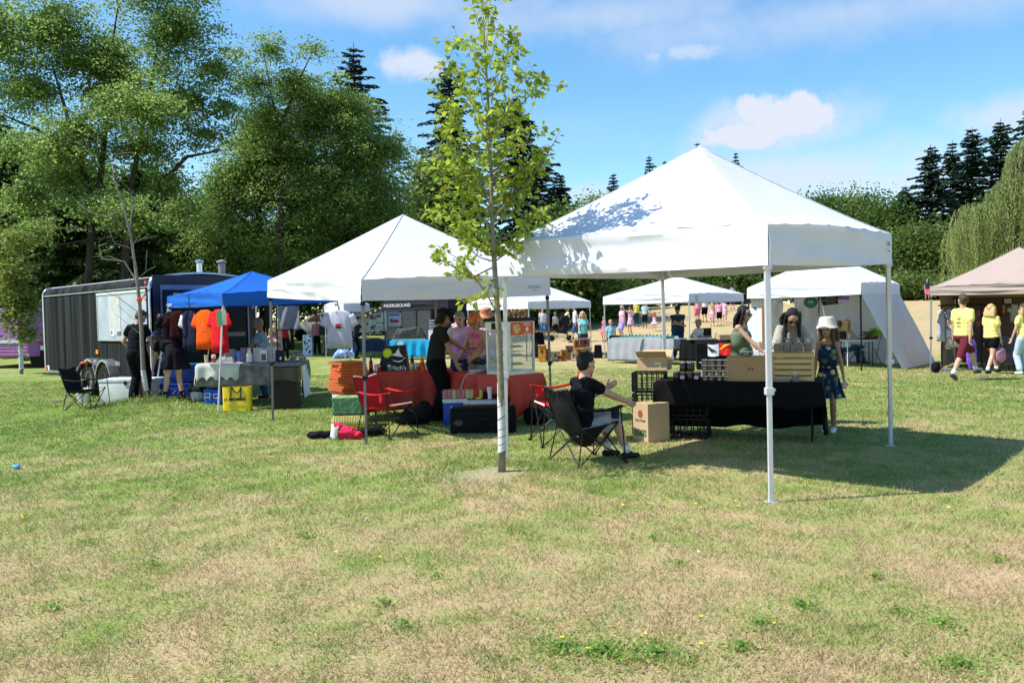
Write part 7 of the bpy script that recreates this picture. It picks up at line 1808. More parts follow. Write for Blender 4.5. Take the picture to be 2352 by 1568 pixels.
fp('person in a lime top and beige cap behind the black pushchair', 1304, 43, 1.66, (-.9, -.2), skin=SKIN2, fem=True, top=LIMEY, sleeve=.5, bottom=DKT, leglen=.7, hair=HAIRBL, hat='cap', hatm=C('cap_beige', .6, .5, .35), hands=((-.15, .45, 1.0), (.15, .45, 1.0)))
fp('small child in a green sun hat beside the black pushchair', 1275, 45, 1.30, (.3, -1), top=C('grey_top', .4, .4, .42), sleeve=.5, bottom=DKT, leglen=.9, hair=HAIRBR, hat='bucket', hatm=C('hat_green', .12, .15, .10))
fp('tall man in a white tie-dye tee and navy shorts striding behind the small far canopy', 1322, 40.5, 1.84, (-.9, -.15), skin=SKIN, lean=(0, .08, 1), top=mat('tiedye_green', (.72, .72, .66), .88, col2=(.50, .50, .72), vs=3), sleeve=.6, loose=1.6, bottom=C('shorts_slate', .05, .10, .22), leglen=.9, hair=HAIRBR, shoes=SHOEK, feet=((-.1, .25, .08), (.1, -.30, .10)))
fp('woman with long wavy blonde hair in a turquoise vest top behind the wooden planters', 1338, 30.2, 1.70, (-.15, -1), skin=SKIN, fem=True, build=1.05, top=TEAL, sleeve=.12, loose=1.6, bottom=C('jeans_dark', .03, .04, .07), leglen=1.9, hair=HAIRBL, hairstyle='long', hands=((-.30, .10, .95), (.10, .30, .90)))
fp('small girl in a pink dress standing by the left leg of the far flat canopy', 1387, 40, 1.25, (-.7, -.5), fem=True, build=.85, top=C('pink_hot', .60, .14, .22), sleeve=.5, dress=C('pink_hot', .60, .14, .22), dlen=.35, hair=HAIRBR, hairstyle='bob')
fp('boy in a pale blue tee standing behind the left end of the grey table', 1402, 29.0, 1.38, (.1, -1), build=.9, top=C('tee_sky', .30, .55, .68), sleeve=.6, loose=1.8, bottom=DKT, leglen=.9, hair=HAIRBL)
fp('grey haired woman in a pink tie-dye tee and purple shorts on the field', 1429, 41, 1.68, (-.9, -.4), fem=True, build=1.15, top=PINK, sleeve=.65, loose=1.8, bottom=LAV, leglen=.8, hair=HAIRG, hairstyle='bob', glasses=True)
fp('girl in a pale pink dress with her hands raised to her face', 1448, 42.5, 1.52, (-.6, .8), fem=True, build=.95, top=PINK2, sleeve=.3, dress=PINK2, dlen=.25, dflare=.05, hair=HAIRBR, hairstyle='pony', hands=((-.10, .12, 1.45), (.10, .12, 1.45)))
fp('child in a yellow tee and dark cap on the field', 1462, 47, 1.50, (-.3, 1), top=YELT, sleeve=.5, bottom=OLVG, leglen=1.7, hair=HAIRB, hat='cap', hatm=C('cap_navy', .03, .04, .08))
fp('child in a white tee with a turquoise scarf and pale cap on the field', 1481, 46, 1.45, (-.2, -1), skin=SKIN2, top=mat('tie_aqua', (.68, .68, .72), .88, col2=(.15, .62, .68), vs=3), sleeve=.6, loose=1.8, bottom=DKT, leglen=1.1, hair=HAIRB, hat='cap', hatm=PINK2)
fp('small red haired girl in a pink tutu on the field', 1503, 44, 1.02, (.3, 1), fem=True, build=.85, top=PINK2, sleeve=.3, dress=PINK2, dlen=.22, dflare=.26, hair=mat('hair_red', (.35, .10, .03), .6), hairstyle='long', head_s=1.15, hlen=.2)
fp('stout man in navy cap with folded arms behind the green trays', 1556, 28.6, 1.80, (-.1, -1), skin=SKIN2, build=1.3, belly=.35, top=C('tee_deepblue', .012, .045, .085), sleeve=.6, loose=1.6, bottom=NAVY, leglen=1.9, hair=HAIRG, hat='cap', hatm=C('cap_navy', .03, .04, .10), hands=((.14, .26, 1.16), (-.14, .28, 1.12)), elb=((-1, .1, -.6), (1, .1, -.6)), glasses=True)
fp('bearded man in a grey cap seated behind the dark table under the far flat canopy', 1603, 27.2, 1.74, (-.95, -.5), skin=SKIN2, top=C('tee_grey', .52, .50, .52), sleeve=.6, bottom=KHAKI, leglen=.9, hair=HAIRG, hat='cap', hatm=C('cap_olive', .22, .22, .18), **SIT)
grp = [('woman in a white top and rose shorts leading a group of children', 1603, 47, 1.60, PINK, C('rose', .6, .15, .28)), ('person in a white tee and black shorts carrying a guitar-like bag among the children', 1619, 47.5, 1.58, WTE, DKT), ('child in a long pink tie-dye tee with its back turned', 1636, 45, 1.32, PINK, None),
       ('child in a pink and white tee, black shorts and pale blue cap', 1652, 45.5, 1.36, PINK, DKT), ('small girl in a pink dress at the right end of the group of children', 1664, 46.5, 1.28, PINK2, None), ('child in a red top farther up the slope', 1648, 53, 1.40, C('red_soft', .62, .20, .20), C('red_soft', .62, .20, .20)),
       ('woman all in white farther up the slope', 1662, 54, 1.70, WTE, WTE), ('person in a black skirt farther up the slope, just left of the walled canopy', 1683, 55, 1.66, C('blue_soft', .25, .35, .5), DKT)]
for i, (l, px, Y, h, tp, bt) in enumerate(grp):
    kw = dict(bottom=bt, leglen=1.9 if i == 6 else .85) if bt else dict(dress=tp, dlen=.3, dflare=.05)
    fp(l, px, Y, h, (-.3+.2*i % 1.1, 1), fem=(i % 2 == 0), top=tp, sleeve=.6, loose=1.8, hair=(HAIRBR, HAIRB, HAIRBL)[i % 3], hairstyle=('bob', 'short', 'long')[i % 3], hat='cap' if i == 3 else None, hatm=C('cap_sky', .35, .6, .75), **kw)
fp('lone person in dark top and pink skirt at the crest of the far slope', 2130, 62, 1.62, (-.5, -1), fem=True, top=NAVY, sleeve=.5, bottom=C('pink_dusk', .55, .12, .22), leglen=.9, hair=HAIRBR, hairstyle='bob')
fp('person with fair hair in a dark coat seen through the gap in the white walls', 1841, 40, 1.62, (.2, -1), top=C('coat_grey', .08, .08, .12), sleeve=1.9, bottom=C('jeans_blue', .04, .09, .18), leglen=1.9, hair=HAIRBL, hairstyle='long')
fp('woman with long fair hair in a white vest seated at the white table, looking right', 1947, 23.8, 1.68, (.95, .2), fem=True, top=WTE, sleeve=0, bottom=C('jeans_blue', .04, .09, .18), leglen=1.9, hair=HAIRBL, hairstyle='long', **SIT)
fp('person with pinned auburn hair seated behind the fair haired woman', 1928, 24.6, 1.62, (.2, 1), fem=True, top=PINK2, sleeve=.2, bottom=DKT, leglen=1.9, hair=mat('hair_auburn', (.22, .08, .03), .6), hairstyle='short', **SIT)
# --- yellow shirts on the right
YS = mat('tee_bright_yellow', (.80, .73, .22), .88, var=.05, vs=6, bump=.35, bs=9); BURG = C('shorts_burgundy', .13, .018, .028)
P34, I34 = person('man in a bright yellow tee and burgundy shorts walking past the tan canopy', gx(2212, 17.7), face_rz(.88, .48), 1.84, .010, SKIN, 1.08, lean=(0, .0, 1), look=(-.9, .45, 0), nod=-.05, hands=((-.28, .10, .84), (.22, -.12, .86)), elb=((-.4, -1, 0), (.4, -1, 0)),
    feet=((.02, .40, .20), (.04, -.42, .14)), knee=((0, 1, .1), (0, 1, .1)), top=YS, sleeve=.66, loose=1.5, bottom=BURG, leglen=1.02, hair=HAIRBR, shoes=mat('shoe_dark', (.05, .055, .06), .6), socks=C('sock_white', .7, .7, .7), heel=(0, .4))
for i, z in enumerate((1.36, 1.28, 1.20, 1.12)):
    g = MB(); s = I34['s']; g.box((-.02+.01*(i % 2), -.152, z*s), (.10-.02*(i % 2), .004, .022)); g.build('back_print', mat('print_olive', (.25, .24, .06), .8), P34)
P35, I35 = person('woman with long pale blonde hair in a bright yellow tee walking towards the tan canopy', gx(2276, 19.2), face_rz(.85, .5), 1.62, .011, SKIN3, 1.0, True, look=(.1, 1, 0), hands=((-.22, .12, .74), (.20, .12, .70)), feet=((-.02, .30, .10), (.06, -.28, .10)), top=YS, sleeve=.62, loose=1.8, bottom=DKT, leglen=.35, hair=HAIRBL, hairstyle='long', hlen=.10, shoes=SHOEK, socks=C('sock_white', .7, .7, .7))
person('person in a bright yellow tee and pale blue trousers cut by the right edge', gx(2352, 18.9), face_rz(-.2, 1), 1.62, .012, SKIN, 1.0, True, hands=((-.26, .1, .9), (.26, .1, .9)), top=YS, sleeve=.6, loose=1.8, bottom=C('jeans_pale', .45, .55, .66), leglen=1.85, hair=HAIRBL, hairstyle='long', shoes=SHOEW)
hp = wloc(P35.location, P35.rotation_euler.z, I35['arms'][1][2]+Vector((0, .0, -.12))); o = soft('handbag', 'pink patterned bag hanging from the hand of the blonde woman in yellow', 'bag', hp+Vector((0, 0, -.24)), .2, [(0, 0, 0, .14, .08, .19)], mat('bag_pink', (.48, .22, .30), .85, col2=(.30, .16, .22), vs=20), .014)
g = MB(); g.tube([(-.06, 0, .15), (0, 0, .34), (.06, 0, .15)], .008, 6); g.build('handle', mat('bag_pink', (.48, .22, .30), .85), o)
hp = gx(2237, 18.4); o = soft('tote_bag', 'long purple and white bag carried on the far side of the man in yellow', 'bag', Vector((hp.x, 18.5, .16+.33)), .2, [(0, 0, 0, .13, .07, .34), (0, 0, .2, .12, .06, .2)], mat('bag_purple', (.20, .10, .52), .85, var=.2), .016)

# ------------------------------------------------------------------ pickup truck
def truck():
    Y = 52; p = gx(655, Y); root = empty('pickup_truck', p, 0, 'silver white pickup truck parked under the trees behind the stalls', 'pickup truck')
    body = mat('car_silver', (.55, .57, .58), .3, .1, var=.03, coat=.5); gl = mat('car_glass', (.02, .03, .035), .08, spec=.6)
    side = [(0.1, .45), (.05, .85), (.25, 1.05), (1.25, 1.15), (5.1, 1.15), (5.15, .6), (5.1, .45)]
    g = MB(); g.prism(side, (1, 0, 0), (0, 0, 1), (0, 1.75, 0), 1.75, (0, -1, 0)); g.build('body', body, root, bevel=.05, smooth='auto')
    cab = [(1.05, 1.14), (1.65, 1.62), (2.1, 1.76), (3.1, 1.76), (3.4, 1.60), (3.5, 1.14)]
    g = MB(); g.prism(cab, (1, 0, 0), (0, 0, 1), (0, 1.62, 0), 1.5, (0, -1, 0)); g.build('cab', body, root, bevel=.04, smooth='auto')
    for poly in ([(1.30, 1.18), (1.75, 1.58), (2.15, 1.66), (2.2, 1.18)], [(2.30, 1.18), (2.28, 1.66), (3.05, 1.66), (3.25, 1.52), (3.3, 1.18)]):
        g = MB(); g.prism(poly, (1, 0, 0), (0, 0, 1), (0, .118, 0), .01, (0, -1, 0)); g.build('window', gl, root)
    g = MB(); g.prism([(1.12, 1.2), (1.66, 1.60), (1.66, 1.60)], (1, 0, 0), (0, 0, 1), (0, 1.5, 0), 1.2, (0, -1, 0)); g.build('windscreen', gl, root)
    for x in (.95, 4.1):
        for y in (-.02, 1.58):
            g = MB(); g.lathe([(.20, -.10), (.34, -.11), (.38, -.08), (.385, 0), (.38, .08), (.34, .11), (.20, .10)], n=24); w_ = g.build('wheel', mat('tyre', (.018, .018, .018), .8), root, smooth='auto'); w_.matrix_local = Matrix.Translation((x, y+.1, .385)) @ Matrix.Rotation(math.pi/2, 4, 'X')
            g = MB(); g.lathe([(.0005, .09), (.1, .08), (.15, .05), (.2, .10)], n=16); g.build('rim', CHR, w_, smooth='auto')
    for x in (1.28, 2.25, 3.35): g = MB(); g.box((x, -.004, .85), (.012, .01, .55)); g.build('door_gap', DKPL, root)
    g = MB(); g.box((2.5, -.06, .40), (2.2, .12, .05)); g.build('running_board', CHR, root)
    g = MB(); g.box((.06, .25, .85), (.10, .35, .18)); g.build('headlight', mat('lamp_clear', (.6, .6, .6), .1), root); g = MB(); g.box((.06, 1.5, .85), (.10, .35, .18)); g.build('headlight', mat('lamp_clear', (.6, .6, .6), .1), root)
truck()
# ------------------------------------------------------------------ far stalls behind the middle canopy
TURQ = mat('cloth_turquoise', (.02, .36, .66), .8, var=.06, bump=.2, bs=4); NAVC = mat('cloth_navy', (.008, .014, .16), .8)
def ftable(label, clabel, px0, px1, Y0, Y1, dep, m, fr=.66, lf=.3, rt=.3, h=.74):
    a = gx(px0, Y0); b_ = gx(px1, Y1); t, w_ = table(label, (a.x, a.y), (b_.x, b_.y), dep, h)
    if m: cloth(clabel, t, w_, dep, h+.002, m, fr=fr, bk=.4, lf=lf, rt=rt, fold=.03, seed=len(clabel), group='draped tablecloths')
    return t, w_, On(t, h+.006)
t, w_, of = ftable('far folding table hidden by the turquoise cloth', 'turquoise cloth over the far table with the grey slates', 893, 1000, 31.8, 31.6, .9, TURQ)
root = empty('slate_display', of.p(w_*.42, .35), 0, 'sloping pile of grey slates on a cream slatted tray on the turquoise table', 'slates')
g = MB(); g.prism([(-.72, 0), (.55, 0), (.60, .05), (.38, .46), (-.50, .40)], (1, 0, 0), (0, 0, 1), (0, .3, .04), .5, (0, -1, 0)); me = remesh(g, .03, 1, .035, 7); me.materials.append(mat('slate_grey', (.085, .09, .085), .8, var=.4, vs=14)); o = bpy.data.objects.new('slate_pile', me); COL.objects.link(o); o.parent = root
g = MB()
for i in range(18): g.box((-.70+.074*i, -.24, .03), (.045, .03, .06))
g.box((-.05, -.2, .012), (1.35, .08, .02)); g.build('tray', mat('slat_cream', (.62, .58, .42), .7), root)
root = empty('price_card', of.p(w_*.92, .15), .1, 'white handwritten price card right of the slate pile', 'card'); g = MB(); M_ = Matrix.Rotation(-.25, 3, 'X'); g.box((0, 0, .19), (.34, .01, .38), M=M_); c = g.build('card', WHITE, root)
for i in range(3): g = MB(); g.box((-.02+.03*i, -.012-.0*i, .29-.09*i), (.2, .006, .02), M=M_); g.build('writing', INKG, c)
root = empty('paper_bag', Vector((gx(912, 31.2).x, 31.25, 0))+Vector((0, 0, .45)), .1, 'small white bag with a dark emblem hanging at the turquoise table', 'paper bag'); g = MB(); g.box((.1, -.08, .0), (.26, .05, .5), taper=.8); g.build('body', WHITE, root, bevel=.01); g = MB(); g.ell((.1, -.11, .05), (.06, .01, .09)); g.build('emblem', INKG, root)
t, w_, of = ftable('far folding table hidden by the navy cloth', 'navy cloth over the far table left of the turquoise one', 792, 890, 34.5, 34.2, .8, NAVC, fr=.5)
root = empty('sun_hat', of.p(.75, .3), 0, 'pale straw hat lying on the navy table', 'hat'); g = MB(); g.lathe([(.22, 0), (.12, .02), (.11, .12), (.0005, .15)], n=18); g.build('hat', mat('straw', (.5, .42, .28), .8), root, smooth='auto')
root = empty('merchandise_box', of.p(.25, .3), 0, 'low pile of grey leaflets on the navy table', 'leaflets'); g = MB(); g.box((0, 0, .04), (.4, .25, .08)); g.box((.1, 0, .1), (.25, .2, .04), rz=.3); g.build('pile', mat('paper_grey', (.4, .4, .4), .8), root)
# vinyl banner with red and blue heading, pale panelled booth behind, warning strap
p = gx(800, 37.5)
def vinyl(root):
    g = MB(); g.grid(lambda u, v: Vector((u*1.75, .03*math.sin(u*8+v*2), 1.05+1.05*v)), 20, 6, .01); s_ = g.build('sheet', mat('vinyl_pale', (.48, .52, .52), .5, var=.2, vs=4), root, smooth='auto')
    text('TEAM', .24, mat('can_red', (.6, .03, .03), .4), s_, (.38, -.06, 1.96), axes((1, 0, 0), (0, 0, 1)), bold=.01); text('Food Bank', .22, mat('letter_blue', (.03, .09, .35), .5), s_, (1.18, -.06, 1.95), axes((1, 0, 0), (0, 0, 1)), bold=.008)
    g = MB()
    rr = random.Random(3)
    for i in range(16): g.box((rr.uniform(.1, 1.6), -.05, rr.uniform(1.15, 1.75)), (rr.uniform(.06, .22), .01, rr.uniform(.03, .16)))
    g.build('small_print', mat('print_slate', (.12, .16, .22), .7), s_)
    for x in (0, 1.75): g = MB(); g.tube([(x, .05, 0), (x, .05, 2.15)], .02); g.build('post', POLE_G, root)
simple('vinyl_banner', 'pale vinyl banner with a red and blue heading behind the navy table', 'banner', p, 0, vinyl)
p = gx(885, 38.5)
def booth(root):
    pm = mat('panel_beige', (.36, .31, .29), .7, var=.1)
    for i in range(3): g = MB(); g.box((.36+.74*i, 0, 1.15), (.70, .08, 2.3)); g.build('wall_panel', pm, root, bevel=.01)
    for i in range(4): g = MB(); g.box((-.01+.74*i, -.02, 1.15), (.05, .10, 2.3)); g.build('post', mat('post_dark', (.05, .045, .04), .6), root)
simple('panel_booth', 'beige panelled booth wall with posters behind the turquoise table', 'booth', p, 0, booth)
root = empty('poster', (p.x+.10, 38.38, 1.2), 0, 'white poster with a blue heading and a red emblem on the beige booth wall', 'poster'); g = MB(); g.box((.35, 0, .35), (.62, .02, .62)); c = g.build('sheet', mat('poster_white', (.55, .60, .68), .6), root)
g = MB(); g.box((.35, -.014, .58), (.50, .008, .06)); g.build('heading', mat('letter_blue', (.03, .09, .35), .5), c); g = MB(); g.ell((.40, -.014, .28), (.17, .008, .07)); g.build('emblem', mat('can_red', (.6, .03, .03), .4), c); g = MB(); g.ell((.2, -.014, .30), (.07, .008, .10)); g.build('emblem', mat('print_slate', (.12, .16, .22), .7), c)
a, b_ = at(794, 740, 34), at(880, 704, 33.5)
g = MB(); g.bar(a+Vector((0, 0, -.15)), b_, .02, .17); o = g.build('warning_strap', mat('strap_black', (.015, .015, .015), .6), None); tag(o, 'black strap with yellow lettering stretched slantwise in front of the vinyl banner', 'strap')
dv = (b_-a-Vector((0, 0, -.15))); 
g = MB()
for i in range(7): c_ = (a+Vector((0, 0, -.15))).lerp(b_, .12+.13*i); g.bar(c_+Vector((0, -.018, 0)), c_+dv.normalized()*.10+Vector((0, -.018, 0)), .01, .07)
g.build('lettering', mat('letter_yellow', (.6, .45, .02), .6), o)
simple('slatted_crates', 'stack of pale slatted crates in the shade behind the turquoise table', 'crates', gx(999, 33), 0, mk([('crates', lambda g: [g.box((0, 0, 1.15+.11*i), (.46, .3, .06)) for i in range(4)], mat('crate_pale', (.5, .5, .5), .7)), ('stand', lambda g: g.box((0, 0, .55), (.5, .34, 1.1)), DKPL)]))
simple('dark_booth', 'dark backed stall with shelves in the shade under the far black canopy', 'stall', gx(1040, 39.5), 0, mk([('back_panel', lambda g: g.box((0, .3, 1.0), (2.6, .08, 2.0)), mat('stall_dark', (.03, .028, .026), .9)), ('shelf', lambda g: [g.box((0, 0, z), (2.2, .5, .04)) for z in (.7, 1.1, 1.5)], mat('shelf_wood', (.16, .10, .06), .8)), ('goods', lambda g: [g.box((-.95+.21*i, -.05, z+.10+.03*(i % 3)), (.15, .2, .16+.06*(i % 3))) for i in range(10) for z in (.7, 1.1)], mat('goods_mixed', (.22, .16, .13), .8, col2=(.06, .07, .10), vs=6))]))
root = soft('tarpaulin', 'rumpled pale blue plastic sheet on the grass beside the navy table', 'plastic sheet', gx(788, 34), 0, [(0, 0, .18, .32, .2, .2), (-.3, 0, .15, .12, .2, .3, .6), (.4, 0, .18, .06, .1, .3, -.3)], mat('tarp_blue', (.22, .34, .75), .4, spec=.5), .04, .03, 5)
simple('dotted_bag', 'tall white and blue patterned bag standing behind the white tee', 'bag', gx(706, 37), 0, mk([('body', lambda g: g.box((0, 0, .48), (.42, .3, .95), taper=.95), spots('bag_dots', (.55, .60, .68), [(.03, .05, .25), (.5, .55, .7), (.02, .03, .05)], 9, .45))]))
# wooden nest boxes on the ground, under the small far canopy
NB = [(1244, 792, 831, 19, .0, 'tall honey coloured'), (1256, 800, 829, 12, .3, 'tall reddish'), (1273, 806, 829, 20, .2, 'dark weathered'), (1283, 816, 831, 13, .1, 'small light'), (1292, 803, 828, 15, .5, 'grey brown'), (1306, 793, 826, 19, .9, 'pale birch'), (1316, 807, 826, 13, .2, 'small brown'), (1322, 780, 806, 13, 1.6, 'cream fronted upper'), (1329, 801, 825, 19, 1.4, 'pinkish'), (1344, 777, 800, 20, 1.9, 'row-holed upper'), (1345, 799, 824, 22, 1.7, 'large brown'), (1334, 778, 800, 10, 1.8, 'narrow brown upper')]
for i, (px, y0, y1, wpx, dy, l) in enumerate(NB):
    Y = 28.2+dy; k_ = kpm(Y); w_ = wpx/k_; h_ = (y1-y0)/k_; p = gx(px, Y); p.z = max(0, at(px, y1, Y).z) if y1 < 815 else 0
    root = empty('nest_box', p, .2*((i*5) % 3-1), '%s wooden nest box in the group under the small far canopy' % l, 'nest box', 'wooden nest boxes')
    wm = mat('nest_%d' % (i % 4), [(.45, .20, .04), (.22, .12, .07), (.50, .38, .24), (.30, .11, .05)][i % 4], .8, var=.35, vs=9, bump=.4)
    g = MB(); g.box((0, 0, h_/2), (w_*.9, w_*.8, h_*.94), taper=.97); g.build('box', wm, root, bevel=.01)
    g = MB(); g.box((0, -.02, h_*.98), (w_, w_*.95, .03)); g.build('roof', mat('nest_roof', (.40, .30, .18), .8, var=.3), root)
    g = MB(); g.tube([(0, -w_*.42, h_*.62), (0, -w_*.40-.012, h_*.62)], w_*.16, 12); g.build('entrance_hole', INK, root)
simple('bark_display', 'high tray heaped with brown bark pieces behind the pizza warmer', 'display', gx(1186, 29), 0, mk([('bark', lambda g: [g.box((random.uniform(-.33, .33), random.uniform(-.1, .1), 1.50+.32*random.random()), (.09, .07, .05), M=Matrix.Rotation(random.random()*3, 3, 'Y') @ Matrix.Rotation(random.random()*3, 3, 'Z')) for _ in range(130)], mat('bark_pieces', (.30, .17, .08), .8, var=.7, vs=9)), ('stand', lambda g: (g.box((0, 0, 1.42), (.75, .35, .08)), [g.bar((x, y, 0), (x, y, 1.4), .04) for x in (-.34, .34) for y in (-.14, .14)]), mat('stand_brown', (.08, .05, .035), .8))]))
simple('planter_bag', 'black sack standing by the right leg of the small far canopy', 'sack', gx(1372, 29.8), 0, mk([('sack', lambda g: g.box((0, 0, .24), (.30, .3, .48), taper=.75), BAGK), ('tray', lambda g: g.box((.45, 0, .05), (.4, .3, .08)), KHAKI)]))
simple('black_drape', 'black draped stool behind the pizza warmer', 'stool', gx(1236, 31), 0, mk([('drape', lambda g: g.lathe([(.34, .05), (.22, .6), (.18, .95), (.0005, .97)], n=18), BLACK)]))
# pushchair
def pram(root):
    g = MB(); g.prism([(-.15, .45), (.35, .35), (.5, .75), (.25, .85), (.1, .55), (-.2, .60)], (1, 0, 0), (0, 0, 1), (0, .22, 0), .44, (0, -1, 0)); g.build('seat', DKPL, root, bevel=.02)
    g = MB(); g.prism([(.0, 1.05), (.15, 1.28), (.42, 1.32), (.55, 1.15), (.50, .80), (.25, .75)], (1, 0, 0), (0, 0, 1), (0, .25, 0), .5, (0, -1, 0)); g.build('hood', C('hood_black', .018, .018, .025), root, bevel=.03)
    g = MB(); g.tube([(.75, 0, 1.15), (.45, 0, .7), (-.35, 0, .2)], .02); g.tube([(.1, 0, .6), (.55, 0, .2)], .02); g.build('frame', POLE_S, root); g = MB(); g.tube([(.75, -.22, 1.15), (.75, .22, 1.15)], .02); g.build('handle', DKPL, root)
    for x, y in ((-.38, 0), (.58, -.24), (.58, .24)): g = MB(); g.tube([(x, y-.03, .15), (x, y+.03, .15)], .15, 18); g.build('wheel', mat('tyre', (.018, .018, .018), .8), root)
simple('pushchair', 'black three wheeled pushchair in the shade by the field', 'pushchair', gx(1283, 42), .1, pram)
# table with the grey cloth and green trays
GREYC = mat('cloth_grey', (.30, .31, .335), .8, var=.05, bump=.3, bs=3)
t, w_, of = ftable('far folding table hidden by the grey cloth', 'grey cloth hanging to the grass on the far table with green trays', 1396, 1545, 26.9, 25.0, .8, GREYC, fr=.72, lf=.25, rt=.3, h=.78)
GT = mat('tray_green', (.03, .24, .17), .6)
for i in range(5):
    simple('seed_tray', 'green tray number %s from the left on the grey draped table' % ('one', 'two', 'three', 'four', 'five')[i], 'tray', of.p(.35+.42*i, .45), .1*(i % 2), mk([('tray', lambda g: g.box((0, 0, .04), (.36, .4, .08), taper=1.08), GT), ('cards', lambda g: [g.box((-.1+.1*j, -.05*j, .10), (.07, .05, .04+.02*j), rz=j*.4) for j in range(3)], mat('card_mint', (.30, .50, .42), .7))]), 'green trays on the grey table')
simple('white_strip', 'row of white price strips along the front of the grey draped table', 'price strips', of.p(w_/2+.2, .03), 0, mk([('strips', lambda g: g.box((0, 0, .035), (w_-.5, .06, .07)), WHITE)]))
simple('black_case', 'flat black case at the left end of the grey draped table', 'case', of.p(.0, .3), 0, mk([('body', lambda g: g.box((.1, 0, .045), (.5, .3, .09)), DKPL), ('lid', lambda g: g.box((.1, 0, .095), (.52, .32, .01)), DKPL)]))
t, w_, of = ftable('far folding table hidden by the black cloth', 'black cloth over the far table left of the red and white flags', 1562, 1668, 24.6, 23.0, .7, BLACK, fr=.62, h=.78)
simple('scrap_tray', 'low tray of small dark trinkets on the far black draped table', 'tray', of.p(w_*.3, .3), 0, mk([('tray', lambda g: g.box((0, 0, .02), (.8, .4, .04)), mat('tray_tan', (.4, .36, .25), .7)), ('trinkets', lambda g: [g.box((random.uniform(-.3, .3), random.uniform(-.1, .15), .07), (.07, .05, .06)) for _ in range(22)], mat('trinket_dark', (.06, .08, .12), .5))]))
carton('small brown box on the far black draped table', of.p(w_*.75, .4), 0, (.34, .25, .14), CARD)
def flagset(label, p0, p1, z1, z0, m, m2):
    root = empty('flag', (p0.x, p0.y, 0), math.atan2(p1.y-p0.y, p1.x-p0.x), label, 'flag', 'flags pinned to the far tables'); w_ = (p1-p0).length
    g = MB(); g.grid(lambda u, v: Vector((u*w_, .02*math.sin(u*7), z0+(z1-z0)*v-.03*math.sin(u*3))), 10, 6, .006); s_ = g.build('sheet', m, root, smooth='auto')
    g = MB(); cx, cz = w_*.55, (z0+z1)/2+.05; g.prism([(cx-.18, cz+.08 if m2 is INK else cz-.10), (cx+.16, cz-.10 if m2 is INK else cz+.08), (cx-.02, cz-.12 if m2 is INK else cz+.06)], (1, 0, 0), (0, 0, 1), (0, -.03, 0), .006, (0, -1, 0)); g.build('emblem', m2, s_)
flagset('white flag with a black pennant emblem hanging from the far table', Vector((gx(1617, 22.6).x, 22.6, 0)), Vector((gx(1649, 22.3).x, 22.3, 0)), .73, .40, mat('flag_white', (.52, .54, .58), .7), INK)
flagset('red flag with a yellow pennant emblem hanging from the far table', Vector((gx(1650, 22.28).x, 22.28, 0)), Vector((gx(1677, 22.1).x, 22.1, 0)), .76, .44, mat('flag_red', (.60, .015, .015), .7), mat('pennant_yellow', (.75, .48, .02), .6))
g = MB(); a_, b2 = gx(1610, 22.8), gx(1690, 22.2); g.box(((a_.x+b2.x)/2, 22.75, .38), (1.1, .5, .72), rz=-.2); o = g.build('draped_stand', BLACK, None, bevel=.02); tag(o, 'dark draped stand carrying the red and white flags', 'stand')
simple('laundry_basket', 'grey plastic basket on the grass below the white flag', 'basket', gx(1622, 21.6), 0, mk([('side', lambda g: [g.bar((-.14+.04*i, -.1, 0), (-.17+.048*i, -.13, .26), .012) for i in range(8)]+[g.box((0, 0, .27), (.36, .28, .02)), g.box((0, 0, .02), (.3, .22, .03))], mat('basket_grey', (.22, .22, .22), .6))]))
simple('folding_chair', 'dark folding chair beside the seated man in the grey cap', 'chair', gx(1625, 27.3), .2, mk([('seat', lambda g: g.box((0, 0, .45), (.45, .42, .04)), DKPL), ('backrest', lambda g: g.box((0, .22, .88), (.45, .04, .35)), DKPL), ('leg', lambda g: [g.tube([(x, y, 0), (x, -y, .9)], .012) for x in (-.2, .2) for y in (-.22, .22)], DKPL)]))
# white board on an easel, flowered table
p = gx(1729, 18.6)
simple('whiteboard', 'blank white board on a wooden easel beside the woman in olive', 'whiteboard', p, -.5, mk([('board', lambda g: g.box((0, 0, 1.28), (.40, .02, .76)), mat('board_white', (.78, .79, .80), .3, var=.02)), ('easel_leg', lambda g: g.bar((.215, .02, 0), (.215, .0, 1.68), .03), mat('easel_wood', (.35, .14, .05), .7)), ('rear_leg', lambda g: (g.bar((-.19, .04, 0), (-.19, .01, 1.68), .02), g.bar((0, .6, 0), (0, .03, 1.5), .02)), POLE_K), ('clip', lambda g: [g.box((x, -.01, 1.67), (.05, .04, .04)) for x in (-.12, .05)], DKPL)]))
FLW = spots('cloth_flowered', (.55, .54, .54), [(.35, .14, .12), (.2, .22, .25), (.6, .58, .58), (.12, .13, .2)], 22, .4)
t, w_, of = ftable('small table hidden by the flowered cloth', 'grey and red flowered cloth on a small table behind the crate', 1722, 1790, 17.4, 17.2, .6, FLW, fr=.6)
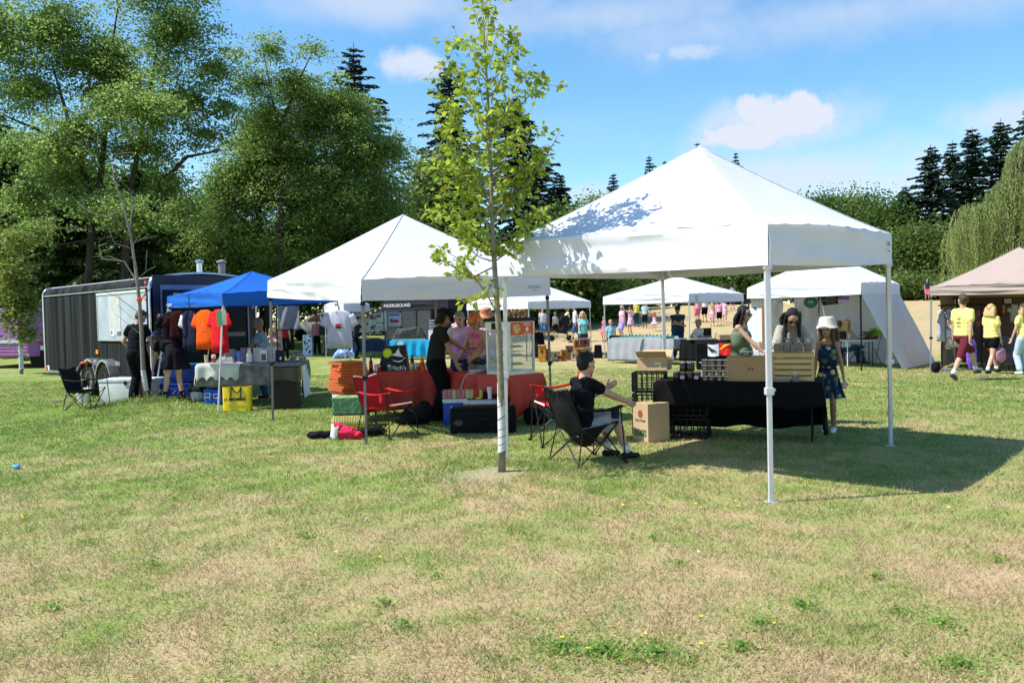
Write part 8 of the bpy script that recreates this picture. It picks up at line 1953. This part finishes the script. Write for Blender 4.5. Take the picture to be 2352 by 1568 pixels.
# inside the walled canopy
t, w_, of = ftable('white plastic folding table in the walled canopy', '', 1936, 2016, 22.4, 22.2, .7, None); t['label'] = 'bare white plastic folding table inside the walled canopy'
t.children[0].data.materials.clear(); t.children[0].data.materials.append(WHITE)
simple('craft_tray', 'tray of small upright dark goods on the white plastic table', 'tray', of.p(w_*.8, .35), 0, mk([('tray', lambda g: g.box((0, 0, .02), (.4, .3, .04)), mat('stand_brown', (.08, .05, .035), .8)), ('goods', lambda g: [g.tube([(random.uniform(-.17, .17), random.uniform(-.1, .1), .04), (random.uniform(-.17, .17), random.uniform(-.1, .1), .22)], .015, 5) for _ in range(16)], mat('goods_brown', (.16, .10, .06), .7))]))
simple('potted_plant', 'lime green leafy pot plant half hidden by the flared side sheet', 'plant', Vector((at(2012, 760, 22.7).x, 22.7, .75)), 0, mk([('leaves', lambda g: [g.ell((.1*math.cos(a*1.3), .08*math.sin(a*1.3), .12+.05*(a % 4)), (.07, .05, .025), Matrix.Rotation(a, 3, 'X')) for a in range(12)], mat('leaf_lime', (.25, .50, .03), .6)), ('pot', lambda g: g.lathe([(.06, 0), (.08, .1)], n=14), mat('pot_red', (.35, .08, .04), .7))]))
for i, (px, Y, f_) in enumerate(((1947, 23.9, (.95, .2)), (2000, 23.2, (-.6, -.5)))):
    p = gx(px, Y); r_ = face_rz(*f_); simple('folding_chair', ('dark folding chair under the fair haired woman', 'pale grey empty folding chair behind the white plastic table')[i], 'chair', p, r_, mk([('seat', lambda g: g.box((0, 0, .43), (.42, .42, .03)), (DKPL, TABLEG)[i]), ('backrest', lambda g: g.box((0, -.22, .82), (.42, .03, .25)), (DKPL, TABLEG)[i]), ('leg', lambda g: [g.tube([(x, y, 0), (x, -y, .43 if y < 0 else .9)], .012) for x in (-.2, .2) for y in (-.22, .22)], POLE_G)]))
def on_wall(px, py, Y): return at(px, py, Y)
b_ = on_wall(1862, 694, 22.9); simple('oval_sign', 'dark green oval sign pinned under the walled canopy', 'sign', b_, -.05, mk([('plate', lambda g: g.ell((0, 0, 0), (.19, .012, .17)), mat('sign_green', (.03, .12, .08), .5)), ('leaf_motif', lambda g: [g.ell((-.04+.03*i, -.013, .0+.015*(i % 2)), (.05, .004, .016), Matrix.Rotation(.5*i, 3, 'Y')) for i in range(4)], mat('motif_sage', (.25, .42, .30), .6))]))
b_ = on_wall(1908, 689, 22.8); root = empty('menu_banner', b_, -.03, 'black lettered banner hanging under the walled canopy', 'banner'); g = MB(); g.prism([(-.30, .14), (.32, .14), (.32, -.10), (-.22, -.15)], (1, 0, 0), (0, 0, 1), (0, 0, 0), .008, (0, -1, 0)); c = g.build('sheet', SLATE, root)
text('SWEET', .09, INKG, c, (-.02, -.012, .075), axes((1, 0, 0), (0, 0, 1))); text('MADE GOODS', .07, INKG, c, (.0, -.012, -.005), axes((1, 0, 0), (0, 0, 1))); text('EVERY DAY', .05, INKG, c, (.0, -.012, -.075), axes((1, 0, 0), (0, 0, 1)))
b_ = on_wall(1937, 688, 22.6); simple('notice_card', 'purple and lilac card overlapping the black banner', 'card', b_, 0, mk([('upper_half', lambda g: g.box((0, -.02, .05), (.30, .006, .09)), mat('card_purple', (.18, .11, .45), .6)), ('lower_half', lambda g: g.box((0, -.02, -.045), (.30, .006, .10)), mat('card_lilac', (.55, .40, .75), .6))]))
# ------------------------------------------------------------------ the tan canopy's stock
p = gx(2163, 20.6)
def rack(root):
    k = 1.0; g = MB(); g.tube([(0, 0, 0), (0, 0, 1.63)], .022); g.tube([(.95, 0, 0), (.95, 0, 1.63)], .022); g.build('upright', POLE_K, root)
    g = MB(); g.tube([(-.08, 0, 1.63), (1.05, 0, 1.63)], .018); g.build('rail', POLE_K, root); g = MB(); g.box((.1, 0, .03), (.5, .5, .03)); g.box((.9, 0, .03), (.5, .5, .03)); g.build('base', mat('base_grey', (.2, .22, .25), .5), root)
simple('clothes_rack', 'black metal clothes rack standing beside the tan canopy', 'clothes rack', p, -.1, rack)
MULT = spots('print_multi', (.55, .56, .60), [(.55, .05, .12), (.06, .25, .18), (.60, .30, .10), (.10, .15, .45), (.65, .65, .65), (.30, .08, .25)], 16, .45)
MINT = mat('tie_mint', (.45, .62, .50), .88, col2=(.42, .32, .50), vs=3)
tshirt('mint and lilac tie-dye shirt, left on the black clothes rack', p+Vector((-.02, -.03, 1.53)), .8, .42, .80, MINT, group='printed garments on the rack', sd=1); 
for i, x in enumerate((.13, .22, .31)): tshirt('multicoloured printed garment, %s of the three on the black clothes rack' % ('left', 'middle', 'right')[i], p+Vector((x+.05, -.05*i, 1.54-.03*i)), .9-.3*i, .38, 1.0-.06*i, MULT, cl('sleeve_lilac', (.35, .33, .55)) if i < 2 else MULT, group='printed garments on the rack', sd=i+3, sl=.12)
root = soft('sandbag', 'black sandbag weighting the left leg of the tan canopy', 'sandbag', gx(2149, 19.85), 0, [(0, 0, .13, .11, .11, .14)], BAGK, .02)
b_ = at(2314, 691, 21.0); simple('framed_sign', 'small white sign in a black frame under the tan canopy', 'sign', b_, 0, mk([('frame', lambda g: g.box((0, 0, 0), (.26, .03, .20)), DKPL), ('sheet', lambda g: g.box((0, -.018, 0), (.19, .006, .13)), mat('sheet_grey', (.45, .45, .45), .7))]))
b_ = at(2330, 697, 20.8); tshirt('pale child garment hanging under the tan canopy', b_+Vector((0, 0, -.02)), .1, .22, .44, mat('onesie_grey', (.45, .43, .46), .9), group='garments under the tan canopy', sl=.08)
b_ = at(2291, 704, 21.4); tshirt('dark red garment hanging behind the blonde woman', b_, .6, .26, .40, cl('g_red', (.30, .03, .05)), group='garments under the tan canopy', sl=.10)
b_ = at(2250, 712, 21.2); tshirt('dull pink garment hanging on the left wall of the tan canopy', b_, .3, .26, .42, cl('g_pink', (.28, .12, .16)), group='garments under the tan canopy', sl=.10)
t, w_, of = ftable('table hidden by the dark patterned cloth', 'dark purple patterned cloth on the table under the tan canopy', 2302, 2400, 19.8, 19.2, .7, mat('cloth_plum', (.05, .03, .08), .85, col2=(.14, .13, .16), vs=3, det=5), fr=.7, h=.85)
root = soft('clothes_heap', 'heap of dark folded clothes on the plum coloured table', 'clothes', of.p(.5, .3, -.02), 0, [(0, 0, .06, .4, .2, .08), (.3, 0, .08, .25, .2, .10)], cl('heap', (.06, .04, .10)), .025, .02, 8)
# ------------------------------------------------------------------ litter, twine
for i, (px, py, c, l, r) in enumerate(((38, 1077, (.12, .35, .8), 'crumpled blue wrapper lying on the grass at the far left', .05), (843, 1199, (.7, .7, .72), 'scrap of white paper on the grass left of centre', .018), (1605, 1276, (.7, .7, .7), 'scrap of white paper on the grass right of centre', .015))):
    d = ray(px, py); t_ = -CAMH/d.z; q_ = Vector((d.x*t_, d.y*t_, .02)); o = soft('litter', l, 'litter', q_, i, [(0, 0, .01, r, r*.7, r*.5)], mat('litter_%d' % i, c, .5), .006 if r > .02 else .004, .006, 40)
def gp(px, py): d = ray(px, py); t_ = -CAMH/d.z; return Vector((d.x*t_, d.y*t_, .028))
g = MB(); g.tube([gp(-20, 1222), gp(20, 1210), gp(55, 1196), (gp(48, 1188)), gp(60, 1178)], .004, 5); o = g.build('twine', mat('twine_yellow', (.62, .42, .05), .7), None); tag(o, 'short length of yellow twine on the grass at the left edge', 'twine')

# ------------------------------------------------------------------ clover and broad-leaved weeds in the lawn
def weeds():
    rs = np.random.RandomState(21); P, D, S, T = [], [], [], []
    spots_ = [(1390, 1500, .42, 1500), (1290, 1490, .22, 500), (1500, 1505, .25, 600), (1700, 1490, .16, 350), (1840, 1395, .12, 220), (2160, 1440, .17, 380), (2200, 1530, .25, 600), (2060, 1410, .10, 150), (700, 1235, .22, 350), (620, 1180, .25, 300), (1190, 1068, .30, 500), (1250, 1075, .35, 500),
              (1080, 1082, .25, 250), (1290, 1085, .3, 300), (1750, 1440, .15, 220), (930, 1440, .16, 220), (350, 1300, .25, 300), (210, 1250, .25, 300), (880, 1390, .12, 160), (560, 1120, .4, 400), (400, 1150, .4, 350), (1500, 1240, .2, 200), (2010, 1330, .12, 160), (1560, 1300, .15, 160), (120, 1400, .2, 260), (1000, 1330, .14, 160), (2290, 1290, .2, 200), (330, 950, .8, 900), (480, 950, .5, 400), (1350, 1130, .3, 200)]
    for px, py, r, n in spots_:
        n = int(n*.75)
        c = gp(px, py); a = rs.rand(n)*6.28; q = np.abs(rs.normal(size=n))*r*.55*(1+.5*np.sin(a*3+px)); x = c.x+np.cos(a)*q*1.2; y = c.y+np.sin(a)*q
        z = hzn(x, y)+.012+.035*rs.rand(n)*(1-q/(r*1.3)).clip(0, 1); P.append(np.stack([x, y, z], 1)); S.append(.010+.016*rs.rand(n)); T.append(.5+.25*rs.normal(size=n))
        d = rs.normal(size=(n, 3)); d[:, 2] = np.abs(d[:, 2])*.5; D.append(d)
    me = leaf_mesh(np.concatenate(P), np.concatenate(S), leafmat('weed_leaf', [(0, (.11, .20, .035)), (.5, (.20, .33, .06)), (1, (.34, .46, .13))], .45), 'weeds', rs, np.concatenate(T), aspect=.7, dirs=np.concatenate(D), up=1.2)
    o = bpy.data.objects.new('weeds', me); COL.objects.link(o); tag(o, 'low clover and broad-leaved weeds growing in bright green clumps', None, None, 'stuff')
weeds()
SC.collection.children.link(COL)
